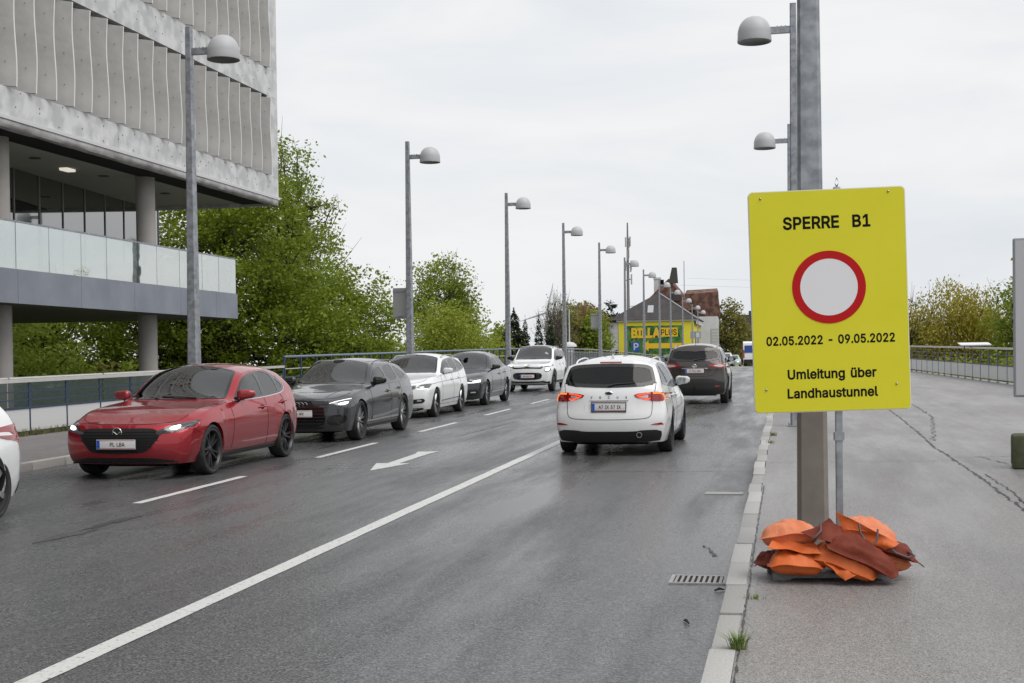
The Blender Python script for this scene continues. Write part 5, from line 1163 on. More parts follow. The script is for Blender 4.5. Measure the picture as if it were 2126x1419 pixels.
# dry grass along the left railing foot
rnd = np.random.RandomState(3); n_ = 9000; X = FX_L + .02 + rnd.uniform(-.16, .16, n_); Y = rnd.uniform(9, 39, n_); Hh = rnd.uniform(.04, .17, n_); A = rnd.uniform(0, 6.28, n_); W_ = .006
Z = np.array([road_z(y) + .12 for y in Y]); dx, dy = np.cos(A), np.sin(A); L_ = Hh*rnd.uniform(.2, 1, n_)
V = np.stack([np.stack([X-dy*W_, Y+dx*W_, Z], 1), np.stack([X+dy*W_, Y-dx*W_, Z], 1), np.stack([X+dx*L_+dy*.002, Y+dy*L_-dx*.002, Z+Hh], 1), np.stack([X+dx*L_-dy*.002, Y+dy*L_+dx*.002, Z+Hh], 1)], 1)
tag(link('verge_grass', quads_np('verge_grass', V, mat('dry_grass', (.16,.14,.06), .8, noise=(3,.25,(.09,.12,.03))))), 'dry grass along the foot of the left railing', 'grass', kind='stuff')
# twigs and leaves lying about
for i, (x, y, l_) in enumerate([(-.66,8.75,.09), (-.5,9.9,.08)]):
    a = random.uniform(0, 3); z = road_z(y)+.008
    o = MB(); o.tube([(x-l_*math.cos(a)/2, y-l_*math.sin(a)/2, z), (x, y, z+.012), (x+l_*math.cos(a)/2, y+l_*math.sin(a)/2+.01, z)], [.006,.011,.004], 6)
    tag(o.build('twig', mat('twig_dark', (.03,.025,.02), .8), None, 50), ['dark twig lying on the lane between drain and camera', 'dark twig beside the near drain grate', 'dark twig in the gutter closest to the camera', 'small dark twig on the lane by the gutter'][i], 'twig', 'twigs in the gutter')
RED = lambda: paint('paint_soul_red', (.37,.003,.014), .55, .3)
WHITE = lambda: paint('paint_white', (.82,.825,.83), 0., .3)
SILVERW = lambda: paint('paint_pearl_white', (.80,.805,.81), 0., .3)
GREY = lambda: paint('paint_dark_grey', (.030,.033,.038), .3, .3)
CHAR = lambda: paint('paint_charcoal', (.026,.028,.032), .3, .3)
BROWN = lambda: paint('paint_dark_brown', (.042,.034,.031), .35, .3)
FRONT0 = [(.15,.14),(.22,.06),(.32,.015),(.45,0),(.6,.015),(.72,.07),(.85,.2)]

def seams_side(c, lines, mirror=True):
    for l in lines: c.ribbon('panel_gap', 'R', l, .007, 'seam', .0025, mirror=mirror)

def red_hatchback(loc, rz):
    sp = dict(L=4.46, W=1.795, fo=.92, wb=2.725, R=.33, front=[(.15,.16),(.22,.06),(.30,.015),(.42,0),(.55,.01),(.64,.05),(.72,.13),(.85,.3)],
              rear=[(.2,-.10),(.35,-.02),(.55,0),(.8,-.05),(.95,-.09),(1.05,-.14),(1.2,-.32),(1.33,-.50)], pf=.30, pr=.26, tuck=.075, zm=.66, gap=.03, flare=.018)
    sp['curves'] = std_curves(4.46, 1.795, 1.435, .92, 1.60, .955, .665, 2.42, .915, 0.985, 1.33, .605, .62, 2.9, hood_mid=.875, ztx=[(3.5,1.425),(4.1,1.385),(4.46,1.33)])
    c = Car('hatchback_car', sp, loc, rz, 'shiny dark red hatchback at the head of the queue with headlights on', RED())
    dlo = [(1.76,.925),(1.80,.945),(2.1,1.13),(2.42,1.285),(2.75,1.345),(3.05,1.35),(3.38,1.315),(3.66,1.225),(3.82,1.09),(3.68,.995),(3.3,.965),(2.6,.94)]
    c.greenhouse(dlo, [[(1.92,.955),(1.95,.98),(2.2,1.14),(2.46,1.265),(2.72,1.315),(2.82,1.32),(2.86,1.30),(2.80,.96),(2.76,.955)],
                       [(2.90,.96),(2.93,1.32),(3.10,1.318),(3.36,1.28),(3.48,1.235),(3.46,1.0),(3.42,.98)], [(3.52,1.01),(3.53,1.215),(3.64,1.165),(3.74,1.08),(3.64,1.02)]],
                 (1.595, 2.40, .085), None)
    c.ribbon('window_trim', 'R', [(1.80,.928),(2.6,.93),(3.3,.955),(3.68,.985),(3.83,1.085),(3.69,1.22)], .012, 'chrome', .008, mirror=True)
    # front: shield grille, slim lamps, lower lip
    g = [(0,.655),(.40,.655),(.47,.64),(.53,.59),(.53,.55),(.47,.47),(.40,.385),(.33,.35),(0,.335)]
    full = lambda a: a + [(-x, z) for x, z in reversed(a)]
    gr = c.patch('grille', 'F', full(g), 'seam', .006, 1, res=.04)
    mesh_b = MB()
    for k in range(8):
        z = .37 + k*.034; hw_ = .30 + .24*min(1, (z-.33)/.17) - (.06 if z > .6 else .02)
        P = [c.hit('F', x, z) for x in np.linspace(-hw_, hw_, 9)]
        mesh_b.tube([p + nn*.008 for p, nn, d in P], .0045, 5, caps=False)
    mesh_b.build('grille_bars', M_('seam'), gr)
    c.patch('headlight', 'F', [(.47,.615),(.60,.665),(.74,.715),(.845,.74),(.855,.715),(.82,.64),(.70,.60),(.56,.585)], 'lampd', .008, 1, res=.035, mirror=True)
    c.patch('headlight_lens', 'F', [(.57,.638),(.72,.70),(.84,.73),(.825,.672),(.74,.63),(.62,.612)], 'lamp', .011, 1, res=.03, mirror=True)
    c.patch('headlight_glow', 'F', [(.62,.648),(.70,.682),(.745,.675),(.73,.638),(.66,.622)], 'lit', .016, 2, res=.03, mirror=True)
    c.patch('lower_intake', 'F', full([(0,.285),(.42,.285),(.58,.262),(.70,.235),(.60,.215),(0,.215)]), 'gloss', .006, 1, res=.05)
    c.patch('front_lip', 'F', full([(0,.228),(.55,.228),(.72,.222),(.70,.196),(0,.19)]), 'black', .014, 1, res=.05)
    c.patch('grille_wing', 'F', [(.47,.60),(.53,.615),(.60,.62),(.72,.635),(.70,.622),(.58,.60),(.52,.555)], 'gloss', .009, 1, res=.03, mirror=True)
    c.plate('F', .46, 'PL LBA')
    # badge: ring with wings
    o = c.ring('F', 0, .605, .066, .011, M_('chrome'))
    p = o.data; pb = c.hit('F', 0, .605)[0]
    w = MB()
    for sd in (1, -1): w.tube([(0, pb.y+.016, .582), (sd*.03, pb.y+.016, .606), (sd*.058, pb.y+.014, .622)], [.008,.008,.004], 6)
    w.build('badge_wing', M_('chrome'), c.root, 50)
    # bonnet gap
    c.ribbon('panel_gap', 'F', full([(0,.70),(.5,.70),(.66,.735),(.70,.79)])[::1] if False else [(-.70,.80),(-.67,.74),(-.5,.705),(0,.70),(.5,.705),(.67,.74),(.70,.80)], .006, 'seam', .0025)
    seams_side(c, [[(1.60,.90),(1.62,.72),(1.60,.45),(1.56,.30)], [(2.84,.93),(2.87,.8),(2.86,.5),(2.84,.26)], [(3.52,.96),(3.60,.85),(3.55,.72),(3.40,.55),(3.36,.30)], [(1.36,.27),(2.0,.255),(3.25,.27)]])
    c.patch('sill', 'R', [(1.32,.2),(1.32,.25),(3.22,.25),(3.22,.2)], 'black', .01, 0, res=.08, mirror=True)
    c.mirrors(1.98, 1.0, RED(), .80); c.handle(2.60, .80, c.pm); c.handle(3.42, .84, c.pm)
    c.wheels('ten', 'dalloy')
    # cowl with wipers
    for sd in (-.35, .2):
        a = c.hit('F', sd, .965); b_ = c.hit('F', sd+.5, .985)
        MB().tube([a[0]+a[1]*.012, a[0].lerp(b_[0], .5)+a[1]*.02, b_[0]+b_[1]*.012], .007, 6).build('wiper', M_('black'), c.root)
    return c

def white_estate_rear(loc, rz):
    sp = dict(L=4.67, W=1.825, fo=.90, wb=2.70, R=.325, front=FRONT0, fade=1.1,
              rear=[(.18,-.12),(.26,-.05),(.36,-.01),(.5,0),(.6,-.01),(.70,-.055),(.80,-.07),(.92,-.09),(1.02,-.14),(1.2,-.27),(1.36,-.40),(1.42,-.45)], pr=.24, zm=.60)
    sp['curves'] = std_curves(4.67, 1.825, 1.465, .90, 1.42, .98, .72, 2.2, .93, .985, 1.415, .635, .70, 2.8)
    c = Car('estate_car', sp, loc, rz, 'white estate car driving away in the near lane with red rear lights lit', SILVERW())
    full = lambda a: a + [(-x, z) for x, z in reversed(a)]
    dlo = [(1.60,.945),(1.9,1.12),(2.28,1.31),(2.7,1.365),(3.3,1.365),(3.9,1.31),(4.15,1.22),(4.17,1.08),(4.02,1.02),(3.2,.975)]
    c.greenhouse(dlo, [[(1.78,.97),(2.0,1.12),(2.32,1.28),(2.66,1.335),(2.64,.975)], [(2.72,.98),(2.72,1.335),(3.3,1.335),(3.44,1.33),(3.42,1.0)], [(3.50,1.01),(3.52,1.325),(3.88,1.285),(4.06,1.20),(4.08,1.09),(3.98,1.04)]],
                 (1.46, 2.18),
                 [(0,1.0),(.48,1.012),(.655,1.04),(.705,1.075),(.705,1.11),(.665,1.25),(.635,1.30),(.55,1.333),(.3,1.348),(0,1.352)])
    # tail lamps
    c.patch('tail_light', 'B', [(.385,.905),(.60,.93),(.78,.935),(.862,.90),(.878,.84),(.85,.80),(.70,.80),(.63,.815),(.45,.85),(.40,.87)], 'red', .01, 1, res=.035, mirror=True)
    for sg in (1, -1):
        c.ribbon('light_bar', 'B', [(sg*.63,.845),(sg*.60,.825),(sg*.47,.862),(sg*.43,.885),(sg*.58,.912),(sg*.63,.915)], .016, 'redlit', .015, smooth=0)
        c.ribbon('light_bar', 'B', [(sg*.67,.915),(sg*.77,.918),(sg*.815,.89),(sg*.84,.815)], .02, 'amber', .015, smooth=0)
        c.patch('light_inner', 'B', [(sg*.475,.872),(sg*.60,.895),(sg*.60,.842)], 'clear', .013, 0, res=.04)
        c.ribbon('panel_gap', 'B', [(sg*.655,.935),(sg*.655,.8)], .008, 'seam', .016, smooth=0)
    # tailgate outline
    c.ribbon('panel_gap', 'B', [(.72,1.08),(.70,.94),(.665,.80),(.66,.62),(.62,.565),(.5,.545),(0,.535),(-.5,.545),(-.62,.565),(-.66,.62),(-.665,.80),(-.70,.94),(-.72,1.08)], .008, 'seam', .003)
    c.patch('lower_bumper', 'B', full([(0,.365),(.42,.365),(.50,.385),(.80,.385),(.795,.30),(.76,.21),(0,.205)]), 'black', .01, 1, res=.06)
    c.patch('rear_reflector', 'B', [(.64,.462),(.82,.455),(.865,.48),(.80,.492),(.70,.478)], 'red', .008, 0, res=.05, mirror=True)
    c.patch('number_recess', 'B', full([(0,.80),(.36,.80),(.375,.79),(.375,.66),(.36,.65),(0,.65)]), c.pm, .003, 0, res=.08)
    c.plate('B', .725, 'A7 IX 57 IX')
    c.ribbon('tailgate_handle', 'B', [(-.30,.812),(.30,.812)], .008, 'seam', .006, smooth=0)
    p = c.hit('B', 0, .925)[0]
    b = MB(); b.lathe([(.001,-.004),(.03,-.004),(.045,0),(.05,.004)], 24, 'y'); o = b.build('badge', M_('chrome'), c.root, 50); o.location = (0, p.y-.012, .925); o.scale = (1.25, 1, .55)
    b = MB(); b.lathe([(.001,-.006),(.036,-.006),(.038,0)], 24, 'y'); o = b.build('badge_field', mat('badge_dark', (.01,.015,.06), .2), c.root, 50); o.location = (0, p.y-.013, .925); o.scale = (1.25, 1, .55)
    for i, ch in enumerate('FOCUS'): c.blob_text(ch, 'B', (i-2)*.135, .862, .06, M_('ink'), 'model_lettering', .0022)
    # exhaust, wiper, washer, camera
    b = MB(); b.lathe([(.0,-.02),(.034,-.02),(.034,-.09),(.042,-.09),(.045,-.02),(.045,.1)], 20, 'y'); p = c.hit('B', .47, .30)[0]
    b.build('exhaust_pipe', M_('silver'), c.root, 40).location = (.47, p.y+.02, .315)
    a = c.hit('B', 0, 1.03); P = [c.hit('B', x, z) for x, z in ((-.02,1.02),(.1,1.045),(.3,1.055),(.40,1.06))]
    MB().tube([q[0]+q[1]*.02 for q in P], [.02,.014,.010,.008], 6).build('wiper', M_('black'), c.root)
    c.patch('high_brake_light', 'B', full([(0,1.378),(.17,1.377),(.17,1.362),(0,1.362)]), 'red', .008, 0, res=.06)
    # fin aerial
    t = c.hit('T', 0, 3.95)[0]
    b = MB(); b.add([(-.03,.08,-.01),(.03,.08,-.01),(.03,-.09,-.01),(-.03,-.09,-.01),(0,-.04,.062),(0,-.085,.066)], [(0,1,4),(1,2,5,4),(2,3,5),(3,0,4,5),(3,2,1,0)]); b.build('aerial', c.pm, c.root, 60).location = (0, t.y, t.z)
    c.rails(2.35, 4.05, lambda t: .61-.03*t, c.pm)
    seams_side(c, [[(1.50,.93),(1.56,.72),(1.50,.30)], [(2.68,.97),(2.72,.8),(2.70,.27)], [(3.47,1.0),(3.52,.85),(3.42,.68),(3.28,.5),(3.24,.30)], [(4.30,.95),(4.26,.8),(4.25,.62)]])
    c.patch('sill', 'R', [(1.30,.2),(1.30,.26),(3.20,.26),(3.20,.2)], 'black', .01, 0, res=.08, mirror=True)
    c.mirrors(1.86, 1.03, c.pm, .83); c.handle(2.44, .83, c.pm); c.handle(3.28, .85, c.pm)
    c.wheels('multi', 'silver', .225)
    return c

full = lambda a: a + [(-x, z) for x, z in reversed(a)]

def grey_estate(loc, rz):
    sp = dict(L=4.94, W=1.886, fo=.92, wb=2.924, R=.355, front=[(.15,.14),(.22,.05),(.32,.01),(.45,0),(.6,.01),(.72,.035),(.80,.09),(.9,.2)], gap=.03,
              rear=[(.2,-.10),(.35,-.02),(.55,0),(.8,-.05),(1.0,-.10),(1.2,-.36),(1.38,-.62)], pf=.27, zm=.64)
    sp['curves'] = std_curves(4.94, 1.886, 1.455, .92, 1.58, 1.0, .755, 2.42, .94, .98, 1.36, .615, .66, 3.0, hood_mid=.90)
    c = Car('estate_car', sp, loc, rz, 'dark grey estate car right behind the red hatchback with four-ring badge', GREY())
    dlo = [(1.78,.955),(2.1,1.12),(2.46,1.29),(2.9,1.35),(3.5,1.345),(4.0,1.29),(4.4,1.13),(4.42,1.05),(4.2,1.0),(3.2,.97)]
    c.greenhouse(dlo, [[(1.98,.975),(2.2,1.13),(2.5,1.265),(2.84,1.325),(2.84,.98)], [(2.93,.985),(2.93,1.325),(3.45,1.32),(3.62,1.31),(3.66,1.0)], [(3.74,1.0),(3.71,1.305),(3.98,1.265),(4.3,1.13),(4.33,1.07),(4.2,1.02)]], (1.565, 2.40, .085), None)
    c.ribbon('window_trim', 'R', [(1.80,.945),(3.2,.958),(4.2,.985),(4.44,1.04)], .012, 'gloss', .008, mirror=True)
    gr = c.patch('grille', 'F', full([(0,.735),(.47,.735),(.56,.715),(.565,.66),(.50,.42),(.46,.30),(0,.29)]), 'gloss', .008, 1, res=.03)
    for k in range(7):
        z = .34 + k*.055; hw_ = .44 + .10*(z-.34)/.36
        P = [c.hit('F', x, z) for x in np.linspace(-hw_, hw_, 9)]; MB().tube([p + nn*.012 for p, nn, d in P], .007, 5).build('grille_slat', M_('black'), gr)
    c.patch('headlight', 'F', [(.55,.685),(.62,.70),(.80,.755),(.868,.765),(.87,.72),(.86,.665),(.78,.645),(.68,.655)], 'lamp', .009, 1, res=.025, mirror=True)
    c.patch('headlight_glow', 'F', [(.70,.672),(.80,.70),(.855,.705),(.852,.672),(.78,.655)], 'lit', .014, 1, res=.025, mirror=True)
    c.ribbon('running_light', 'F', [(.56,.688),(.70,.72),(.86,.755)], .008, 'litsoft', .014, mirror=True)
    c.patch('side_intake', 'F', [(.50,.36),(.56,.48),(.82,.50),(.86,.42),(.80,.33),(.60,.30)], 'gloss', .006, 1, res=.03, mirror=True)
    c.patch('intake_mesh', 'F', [(.60,.36),(.63,.45),(.78,.46),(.78,.37)], 'black', .012, 1, res=.03, mirror=True)
    c.patch('front_lip', 'F', full([(0,.255),(.62,.255),(.80,.30),(.82,.265),(.70,.215),(0,.205)]), c.pm, .014, 1, res=.04)
    c.patch('lower_intake', 'F', full([(0,.29),(.44,.29),(.46,.262),(0,.262)]), 'black', .01, 1, res=.04)
    for k in range(4): c.ring('F', (k-1.5)*.075, .665, .05, .011, M_('chrome'))
    c.plate('F', .515, '4 WK')
    c.ribbon('panel_gap', 'F', [(-.78,.85),(-.66,.775),(-.5,.765),(0,.76),(.5,.765),(.66,.775),(.78,.85)], .007, 'seam', .0025)
    c.ribbon('bonnet_crease', 'T', [(.44,.25),(.52,.8),(.60,1.5)], .012, c.pm, .005, mirror=True)
    seams_side(c, [[(1.60,.93),(1.62,.75),(1.58,.32)], [(2.88,.96),(2.92,.8),(2.90,.29)], [(3.66,.98),(3.74,.85),(3.62,.68),(3.5,.5),(3.46,.32)], [(1.40,.29),(3.4,.29)]])
    c.ribbon('door_strip', 'R', [(1.62,.37),(2.6,.39),(3.36,.44)], .035, 'silver', .008, mirror=True, smooth=0)
    c.patch('sill', 'R', [(1.36,.2),(1.36,.26),(3.42,.26),(3.42,.2)], 'black', .01, 0, res=.08, mirror=True)
    c.ribbon('shoulder_line', 'R', [(.55,.76),(1.5,.80),(3.0,.83),(4.6,.86)], .012, c.pm, .006, mirror=True)
    c.mirrors(2.02, 1.03, M_('gloss'), .84, 1.08); c.handle(2.60, .82, c.pm); c.handle(3.44, .85, c.pm)
    c.rails(2.55, 4.3, lambda t: .62-.04*t, M_('gloss'))
    c.patch('sensor_housing', 'T', [(-.10,2.24),(.10,2.24),(.12,2.40),(-.12,2.40)], 'seam', .012, 1)
    c.wheels('multi', 'silver', .245)
    return c

def white_estate_front(loc, rz):
    sp = dict(L=4.67, W=1.814, fo=.90, wb=2.686, R=.325, front=[(.15,.14),(.22,.05),(.32,.01),(.45,0),(.6,.02),(.72,.06),(.82,.13),(.9,.2)],
              rear=[(.2,-.10),(.35,-.02),(.55,0),(.8,-.03),(1.0,-.08),(1.2,-.28),(1.40,-.48)], pf=.22, zm=.62)
    sp['curves'] = std_curves(4.67, 1.814, 1.45, .90, 1.42, 1.0, .78, 2.22, .95, .97, 1.39, .615, .66, 2.9, hood_mid=.91)
    c = Car('estate_car', sp, loc, rz, 'white estate car facing us, between the dark grey estate and the charcoal saloon', WHITE())
    dlo = [(1.62,.965),(1.9,1.12),(2.26,1.30),(2.7,1.355),(3.4,1.35),(3.95,1.30),(4.3,1.12),(4.25,1.03),(3.2,.975)]
    c.greenhouse(dlo, [[(1.80,.985),(2.0,1.12),(2.3,1.27),(2.62,1.325),(2.62,.985)], [(2.70,.985),(2.70,1.325),(3.3,1.32),(3.40,1.315),(3.42,1.0)], [(3.50,1.0),(3.48,1.31),(3.9,1.27),(4.2,1.12),(4.18,1.05)]], (1.40, 2.20, .085), None)
    gr = c.patch('grille', 'F', full([(0,.755),(.38,.755),(.42,.735),(.40,.66),(.34,.60),(0,.59)]), 'gloss', .008, 1, res=.03)
    for k in range(-9, 10):
        P = [c.hit('F', k*.04, z) for z in (.62,.68,.735)]; MB().tube([p + nn*.01 for p, nn, d in P], .005, 4).build('grille_slat', M_('black'), gr)
    c.patch('headlight', 'F', [(.60,.665),(.61,.74),(.82,.775),(.855,.76),(.83,.655),(.70,.65)], 'lamp', .009, 1, res=.025, mirror=True)
    c.patch('headlight', 'F', [(.44,.655),(.47,.735),(.58,.745),(.56,.67),(.50,.65)], 'lamp', .009, 1, res=.025, mirror=True)
    c.ribbon('running_light', 'F', [(.60,.662),(.70,.656),(.82,.662)], .012, 'litsoft', .014, mirror=True)
    c.patch('headlight_glow', 'F', [(.66,.70),(.74,.715),(.74,.68),(.67,.675)], 'clear', .013, 2, res=.03, mirror=True)
    c.patch('lower_intake', 'F', full([(0,.43),(.44,.43),(.60,.43),(.76,.45),(.78,.38),(.70,.335),(0,.325)]), 'gloss', .007, 1, res=.035)
    c.ribbon('fog_light', 'F', [(.60,.40),(.70,.40)], .03, 'clear', .012, mirror=True)
    c.patch('front_lip', 'F', full([(0,.23),(.6,.23),(.74,.24),(.72,.2),(0,.195)]), 'black', .012, 1, res=.05)
    c.plate('F', .53, 'PL 27 AB')
    c.ribbon('panel_gap', 'F', [(-.72,.86),(-.62,.80),(-.4,.785),(0,.78),(.4,.785),(.62,.80),(.72,.86)], .007, 'seam', .0025)
    seams_side(c, [[(1.50,.94),(1.52,.75),(1.48,.30)], [(2.66,.97),(2.68,.8),(2.66,.27)], [(3.44,.99),(3.52,.85),(3.40,.68),(3.28,.5),(3.24,.30)], [(1.30,.28),(3.2,.28)]])
    c.ribbon('shoulder_line', 'R', [(.55,.76),(1.5,.80),(3.0,.82),(4.4,.84)], .01, c.pm, .006, mirror=True)
    c.ribbon('lower_moulding', 'R', [(1.42,.36),(3.2,.39)], .02, c.pm, .012, mirror=True)
    c.mirrors(1.86, 1.03, c.pm, .83); c.handle(2.42, .83, c.pm); c.handle(3.22, .85, c.pm)
    c.rails(2.4, 4.1, lambda t: .615-.03*t, M_('silver'))
    c.wheels('five', 'silver')
    return c

def charcoal_saloon(loc, rz):
    sp = dict(L=4.86, W=1.864, fo=.91, wb=2.84, R=.335, front=[(.15,.14),(.22,.05),(.32,.01),(.45,0),(.6,.02),(.72,.05),(.80,.11),(.9,.2)],
              rear=[(.2,-.10),(.35,-.02),(.55,0),(.8,0),(1.0,-.06),(1.1,-.14)], pf=.24, zm=.62, fade=.7)
    sp['curves'] = std_curves(4.86, 1.864, 1.46, .91, 1.50, .99, .75, 2.34, .94, .97, 1.02, .605, .68, 3.0, hood_mid=.90, ztx=[(3.7,1.385),(4.2,1.22),(4.6,1.07),(4.86,1.02)])
    c = Car('saloon_car', sp, loc, rz, 'charcoal saloon with sloping tail waiting between two white cars', CHAR())
    dlo = [(1.72,.955),(2.0,1.11),(2.38,1.30),(2.9,1.36),(3.4,1.335),(3.9,1.22),(4.22,1.06),(4.15,1.01),(3.2,.97)]
    c.greenhouse(dlo, [[(1.92,.98),(2.12,1.12),(2.42,1.27),(2.78,1.33),(2.78,.98)], [(2.86,.98),(2.86,1.33),(3.3,1.315),(3.62,1.245),(3.66,1.0)], [(3.74,1.01),(3.72,1.21),(3.95,1.14),(4.1,1.06),(4.05,1.02)]], (1.49, 2.32, .085), None)
    c.ribbon('window_trim', 'R', [(1.74,.945),(3.2,.958),(4.15,.995),(4.24,1.05),(3.9,1.235),(3.4,1.35),(2.9,1.375)], .012, 'chrome', .008, mirror=True)
    gr = c.patch('grille', 'F', full([(0,.735),(.40,.735),(.46,.71),(.43,.60),(.36,.545),(0,.535)]), 'gloss', .008, 1, res=.03)
    for k in range(-9, 10):
        P = [c.hit('F', k*.044, z) for z in (.57,.64,.715)]; MB().tube([p + nn*.01 for p, nn, d in P], .005, 4).build('grille_slat', M_('black'), gr)
    c.patch('headlight', 'F', [(.48,.65),(.50,.70),(.70,.745),(.85,.765),(.87,.72),(.845,.645),(.70,.62),(.52,.62)], 'lamp', .009, 1, res=.025, mirror=True)
    c.patch('headlight_glow', 'F', [(.60,.655),(.72,.685),(.84,.70),(.83,.665),(.72,.645)], 'litsoft', .014, 1, res=.025, mirror=True)
    c.ribbon('running_light', 'F', [(.50,.63),(.68,.628),(.84,.652)], .013, 'lit', .014, mirror=True)
    c.patch('lower_intake', 'F', full([(0,.42),(.50,.42),(.78,.44),(.80,.34),(.70,.28),(0,.27)]), 'gloss', .007, 1, res=.035)
    c.ribbon('fog_light', 'F', [(.58,.37),(.72,.375)], .03, 'clear', .012, mirror=True)
    c.plate('F', .50, 'PL 58 KS')
    seams_side(c, [[(1.58,.94),(1.60,.75),(1.56,.30)], [(2.82,.97),(2.84,.8),(2.82,.27)], [(3.60,.99),(3.66,.85),(3.55,.68),(3.44,.5),(3.40,.30)]])
    c.ribbon('shoulder_line', 'R', [(.55,.75),(1.5,.79),(3.0,.82),(4.6,.85)], .012, c.pm, .006, mirror=True)
    c.ribbon('door_strip', 'R', [(1.5,.34),(3.3,.36)], .03, 'chrome', .008, mirror=True, smooth=0)
    c.mirrors(1.96, 1.02, M_('gloss'), .84); c.handle(2.54, .82, c.pm); c.handle(3.38, .85, c.pm)
    c.wheels('multi', 'silver')
    return c

def white_crossover(loc, rz):
    sp = dict(L=4.16, W=1.765, fo=.83, wb=2.60, R=.345, front=[(.15,.12),(.25,.04),(.4,0),(.6,0),(.75,.015),(.88,.05),(1.0,.16)], zs=.26, zu=.22,
              rear=[(.2,-.10),(.35,-.02),(.55,0),(.9,-.03),(1.2,-.10),(1.5,-.32)], pf=.20, zm=.70, pt=2.8)
    sp['curves'] = std_curves(4.16, 1.765, 1.60, .83, 1.15, 1.10, .92, 1.86, 1.05, 1.09, 1.53, .625, .67, 2.4, hood_mid=1.02)
    c = Car('crossover_car', sp, loc, rz, 'tall white crossover with black roof trim, farthest car of the oncoming queue', WHITE())
    dlo = [(1.34,1.075),(1.6,1.23),(1.90,1.43),(2.3,1.49),(3.0,1.48),(3.6,1.43),(3.85,1.30),(3.85,1.16),(2.8,1.09)]
    c.greenhouse(dlo, [[(1.50,1.095),(1.7,1.24),(1.95,1.40),(2.25,1.455),(2.25,1.10)], [(2.33,1.10),(2.33,1.455),(3.0,1.45),(3.02,1.11)], [(3.12,1.12),(3.12,1.445),(3.5,1.40),(3.72,1.28),(3.72,1.17)]], (1.14, 1.84, .085), None)
    c.patch('roof_panel', 'T', full([(0,1.88),(.50,1.95),(.555,2.1),(.54,3.5),(.48,3.72),(0,3.75)]), 'gloss', .006, 1, res=.06)
    c.patch('upper_grille', 'F', full([(0,.86),(.12,.85),(.40,.835),(.56,.85),(.56,.82),(.48,.785),(.20,.80),(0,.80)]), 'gloss', .008, 1, res=.03)
    c.patch('grille', 'F', full([(0,.66),(.40,.66),(.52,.62),(.54,.53),(.46,.42),(0,.41)]), 'gloss', .008, 2, res=.03)
    c.patch('running_light_housing', 'F', [(.46,.87),(.60,.89),(.80,.93),(.84,.91),(.82,.87),(.62,.845)], 'lampd', .009, 1, res=.025, mirror=True)
    c.ribbon('running_light', 'F', [(.56,.872),(.70,.893),(.80,.908)], .022, 'litsoft', .014, mirror=True)
    c.patch('headlight', 'F', [(.60,.72),(.62,.79),(.78,.81),(.83,.76),(.80,.70),(.68,.69)], 'lamp', .009, 1, res=.025, mirror=True)
    c.patch('headlight_glow', 'F', [(.63,.735),(.65,.78),(.77,.79),(.79,.75),(.74,.72)], 'lit', .014, 1, res=.025, mirror=True)
    for dz in (0, .05):
        P = [c.hit('F', x, z+dz) for x, z in ((-.10,.845),(0,.885),(.10,.845))]; MB().tube([p + nn*.018 for p, nn, d in P], .012, 6).build('chevron_badge', M_('chrome'), c.root)
    c.patch('lower_guard', 'F', full([(0,.36),(.50,.36),(.60,.39),(.72,.33),(.78,.38),(.80,.27),(.6,.24),(0,.235)]), 'black', .01, 1, res=.035)
    c.ribbon('guard_trim', 'F', [(-.66,.36),(-.5,.30),(.5,.30),(.66,.36)], .025, 'silver', .016)
    c.plate('F', .535, 'KR 655 PU')
    c.ribbon('panel_gap', 'F', [(-.70,1.02),(-.62,.96),(-.3,.935),(0,.93),(.3,.935),(.62,.96),(.70,1.02)], .007, 'seam', .0025)
    c.patch('sill', 'R', [(1.20,.25),(1.20,.36),(3.06,.36),(3.06,.25)], 'black', .012, 0, res=.08, mirror=True)
    for sa in (.83, 3.43):
        Ra = .345 + .045
        arc = [(sa + (Ra+.055)*math.cos(a), .345 + (Ra+.055)*math.sin(a)) for a in np.linspace(0, PI, 15)] + [(sa + (Ra+.004)*math.cos(a), .345 + (Ra+.004)*math.sin(a)) for a in np.linspace(PI, 0, 15)]
        c.patch('arch_cladding', 'R', arc, 'black', .012, 0, res=.04, mirror=True)
    seams_side(c, [[(1.30,1.05),(1.32,.75),(1.28,.38)], [(2.29,1.08),(2.31,.8),(2.29,.36)], [(3.08,1.1),(3.16,.95),(3.05,.75),(2.98,.4)]])
    c.mirrors(1.56, 1.15, M_('gloss'), .81); c.handle(2.05, .93, c.pm); c.handle(2.85, .95, c.pm)
    c.rails(1.95, 3.6, lambda t: .615, M_('gloss'))
    c.wheels('five', 'dalloy')
    return c

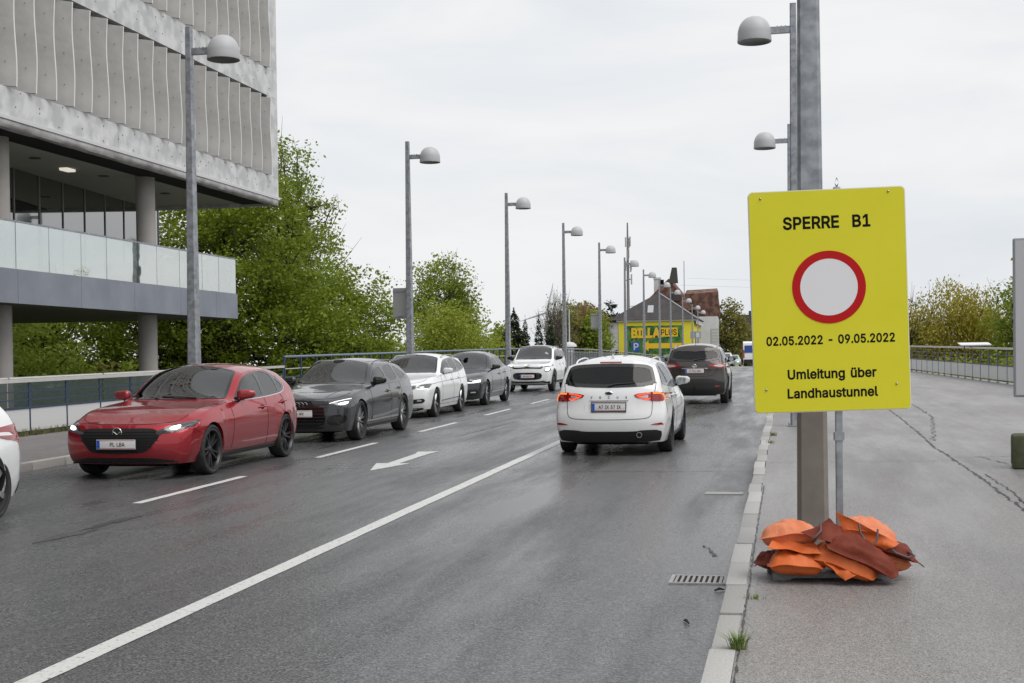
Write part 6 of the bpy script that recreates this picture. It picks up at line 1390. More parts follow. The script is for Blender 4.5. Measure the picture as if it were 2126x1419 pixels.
def brown_crossover(loc, rz):
    sp = dict(L=4.377, W=1.806, fo=.88, wb=2.646, R=.345, front=FRONT0, zs=.25, zu=.22,
              rear=[(.18,-.10),(.28,-.04),(.4,0),(.55,.0),(.68,-.02),(.80,-.06),(.95,-.06),(1.1,-.12),(1.3,-.30),(1.46,-.44),(1.55,-.5)], pr=.26, zm=.66, pt=2.6, fade=1.1)
    sp['curves'] = std_curves(4.377, 1.806, 1.575, .88, 1.3, 1.05, .85, 2.05, 1.03, 1.09, 1.51, .625, .69, 2.6)
    c = Car('crossover_car', sp, loc, rz, 'dark brown crossover driving away ahead of the white estate car', BROWN())
    dlo = [(1.5,1.05),(1.8,1.23),(2.14,1.41),(2.6,1.465),(3.2,1.455),(3.7,1.36),(3.85,1.25),(3.75,1.15),(2.8,1.075)]
    c.greenhouse(dlo, [[(1.66,1.07),(1.9,1.23),(2.2,1.38),(2.5,1.435),(2.5,1.08)], [(2.58,1.085),(2.58,1.435),(3.2,1.425),(3.26,1.12)], [(3.34,1.13),(3.30,1.415),(3.62,1.345),(3.74,1.26),(3.68,1.18)]], (1.34, 2.03),
                 [(0,1.10),(.48,1.115),(.66,1.15),(.695,1.19),(.655,1.34),(.615,1.395),(.53,1.425),(.3,1.44),(0,1.445)])
    c.patch('roof_spoiler', 'T', full([(0,4.0-.15),(.50,3.84),(.52,3.92),(.46,3.99),(0,4.03)]), c.pm, .012, 1, res=.05)
    c.patch('tail_light', 'B', [(.34,1.005),(.46,1.03),(.68,1.07),(.82,1.05),(.855,.99),(.84,.93),(.70,.925),(.52,.96),(.40,.985)], 'red', .01, 1, res=.025, mirror=True)
    c.patch('light_inner', 'B', [(.50,.995),(.66,1.03),(.78,1.02),(.80,.98),(.72,.955),(.58,.972)], 'clear', .014, 1, res=.03, mirror=True)
    c.ribbon('panel_gap', 'B', [(.70,1.15),(.66,1.02),(.60,.86),(.56,.76),(.4,.725),(0,.715),(-.4,.725),(-.56,.76),(-.60,.86),(-.66,1.02),(-.70,1.15)], .009, 'seam', .003)
    c.ring('B', 0, .985, .055, .012, M_('chrome'))
    p = c.hit('B', 0, .985)[0]; MB().box(-.07,.07,p.y-.02,p.y-.008,.974,.996).build('badge_bar', M_('chrome'), c.root)
    c.ribbon('tailgate_handle', 'B', [(-.36,.93),(.36,.93)], .022, 'chrome', .006, smooth=0)
    c.plate('B', .865, 'P 794 XAA')
    c.patch('lower_bumper', 'B', full([(0,.66),(.50,.66),(.62,.60),(.80,.58),(.815,.40),(.79,.28),(0,.265)]), 'black', .01, 1, res=.04)
    c.patch('rear_reflector', 'B', [(.56,.475),(.68,.485),(.68,.455),(.56,.45)], 'red', .014, 0, res=.05, mirror=True)
    P = [c.hit('B', x, z) for x, z in ((-.02,1.13),(.1,1.15),(.28,1.16),(.36,1.165))]; MB().tube([q[0]+q[1]*.02 for q in P], [.024,.018,.012,.008], 6).build('wiper', M_('black'), c.root)
    b = MB(); b.tube([(0, c.hit('B', 0, .42)[0].y+.03, .36), (0, c.hit('B',0,.42)[0].y-.05, .38), (0, c.hit('B',0,.42)[0].y-.07, .47)], [.02,.02,.02], 8); b.build('tow_hook', M_('seam'), c.root, 40)
    t = c.hit('T', 0, 3.7)[0]; MB().tube([(0,t.y,t.z), (0,t.y-.14,t.z+.16)], [.006,.003], 6).build('aerial', M_('black'), c.root)
    c.rails(2.1, 3.75, lambda t: .62-.03*t, M_('silver'))
    for sa in (.88, .88+2.646):
        Ra = .345 + .045
        arc = [(sa + (Ra+.05)*math.cos(a), .345 + (Ra+.05)*math.sin(a)) for a in np.linspace(0, PI, 15)] + [(sa + (Ra+.004)*math.cos(a), .345 + (Ra+.004)*math.sin(a)) for a in np.linspace(PI, 0, 15)]
        c.patch('arch_cladding', 'R', arc, 'black', .012, 0, res=.04, mirror=True)
    c.patch('sill', 'R', [(1.3,.24),(1.3,.34),(3.08,.34),(3.08,.24)], 'black', .012, 0, res=.08, mirror=True)
    seams_side(c, [[(1.44,1.03),(1.46,.75),(1.42,.38)], [(2.54,1.07),(2.56,.8),(2.54,.36)], [(3.3,1.12),(3.36,.98),(3.25,.75),(3.15,.4)]])
    c.mirrors(1.74, 1.13, M_('gloss'), .82); c.handle(2.28, .92, c.pm); c.handle(3.05, .95, c.pm)
    c.wheels('five', 'silver')
    return c

def white_hatch_edge(loc, rz):
    sp = dict(L=4.3, W=1.79, fo=.88, wb=2.62, R=.32, front=FRONT0,
              rear=[(.2,-.10),(.35,-.02),(.55,0),(.75,-.03),(.95,-.10),(1.1,-.24),(1.3,-.5),(1.4,-.6)], pr=.26, zm=.64)
    sp['curves'] = std_curves(4.3, 1.79, 1.46, .88, 1.4, .98, .74, 2.15, .93, 1.0, 1.34, .60, .62, 2.7)
    c = Car('hatchback_car', sp, loc, rz, 'white hatchback cut off by the left picture edge, only its tail corner showing', WHITE())
    dlo = [(1.6,.945),(1.9,1.12),(2.26,1.30),(2.7,1.36),(3.3,1.34),(3.7,1.22),(3.78,1.1),(3.6,1.03),(2.8,.965)]
    c.greenhouse(dlo, [[(1.78,.97),(2.0,1.12),(2.3,1.27),(2.6,1.33),(2.6,.975)], [(2.68,.98),(2.68,1.33),(3.2,1.315),(3.3,1.02)]], (1.43, 2.13), [(0,1.0),(.50,1.01),(.62,1.04),(.64,1.08),(.56,1.26),(.5,1.29),(0,1.30)])
    c.patch('tail_light', 'B', [(.50,.92),(.70,.95),(.82,.93),(.86,.86),(.85,.77),(.78,.72),(.68,.80)], 'red', .01, 1, res=.025, mirror=True)
    c.patch('tail_light_side', 'R', [(4.05,.925),(4.22,.91),(4.26,.84),(4.24,.76),(4.16,.80),(4.06,.88)], 'red', .01, 1, res=.025, mirror=True)
    c.patch('lower_bumper', 'B', full([(0,.38),(.6,.38),(.80,.36),(.79,.28),(.76,.21),(0,.205)]), 'black', .01, 1, res=.05)
    c.plate('B', .62, 'PL 31 GH')
    seams_side(c, [[(1.46,.93),(1.5,.72),(1.46,.30)], [(2.64,.97),(2.66,.8),(2.64,.27)], [(3.3,.99),(3.4,.85),(3.28,.68),(3.14,.3)]])
    c.mirrors(1.84, 1.02, c.pm, .82); c.handle(2.4, .83, c.pm); c.handle(3.1, .85, c.pm)
    c.wheels('five', 'silver')
    return c

def _place(fn, x, y, rz=PI, sc=(1.04, 1.03, 1.11)):
    c = fn((x, y, road_z(y)), rz); g = (road_z(y+1) - road_z(y-1))/2
    c.root.rotation_euler = (math.atan(g) if abs(rz) < 1 else -math.atan(g), 0, rz); c.root.scale = sc
    return c
# ------------------------------------------------------------------ house with the painted advertisement, and what stands around it
M_HY = mat('house_yellow', (.72,.62,.02), .7, noise=(.4,.2,(.76,.66,.05))); M_HW = mat('house_white', (.62,.63,.64), .8, noise=(.8,.2,(.55,.55,.55)))
M_SLATE = mat('dark_roof', (.045,.04,.042), .7, noise=(1.2,.2,(.075,.065,.065))); M_TILE = mat('brown_tile', (.09,.045,.035), .8, noise=(1.2,.08,(.20,.11,.08),6), bump=(4,.4,.05))
HS = empty('yellow_house', (0,0,0), 0, 'yellow house with a big advertisement mural and dark roof beyond the bridge', 'house')
Yh = 206.0; X0, X1, ZE = -25.55, -13.85, 7.95
def hp(name, b, m, parent=HS): return b.build(name, m, parent)
hp('wall', MB().box(X0, X1, Yh, Yh+17, -.6, ZE), M_HY); hp('annex_wall', MB().box(-27.2, X0-.01, Yh+.2, Yh+14, -.6, ZE-.05), M_HW)
for k in range(10): hp('wall_board', MB().box(-27.21, X0-.015, Yh+.16, Yh+.2, .2+k*.76, .2+k*.76+.70), M_HW)
hp('annex_door', MB().box(-26.1,-25.75,Yh+.1,Yh+.15,1.2,3.6), M_SBLK)
hp('cornice', MB().box(X0-.3, X1+.3, Yh-.3, Yh+17.3, ZE, ZE+.28), mat('cornice_grey', (.5,.5,.5), .7))
xm = -19.55; ZR = 12.5
hp('roof', MB().add([(X0-1.6,Yh-.5,ZE+.28),(X1+.6,Yh-.5,ZE+.28),(X1+.6,Yh+17.4,ZE+.28),(X0-1.6,Yh+17.4,ZE+.28),(xm,Yh+2.6,ZR),(xm,Yh+17.4,ZR)], [(0,1,4),(1,2,5,4),(2,3,5),(3,0,4,5),(3,2,1,0)]), M_SLATE)
hp('roof_edge', MB().tube([(xm,Yh+2.6,ZR+.05),(X1+.6,Yh-.5,ZE+.33)], .12, 6), mat('edge_zinc', (.33,.34,.36), .5))
hp('skylight', MB().box(-.45,.45,-.05,.05,-.7,.7, mtx=Matrix.Translation((-20.6,Yh+.75,ZE+1.95)) @ Matrix.Rotation(-.62,4,'X')), mat('skylight_glass', (.45,.47,.5), .1))
# mural: leafy green field, letters, arrow
M_LEAFG = mat('mural_green', (.02,.09,.025), .6, noise=(1.1,.12,(.10,.26,.05),6)); M_ORY = mat('mural_amber', (.80,.50,.02), .6)
MU = Yh - .03
mural = hp('mural', MB().box(-24.4, -15.7, MU-.02, MU+.02, 1.9, 7.3), M_LEAFG)
for k in range(60):
    x, z, a, s = random.uniform(-24.1,-16.0), random.uniform(2.1,7.1), random.uniform(0,6.28), random.uniform(.3,.75); ca, sa = math.cos(a), math.sin(a)
    P = [(-s,0),(-s*.4,s*.28),(s*.3,s*.26),(s,0),(s*.3,-s*.26),(-s*.4,-s*.28)]
    MB().add([(min(max(x+u*ca-v*sa,-24.38),-15.72), MU-.022-.0004*k, min(max(z+u*sa+v*ca,1.92),7.28)) for u, v in P], [(0,1,2,3,4,5)]).build('painted_leaf', mat('leaf_paint_%d' % (k%3), [(.03,.15,.04),(.10,.28,.05),(.015,.06,.02)][k%3], .6), mural)
def ht(t, x, z, s, m, bold=.0, sx=1., y=0.): link('mural_lettering', text_mesh(t, s, m, bold, .005, 'LEFT'), HS, (x, MU-.06-y, z), (PI/2,0,0), (sx,1,1))
ht('BILLA', -23.6, 6.2, 2.7, M_ORY, .045, .82)
hp('name_field', MB().box(-19.15,-16.35,MU-.058,MU-.05,5.55,6.95), M_ORY); ht('PLUS', -19.0, 6.24, 1.75, M_SBLK, .012, .80, .01)
hp('arrow', MB().prism([(-21.9,4.15),(-20.9,5.0),(-20.9,4.55),(-15.75,4.55),(-15.75,3.75),(-20.9,3.75),(-20.9,3.3)], MU-.058, MU-.05, 'xz'), M_ORY)
hp('parking_field', MB().box(-23.5,-22.3,MU-.058,MU-.05,3.35,4.85), mat('parking_blue', (.02,.10,.42), .5)); ht('P', -23.3, 4.1, 2.0, M_HW, .02, 1., .01)
ht('3100 ST. PÖLTEN', -23.4, 2.55, .98, M_ORY, .02, .66); ht('Willi-Gruber', -18.6, 2.55, .98, M_HW, .02, .68)
for i in range(3): hp('side_panel', MB().box(X1+.002,X1+.05,Yh+3.5+i*4.4,Yh+6.6+i*4.4,2.6,6.4), mat('side_panel_grey', (.42,.40,.33), .7))
hp('side_cornice', MB().box(X1+.31,X1+.4,Yh,Yh+17,ZE-.5,ZE+.2), M_HW)
# taller house behind
H2 = empty('tiled_house', (0,0,0), 0, 'taller house with weathered brown tiled roof behind the yellow house', 'house')
y2 = 232.; g = MB(); g.add([(-26,y2,0),(-11.6,y2,0),(-11.6,y2+14,0),(-26,y2+14,0),(-26,y2,9.4),(-11.6,y2,9.4),(-11.6,y2+14,9.4),(-26,y2+14,9.4)], [(0,1,5,4),(1,2,6,5),(2,3,7,6),(3,0,4,7)]); g.build('wall', M_HW, H2)
MB().add([(-27.2,y2-.4,9.0),(-15.5,y2-.4,10.6),(-19.9,y2-.4,16.1),(-27.2,y2+14,9.0),(-15.5,y2+14,10.6),(-19.9,y2+14,16.1)], [(0,1,2),(0,2,5,3),(1,4,5,2),(3,5,4)]).build('gable_roof', M_TILE, H2)
MB().add([(-17.5,y2+3,9.4),(-11.4,y2+3,9.4),(-11.4,y2+12,9.4),(-17.5,y2+12,9.4),(-17.3,y2+7,14.4),(-11.9,y2+7,14.6),(-11.5,y2+3,13.8),(-17.4,y2+3,13.5)], [(0,1,6,7),(7,6,5,4),(1,2,5,6),(2,3,4,5),(3,0,7,4)]).build('side_roof', M_TILE, H2)
MB().box(-22.7,-21.6,y2+2,y2+3,11,16.2).box(-22.8,-21.5,y2+1.9,y2+3.1,16.2,16.5).build('chimney', M_HW, H2)
MB().box(-21.55,-21.0,y2+2.2,y2+3,12,16.1).build('chimney', M_SBLK, H2)
MB().add([(-19.9,y2-.6,15.3),(-18.3,y2-.6,15.3),(-18.3,y2+.6,15.3),(-19.9,y2+.6,15.3),(-19.3,y2-.5,18.0),(-18.5,y2-.5,18.0),(-18.5,y2+.5,18.0),(-19.3,y2+.5,18.0)], [(0,1,5,4),(1,2,6,5),(2,3,7,6),(3,0,4,7),(4,5,6,7)]).build('gable_stack', mat('dark_stack', (.06,.06,.055), .8), H2)
MB().tube([(-17.3,y2+1,13),(-17.3,y2+1,19.2)], .07, 6).build('aerial', M_GALV, H2)
MB().box(-19.2,-18.0,y2-.9,y2+1,12.2,13.6).build('dormer', M_SLATE, H2)
# telecom mast
MS = empty('telecom_mast', (-26.9, 231, 0), 0, 'tall antenna mast rising behind the street lamps and the dark roof', 'mast')
b = MB(); b.tube([(0,0,0),(0,0,20),(0,0,26)], [.32,.22,.12], 8); b.build('pole', mat('mast_grey', (.22,.20,.20), .6), MS, 60)
for k in range(14):
    a = k*2.4; z = 16.2 + (k%4)*2.2 + random.uniform(-.3,.3); r0 = .62
    MB().box(-.12,.12,-.07,.07,-.85,.85, mtx=Matrix.Translation((r0*math.cos(a), r0*math.sin(a), z)) @ Matrix.Rotation(a,4,'Z')).build('antenna', mat('antenna_pale', (.42,.42,.43), .5), MS)
    MB().tube([(0,0,z),(r0*math.cos(a),r0*math.sin(a),z)], .05, 5).build('bracket', M_GALV, MS)
MB().tube([(0,0,11.4),(2.6,0,11.5)], .05, 5).build('side_arm', M_GALV, MS)
# wind turbine far off
WT = empty('wind_turbine', (-268, 1500, -20), 0, 'faint wind turbine on the horizon above the fir trees', 'wind turbine'); M_WT = mat('turbine_white', (.55,.57,.6), .6)
MB().tube([(0,0,0),(0,0,78)], [2.2,1.2], 10).build('tower', M_WT, WT, 60)
for a in (1.35, 1.35+2*PI/3, 1.35+4*PI/3): MB().tube([(0,-2,79),(9*math.cos(a),-2,79+9*math.sin(a)),(34*math.cos(a),-2,79+34*math.sin(a))], [1.1,1.5,.3], 6).build('blade', M_WT, WT)
MB().tube([(0,-3,79),(0,5,79)], [1.6,1.4], 8).build('nacelle', M_WT, WT)
# row house far right down the street
RH = empty('row_house', (0,0,0), 0, 'far pale yellow house with dark slate roof and white dormer windows down the street', 'house'); yr = 285.
MB().box(-10.5, 6, yr, yr+12, -1.5, 4.9).build('wall', mat('pale_yellow_wall', (.55,.48,.24), .8), RH)
MB().add([(-10.8,yr-.3,4.9),(6.3,yr-.3,4.9),(6.3,yr+12,4.9),(-10.8,yr+12,4.9),(-10.8,yr+2.2,8.2),(6.3,yr+2.2,8.2),(6.3,yr+9,8.2),(-10.8,yr+9,8.2)], [(0,1,5,4),(1,2,6,5),(2,3,7,6),(3,0,4,7),(4,5,6,7)]).build('lower_roof', M_SLATE, RH)
MB().box(-10.6,6,yr+2.2,yr+9,8.2,11.4).build('attic', mat('attic_dark', (.055,.055,.06), .7), RH)
for x in (-9.4,-5.2,-4.1,-3.0,-1.6): MB().box(x-.35,x+.35,yr+2.1,yr+2.18,9.0,10.4).build('window', M_HW, RH)
for x in (-9.2,-7.0,-4.6,-2.4,0): MB().box(x-.45,x+.45,yr-.05,yr+.05,1.4,3.2).build('window', mat('far_window', (.08,.08,.10), .2), RH)
for x in (-7.5,-4.4,-3.2): MB().box(x-.3,x+.3,yr+5,yr+5.6,11.4,12.3).build('chimney', M_SLATE, RH)
# direction sign with stacked boards, and a lamp sign
DS = empty('direction_sign', (-11.6, 212, road_z(212)), 0, 'post with six stacked direction boards right of the yellow house', 'sign')
MB().tube([(0,0,0),(0,0,6.6)], .08, 8).build('post', M_GALV, DS)
for k in range(6): MB().box(.0,1.15,-.04,.04,3.9+k*.47,4.28+k*.47).build('board', mat('board_pale', (.42,.42,.43), .5), DS)
GS = empty('lane_sign', (-12.3, 186, road_z(186)), 0, 'grey lane sign in front of the yellow side wall', 'sign')
MB().tube([(0,0,0),(0,0,5.3)], .09, 8).build('post', M_GALV, GS); MB().box(-.75,.75,-.05,.05,4.3,5.3).build('plate', mat('lane_plate', (.33,.35,.38), .5), GS); MB().box(.0,.5,-.06,-.051,4.5,5.1).build('symbol', M_HW, GS)
# white twin-pipe chimney, pipe bridge and dome pillar by the far railing
TP = empty('chimney_block', (-34, 196, 0), 0, 'small white block with two thin flues behind the far railing', 'chimney')
MB().box(-.85,.85,-.6,.6,1,6.2).build('block', M_HW, TP)
for x in (-.35,.35): MB().tube([(x,0,6.2),(x,0,8.2)], .22, 8).build('flue', M_HW, TP)
for x in (-.3,.3): MB().box(x-.18,x+.18,-.65,-.605,4.0,4.8).build('opening', M_SBLK, TP)
PB = empty('overhead_pipe', (-30, 200, 0), 0, 'white overhead pipe bending down left of the yellow house', 'pipe')
MB().tube([(-1.9,0,1.5),(-1.9,0,3.4),(-1.5,0,3.75),(3.2,0,3.75)], .22, 8).build('pipe', M_HW, PB, 60)
DP = empty('dome_pillar', (-17.8, 110, road_z(100)-.2), 0, 'pale pillar with white dome cap behind the far railing', 'pillar')
b = MB(); b.lathe([(.38,0),(.38,2.0),(.62,2.02),(.58,2.2),(.35,2.38),(.001,2.45)], 20, 'z'); b.build('dome', M_HW, DP, 50)
MB().tube([(0,0,2.4),(0,0,5.2)], [.06,.04], 6).build('flag_pole', M_HW, DP)
HR = empty('hoarding', (-27.5, 116, 0), 0, 'blue and white hoarding behind the far railing', 'hoarding')
for k in range(11): MB().box(k*1.05, k*1.05+1.0, 0,.06, road_z(100)-.5, road_z(100)+.95).build('board', [mat('hoard_blue', (.04,.07,.16), .6), M_HW, mat('hoard_lblue', (.20,.26,.36), .6)][k % 3], HR)
RB = empty('red_barrier', (-20.5, 66, 0), 0, 'red barrier boards glimpsed through the blue railing', 'barrier')
for k in range(5): MB().box(-2.5,4.2,0,.05,road_z(66)+.15+k*.22,road_z(66)+.30+k*.22).build('board', mat('barrier_red', (.42,.06,.07), .6), RB)
# white van and small far cars on the crest
VN = empty('white_van', (-3.35, 142, road_z(142)), 0, 'white van with blue side window on the crest beside the sign', 'van', 'far vehicles')
b = MB(); prof = [(-2.6,.45),(-2.62,1.2),(-2.5,2.45),(-2.2,2.62),(1.2,2.62),(1.9,1.75),(2.7,1.4),(2.75,.45)]
b.prism(prof, -1.0, 1.0, 'yz'); b.build('body', WHITE(), VN)
MB().box(-.85,.85,-2.66,-2.6,1.45,2.2).build('rear_window', mat('van_blue', (.03,.07,.28), .2), VN); MB().box(-1.02,-.86,-2.66,-2.58,.9,1.75).build('tail_light', M_('red'), VN); MB().box(.86,1.02,-2.66,-2.58,.9,1.75).build('tail_light', M_('red'), VN)
MB().box(-.95,.95,-2.68,-2.6,.35,.75).build('bumper', M_('black'), VN)
for sx in (-.85,.85):
    for sy in (-1.7,1.75): b = MB(); b.lathe([(.001,-.11),(.34,-.11),(.34,.11),(.001,.11)], 18, 'x', (sx,sy,.34)); b.build('wheel', M_('tyre'), VN, 40)
def far_car(x, y, col, label, rz=PI):
    r = empty('distant_car', (x, y, road_z(y)), rz, label, 'car', 'far vehicles'); m = paint('far_paint_%d' % int(y), col)
    V = []; F = []
    for s, w, zb_, zt_, wt in ((2.1,.78,.35,.72,.6),(1.6,.88,.25,.86,.7),(.9,.9,.22,.95,.72),(.35,.9,.22,1.4,.58),(-.9,.9,.22,1.47,.57),(-1.7,.88,.25,1.25,.56),(-2.05,.8,.35,.95,.6)): V += [(-w,s,zb_),(-w,s,.85 if zt_>.9 else zt_-.05),(-wt,s,zt_),(wt,s,zt_),(w,s,.85 if zt_>.9 else zt_-.05),(w,s,zb_)]
    for i in range(6):
        for k in range(5): F.append((i*6+k, i*6+k+1, i*6+7+k, i*6+6+k))
    F += [(0,1,2,3,4,5), tuple(range(41,35,-1))]
    MB().add(V, F).build('body', m, r, 60)
    MB().add([(-.62,.93,.99),(.62,.93,.99),(.53,.42,1.36),(-.53,.42,1.36)], [(0,1,2,3)]).build('windscreen', M_('glass_solid'), r, fix=False)
    for sx in (-.8,.8):
        for sy in (-1.3,1.3): b = MB(); b.lathe([(.001,-.1),(.32,-.1),(.32,.1),(.001,.1)], 16, 'x', (sx,sy,.32)); b.build('wheel', M_('tyre'), r, 40)
    for sx in (-.62,.62): MB().box(sx-.14,sx+.14,2.02,2.1,.58,.70).build('headlight', M_('litsoft'), r)
far_car(-6.2, 139, (.7,.71,.72), 'tiny white car coming over the crest behind the brown crossover'); far_car(-6.1, 158, (.35,.45,.42), 'tiny pale green car behind the white one on the crest')
# cable lamps over the street
for i, (x, y, z) in enumerate([(-3.6, 245, 15.5), (-2.6, 200, 11.8)]):
    r = empty('cable_lamp', (x, y, z), 0, ['small lamp hanging from a cable high over the far street', 'lower small lamp on a cable just left of the yellow sign'][i], 'hanging lamp', 'lamps on cables')
    b = MB(); b.lathe([(.001,.3),(.2,.25),(.45,0),(.001,-.02)], 12, 'z'); b.build('shade', M_('black'), r, 50); MB().tube([(-14,0,1.4),(0,0,.6),(14,0,1.4)], .012, 4).build('cable', M_GALV, r); MB().tube([(0,0,.6),(0,0,.2)], .03, 4).build('hanger', M_('black'), r)
# ------------------------------------------------------------------ trees
def leaf_mat(name, c0, c1, c2, trans=.35):
    m = bpy.data.materials.new(name); m.use_nodes = True; n = m.node_tree.nodes; l = m.node_tree.links; n.clear()
    out = n.new('ShaderNodeOutputMaterial'); g = n.new('ShaderNodeNewGeometry'); r = n.new('ShaderNodeValToRGB')
    e = r.color_ramp.elements; e[0].color = (*c0, 1); e[1].color = (*c2, 1); k = e.new(.5); k.color = (*c1, 1)
    tc = n.new('ShaderNodeTexCoord'); t = n.new('ShaderNodeTexNoise'); t.inputs['Scale'].default_value = .45; t.inputs['Detail'].default_value = 2; l.new(tc.outputs['Object'], t.inputs['Vector'])
    mx = n.new('ShaderNodeMix'); mx.inputs[0].default_value = .5; l.new(g.outputs['Random Per Island'], mx.inputs[2])
    mr = n.new('ShaderNodeMapRange'); mr.inputs[1].default_value = .3; mr.inputs[2].default_value = .7; l.new(t.outputs['Fac'], mr.inputs[0]); l.new(mr.outputs[0], mx.inputs[3])
    l.new(mx.outputs[0], r.inputs[0])
    d = n.new('ShaderNodeBsdfPrincipled'); d.inputs['Roughness'].default_value = .6; d.inputs['Specular IOR Level'].default_value = .25; l.new(r.outputs[0], d.inputs['Base Color'])
    tr = n.new('ShaderNodeBsdfTranslucent'); l.new(r.outputs[0], tr.inputs[0])
    ms = n.new('ShaderNodeMixShader'); ms.inputs[0].default_value = trans + .08; l.new(d.outputs[0], ms.inputs[1]); l.new(tr.outputs[0], ms.inputs[2]); l.new(ms.outputs[0], out.inputs[0])
    return m
L_CHEST = leaf_mat('leaf_chestnut', (.12,.165,.014), (.19,.255,.022), (.30,.37,.04))
L_OLIVE = leaf_mat('leaf_olive', (.16,.16,.035), (.23,.22,.05), (.31,.29,.08))
L_LIME = leaf_mat('leaf_lime', (.19,.25,.03), (.29,.34,.045), (.40,.43,.08))
L_WILLOW = leaf_mat('leaf_willow', (.25,.225,.03), (.36,.31,.04), (.46,.42,.08))
L_DARK = leaf_mat('leaf_conifer', (.016,.026,.016), (.028,.043,.024), (.05,.066,.034), .1)
L_BROWN = leaf_mat('leaf_bronze', (.20,.11,.05), (.27,.16,.07), (.33,.24,.10))
L_FRESH = leaf_mat('leaf_fresh', (.14,.19,.022), (.22,.29,.035), (.33,.40,.07))
L_SPARSE = leaf_mat('leaf_bud', (.17,.165,.09), (.23,.23,.11), (.30,.31,.16))
M_BARK = mat('bark', (.035,.028,.022), .9, noise=(5,.2,(.065,.052,.04),6), bump=(12,.6,.03))
M_BARK_L = mat('bark_pale', (.09,.075,.06), .9, noise=(5,.2,(.14,.12,.10),6))

def tree(name, base, blobs, leaf, n_clump, per, size, label, trunk_r=.3, limbs=26, bark=None, spread=.42, seed=1, shell=.55, group='trees around the bridge', fork=.35, twigs=0, droop=0., sub=2):
    """blobs: (dx, dy, z, rx, ry, rz) relative to base x,y; leaf clumps fill them unevenly; limbs run to the clumps"""
    rs = np.random.RandomState(seed); rnd = random.Random(seed)
    r = empty(name, base, 0, label, 'tree', group); bz = base[2]
    vol = np.array([b[3]*b[4]*b[5] for b in blobs]); pick = rs.choice(len(blobs), n_clump, p=vol/vol.sum())
    B = np.array(blobs)[pick]
    d = rs.normal(size=(n_clump, 3)); d /= np.linalg.norm(d, axis=1)[:, None]
    rad = (shell + (1-shell)*rs.uniform(0, 1, n_clump)) ** .8
    rad *= 1 + .10*np.sin(d[:,0]*5+seed) * np.cos(d[:,2]*6+seed*2) + rs.uniform(-.14, .05, n_clump)
    C = B[:, :3] + d*B[:, 3:]*rad[:, None]; C[:, 2] -= bz
    # branches
    b = MB(); top = max(bb[2]+bb[5]*.35 for bb in blobs) - bz; cx = np.mean([bb[0] for bb in blobs]); cy = np.mean([bb[1] for bb in blobs])
    low = min(bb[2]-bb[5]*.5 for bb in blobs) - bz; hf = max(1.2, low*.9 + (top-low)*.15)
    P = [Vector((0,0,-.3)), Vector((rnd.uniform(-.1,.1), 0, hf*.5)), Vector((cx*.25, cy*.25, hf)), Vector((cx*.6, cy*.6, hf+(top-hf)*.5)), Vector((cx, cy, top))]
    b.tube(P, [trunk_r*1.25, trunk_r, trunk_r*.85, trunk_r*.5, trunk_r*.12], 9)
    ids = rs.choice(n_clump, min(limbs, n_clump), replace=False)
    for k, i in enumerate(ids):
        e = Vector(C[i]); t = rnd.uniform(0, 1); s = P[2].lerp(P[3], t) if k % 3 else P[3].lerp(P[4], t*.8)
        if e.z < s.z - 1: s = P[1].lerp(P[2], rnd.uniform(.5, 1))
        m1 = s.lerp(e, .35) + Vector((rnd.uniform(-.3,.3), rnd.uniform(-.3,.3), rnd.uniform(.1,.6))); m2 = s.lerp(e, .7) + Vector((rnd.uniform(-.3,.3), rnd.uniform(-.3,.3), rnd.uniform(0,.5)))
        r0 = trunk_r*rnd.uniform(.18, fork); b.tube([s, m1, m2, e], [r0, r0*.62, r0*.36, r0*.1], 5, caps=False)
        for q in range(sub):
            a = m1.lerp(m2, rnd.uniform(.2, 1)); e2 = Vector(C[rs.randint(n_clump)]); dv = (e2 - a)
            if dv.length > 2.6: dv = dv.normalized()*2.6
            b.tube([a, a + dv*.5 + Vector((0,0,.2)), a + dv], [r0*.35, r0*.2, r0*.05], 4, caps=False)
    if twigs:
        for q in range(twigs):
            a = Vector(C[rs.randint(n_clump)]); out_ = (a - Vector((cx, cy, top*.5))).normalized(); e = a + out_*rnd.uniform(.4, 1.3) + Vector((rnd.uniform(-.4,.4), rnd.uniform(-.4,.4), rnd.uniform(-.1,.7)))
            b.tube([a - out_*1.0, a, e], [.03, .02, .006], 3, caps=False)
    b.build('trunk', bark or M_BARK, r, 60, fix=False)
    # leaves
    N = n_clump*per; cc = np.repeat(C, per, axis=0); sp = np.clip(rs.normal(size=(N, 3)), -1.7, 1.7)*spread*np.repeat(rs.uniform(.6, 1.35, n_clump), per)[:, None]; sp[:, 2] *= .62
    ctr = cc + sp
    if droop: ctr[:, 2] -= droop*np.abs(rs.normal(size=N))
    u = rs.normal(size=(N, 3)); u[:, 2] *= .55; u /= np.linalg.norm(u, axis=1)[:, None]
    w = rs.normal(size=(N, 3)); v = np.cross(u, w); v /= np.linalg.norm(v, axis=1)[:, None]
    sz = size*rs.uniform(.45, 1.45, N)[:, None]*np.repeat(rs.uniform(.75, 1.25, n_clump), per)[:, None]
    if droop: u[:, 2] -= 1.2; u /= np.linalg.norm(u, axis=1)[:, None]
    q = np.stack([ctr - u*sz*.5, ctr + v*sz*.32, ctr + u*sz*.5, ctr - v*sz*.32], 1)
    link('crown', quads_np('crown', q, leaf), r)
    return r
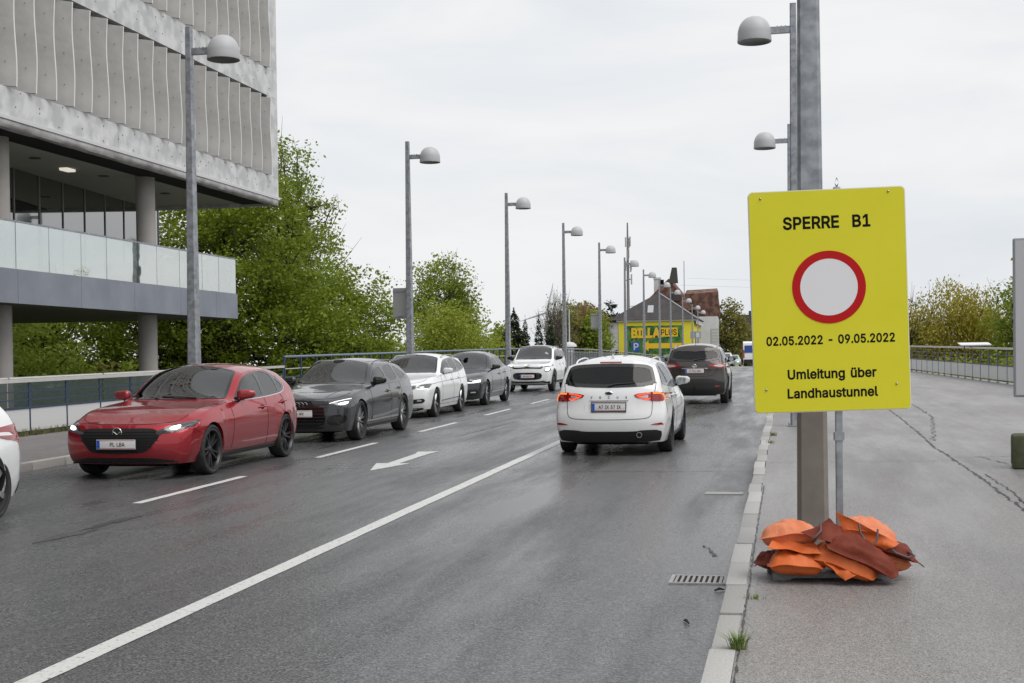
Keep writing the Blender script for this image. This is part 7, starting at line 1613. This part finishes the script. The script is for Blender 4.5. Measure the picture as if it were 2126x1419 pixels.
def conifer(base, H, R, label, seed, n=5200):
    rs = np.random.RandomState(seed); r = empty('fir_tree', base, 0, label, 'tree', 'fir trees behind the queue')
    MB().tube([(0,0,0),(0,0,H*.97)], [R*.10, .02], 6).build('trunk', M_BARK, r)
    lev = 1 - rs.uniform(0.0004, .95, n)**.62; lev = np.round(lev*16)/16 + rs.normal(size=n)*.018; rad = R*(1-np.clip(lev, 0, 1))**.85*rs.uniform(.15, 1, n)**.6*(1 + .3*np.sin(lev*50)) ; a = rs.uniform(0, 6.283, n)
    ctr = np.stack([rad*np.cos(a), rad*np.sin(a), lev*H - rad*.28], 1)
    u = np.stack([np.cos(a), np.sin(a), -.35 + rs.normal(size=n)*.2], 1); w = rs.normal(size=(n,3)); v = np.cross(u, w); v /= np.linalg.norm(v, axis=1)[:, None]
    sz = (R*.32*rs.uniform(.6, 1.3, n)*(.25 + .75*(1-np.clip(lev, 0, 1))))[:, None]
    q = np.stack([ctr - u*sz*.5, ctr + v*sz*.22, ctr + u*sz*.6, ctr - v*sz*.22], 1); link('crown', quads_np('crown', q, L_DARK), r)

G = -3.0
# big chestnuts behind the office
tree('chestnut_tree', (-25.2, 56, G), [(0,0,5.6,5.6,5,5.2), (3.2,1,2.8,3.8,4,4.0), (-3.5,0,3.5,4.5,4,4.5), (1,0,9.3,3.0,3,2.6)], L_CHEST, 1050, 62, .165, 'large green chestnut tree right behind the office balcony', .46, 80, spread=.36, seed=4, shell=.3, fork=.42, sub=3)
tree('tall_tree', (-27.6, 70, G), [(-1,0,10.2,4.0,4,5.0), (2.0,0,7.4,2.0,3,3.0)], L_FRESH, 620, 34, .17, 'tall thinly leaved tree showing above the chestnut', .35, 60, spread=.36, seed=9, shell=.4, twigs=160, sub=3)
tree('chestnut_tree', (-21.6, 62, G), [(0,0,3.6,3.6,3.5,3.6), (1.0,0,1.2,3.2,3,2.6)], L_FRESH, 600, 60, .165, 'bright green lower chestnut at the right of the big one', .28, 26, spread=.36, seed=12, shell=.35)
tree('broadleaf_tree', (-34, 58, G), [(0,0,3.0,6.0,5,4.8), (-4,0,1,5,4,4)], L_CHEST, 700, 52, .19, 'dark-trunked green tree seen under the balcony at the left', .5, 54, spread=.42, seed=17, shell=.3)
tree('broadleaf_tree', (-30.5, 47, G), [(0,0,1.0,4.2,3.6,3.4), (2.5,2,-.2,3.4,3,2.6)], L_FRESH, 560, 52, .18, 'green tree between the two concrete columns', .36, 30, spread=.38, seed=21, shell=.3)
tree('broadleaf_tree', (-41, 52, G), [(0,0,2.0,6,5,5)], L_CHEST, 430, 44, .22, 'green tree at the far left behind the first column', .45, 22, spread=.55, seed=23, shell=.3)
tree('shrub_tree', (-24.5, 46, G), [(0,0,-.6,3.4,3,2.4), (3,4,-.8,3,3,2.2)], L_OLIVE, 380, 26, .28, 'low olive shrub behind the railing, left of the red car roof', .16, 18, spread=.45, seed=25, shell=.3)
# behind the queue
tree('round_tree', (-24.4, 93, G), [(0,0,5.8,2.8,3,4.0), (1.2,0,4.0,2.4,3,2.8)], L_FRESH, 460, 42, .19, 'round-topped tree with open leaves behind the second street lamp', .26, 34, spread=.42, seed=31, shell=.4, twigs=100)
tree('lime_green_tree', (-20.6, 80, G), [(0,0,2.6,3.0,3,3.4), (2.4,0,1.4,2.4,2.5,2.4), (-2.6,0,1.2,2.4,2.5,2.4)], L_LIME, 600, 48, .15, 'yellowish green bushy tree behind the white estate', .2, 24, spread=.42, seed=35, shell=.3)
tree('lime_green_tree', (-24.0, 79, G), [(0,0,.8,2.0,2.5,2.6)], L_LIME, 280, 46, .15, 'small yellowish green tree left of the second street lamp', .16, 14, spread=.4, seed=36, shell=.3)
tree('broadleaf_tree', (-27.2, 128, G), [(0,0,2.6,1.6,2,3.2)], L_FRESH, 200, 24, .32, 'green tree between the fir trees', .22, 12, spread=.5, seed=39, shell=.35)
for i, (x, y, H, R, l_) in enumerate([(-28.6,118,10.6,2.6,'dark fir tree just right of the yellowish trees'), (-24.6,120,9.8,3.2,'broad dark fir tree behind the third street lamp'), (-25.9,132,9.5,1.5,'slim dark fir, left of a group of three'), (-24.5,132,9.6,1.5,'slim dark fir, middle of a group of three'), (-23.5,133,9.5,1.7,'slim dark fir, right of a group of three'), (-22.4,135,7.4,1.6,'short dark fir beside the bare tree')]): conifer((x, y, G), H, R, l_, 40+i)
tree('bare_tree', (-25.8, 150, G), [(0,0,5.6,2.6,3,4.2)], L_SPARSE, 220, 5, .2, 'nearly bare tree left of the brownish trees', .22, 60, M_BARK_L, spread=.6, seed=51, shell=.3, twigs=420, sub=4)
for i, (x, y, z, rx, rz, lf, l_) in enumerate([(-28.6,176,4.2,2.2,5.4,L_OLIVE,'olive brown tree right of the fourth street lamp'), (-27.0,183,4.8,2.2,5.2,L_BROWN,'bronze leaved tree behind the small sign back'), (-25.2,177,4.0,1.9,4.8,L_FRESH,'fresh green tree left of the dark roof'), (-30.2,206,6.6,3.2,4.8,L_OLIVE,'olive tree top above the bronze tree'), (-29.8,192,5.4,2.6,5.4,L_SPARSE,'thin grey-brown tree at the left end of the tree line')]):
    tree('broadleaf_tree', (x, y, -1.0), [(0,0,z,rx,3,rz)], lf, 330, 20, .40, l_, .25, 24, M_BARK_L, spread=.55, seed=60+i, shell=.3, twigs=90, sub=2)
tree('spruce_like_tree', (-27.8, 215, -1), [(0,0,6.5,2.2,2,4.8)], L_DARK, 160, 20, .5, 'dark tree at the foot of the antenna mast', .25, 12, seed=70, shell=.2)
for i, (x, y, z, rx, rz, lf, l_) in enumerate([(-9.6,240,6.8,3.4,6.0,L_OLIVE,'olive brown tree right of the tiled roof'), (-7.4,255,4.6,3.2,4.6,L_OLIVE,'lower olive tree at the street bend'), (-5.2,262,3.6,2.6,3.6,L_FRESH,'small round tree before the far row house')]):
    tree('broadleaf_tree', (x, y, -1.2), [(0,0,z,rx,3,rz)], lf, 260, 20, .45, l_, .22, 18, M_BARK_L, spread=.55, seed=80+i, shell=.3, twigs=60, sub=1)
# right-hand side beyond the bridge
tree('willow_tree', (11.3, 90, G), [(-.6,0,3.4,3.0,3,3.8), (1.6,0,3.0,2.4,3,3.4), (-1.8,0,1.0,2.4,3,2.4)], L_WILLOW, 720, 54, .17, 'golden willow tree beyond the right railing', .3, 34, spread=.45, seed=91, shell=.3, droop=.5)
tree('thin_tree', (8.6, 92, G), [(0,0,3.0,2.0,2.5,3.2), (-2.4,0,2.2,2.2,2.5,3.0)], L_OLIVE, 300, 24, .18, 'thin budding tree right next to the yellow sign edge', .18, 36, spread=.45, seed=92, shell=.3, twigs=220)
tree('leafy_tree', (14.4, 84, G), [(0,0,3.2,2.8,3,4.2), (1.6,0,5.4,2,2.5,3)], L_FRESH, 440, 44, .19, 'green tree at the right picture edge behind the grey panel', .22, 26, spread=.45, seed=93, shell=.3, twigs=60)
tree('leafy_tree', (10.6, 80, G), [(0,0,-.2,3.4,2.5,2.4), (3.4,0,.2,2.6,2.5,2.4)], L_LIME, 400, 42, .18, 'low yellowish green bush below the willow', .14, 16, spread=.45, seed=94, shell=.3)
tree('leafy_tree', (7.2, 88, G), [(0,0,-.2,2.6,2.5,2.6)], L_OLIVE, 220, 26, .28, 'olive bush below the thin tree', .14, 12, spread=.45, seed=95, shell=.3)
tree('leafy_tree', (20, 78, G), [(0,0,2.0,4,3,4.5)], L_FRESH, 360, 24, .34, 'green tree beyond the right picture edge', .22, 18, spread=.36, seed=96, shell=.3)

CAR_RED = _place(red_hatchback, -9.32, 19.76, PI, (1.15, 1.09, 1.125))
CAR_GREY = _place(grey_estate, -9.20, 26.6, PI, (1.03, 1.02, 1.105))
CAR_WHITE_E = _place(white_estate_front, -9.78, 34.45, PI, (1.06, 1.0, 1.13))
CAR_CHAR = _place(charcoal_saloon, -9.86, 40.85, PI, (1.03, 1.0, 1.12))
CAR_CROSS = _place(white_crossover, -9.72, 52.0, PI, (1.06, 1.02, 1.11))
CAR_FOCUS = _place(white_estate_rear, -2.83, 23.78, 0, (1.05, 1.0, 1.11))
CAR_BROWN = _place(brown_crossover, -2.62, 41.1, 0, (1.04, 1.0, 1.13))
CAR_EDGE = _place(white_hatch_edge, -9.45, 11.75, PI, (1.05, 1.03, 1.11))
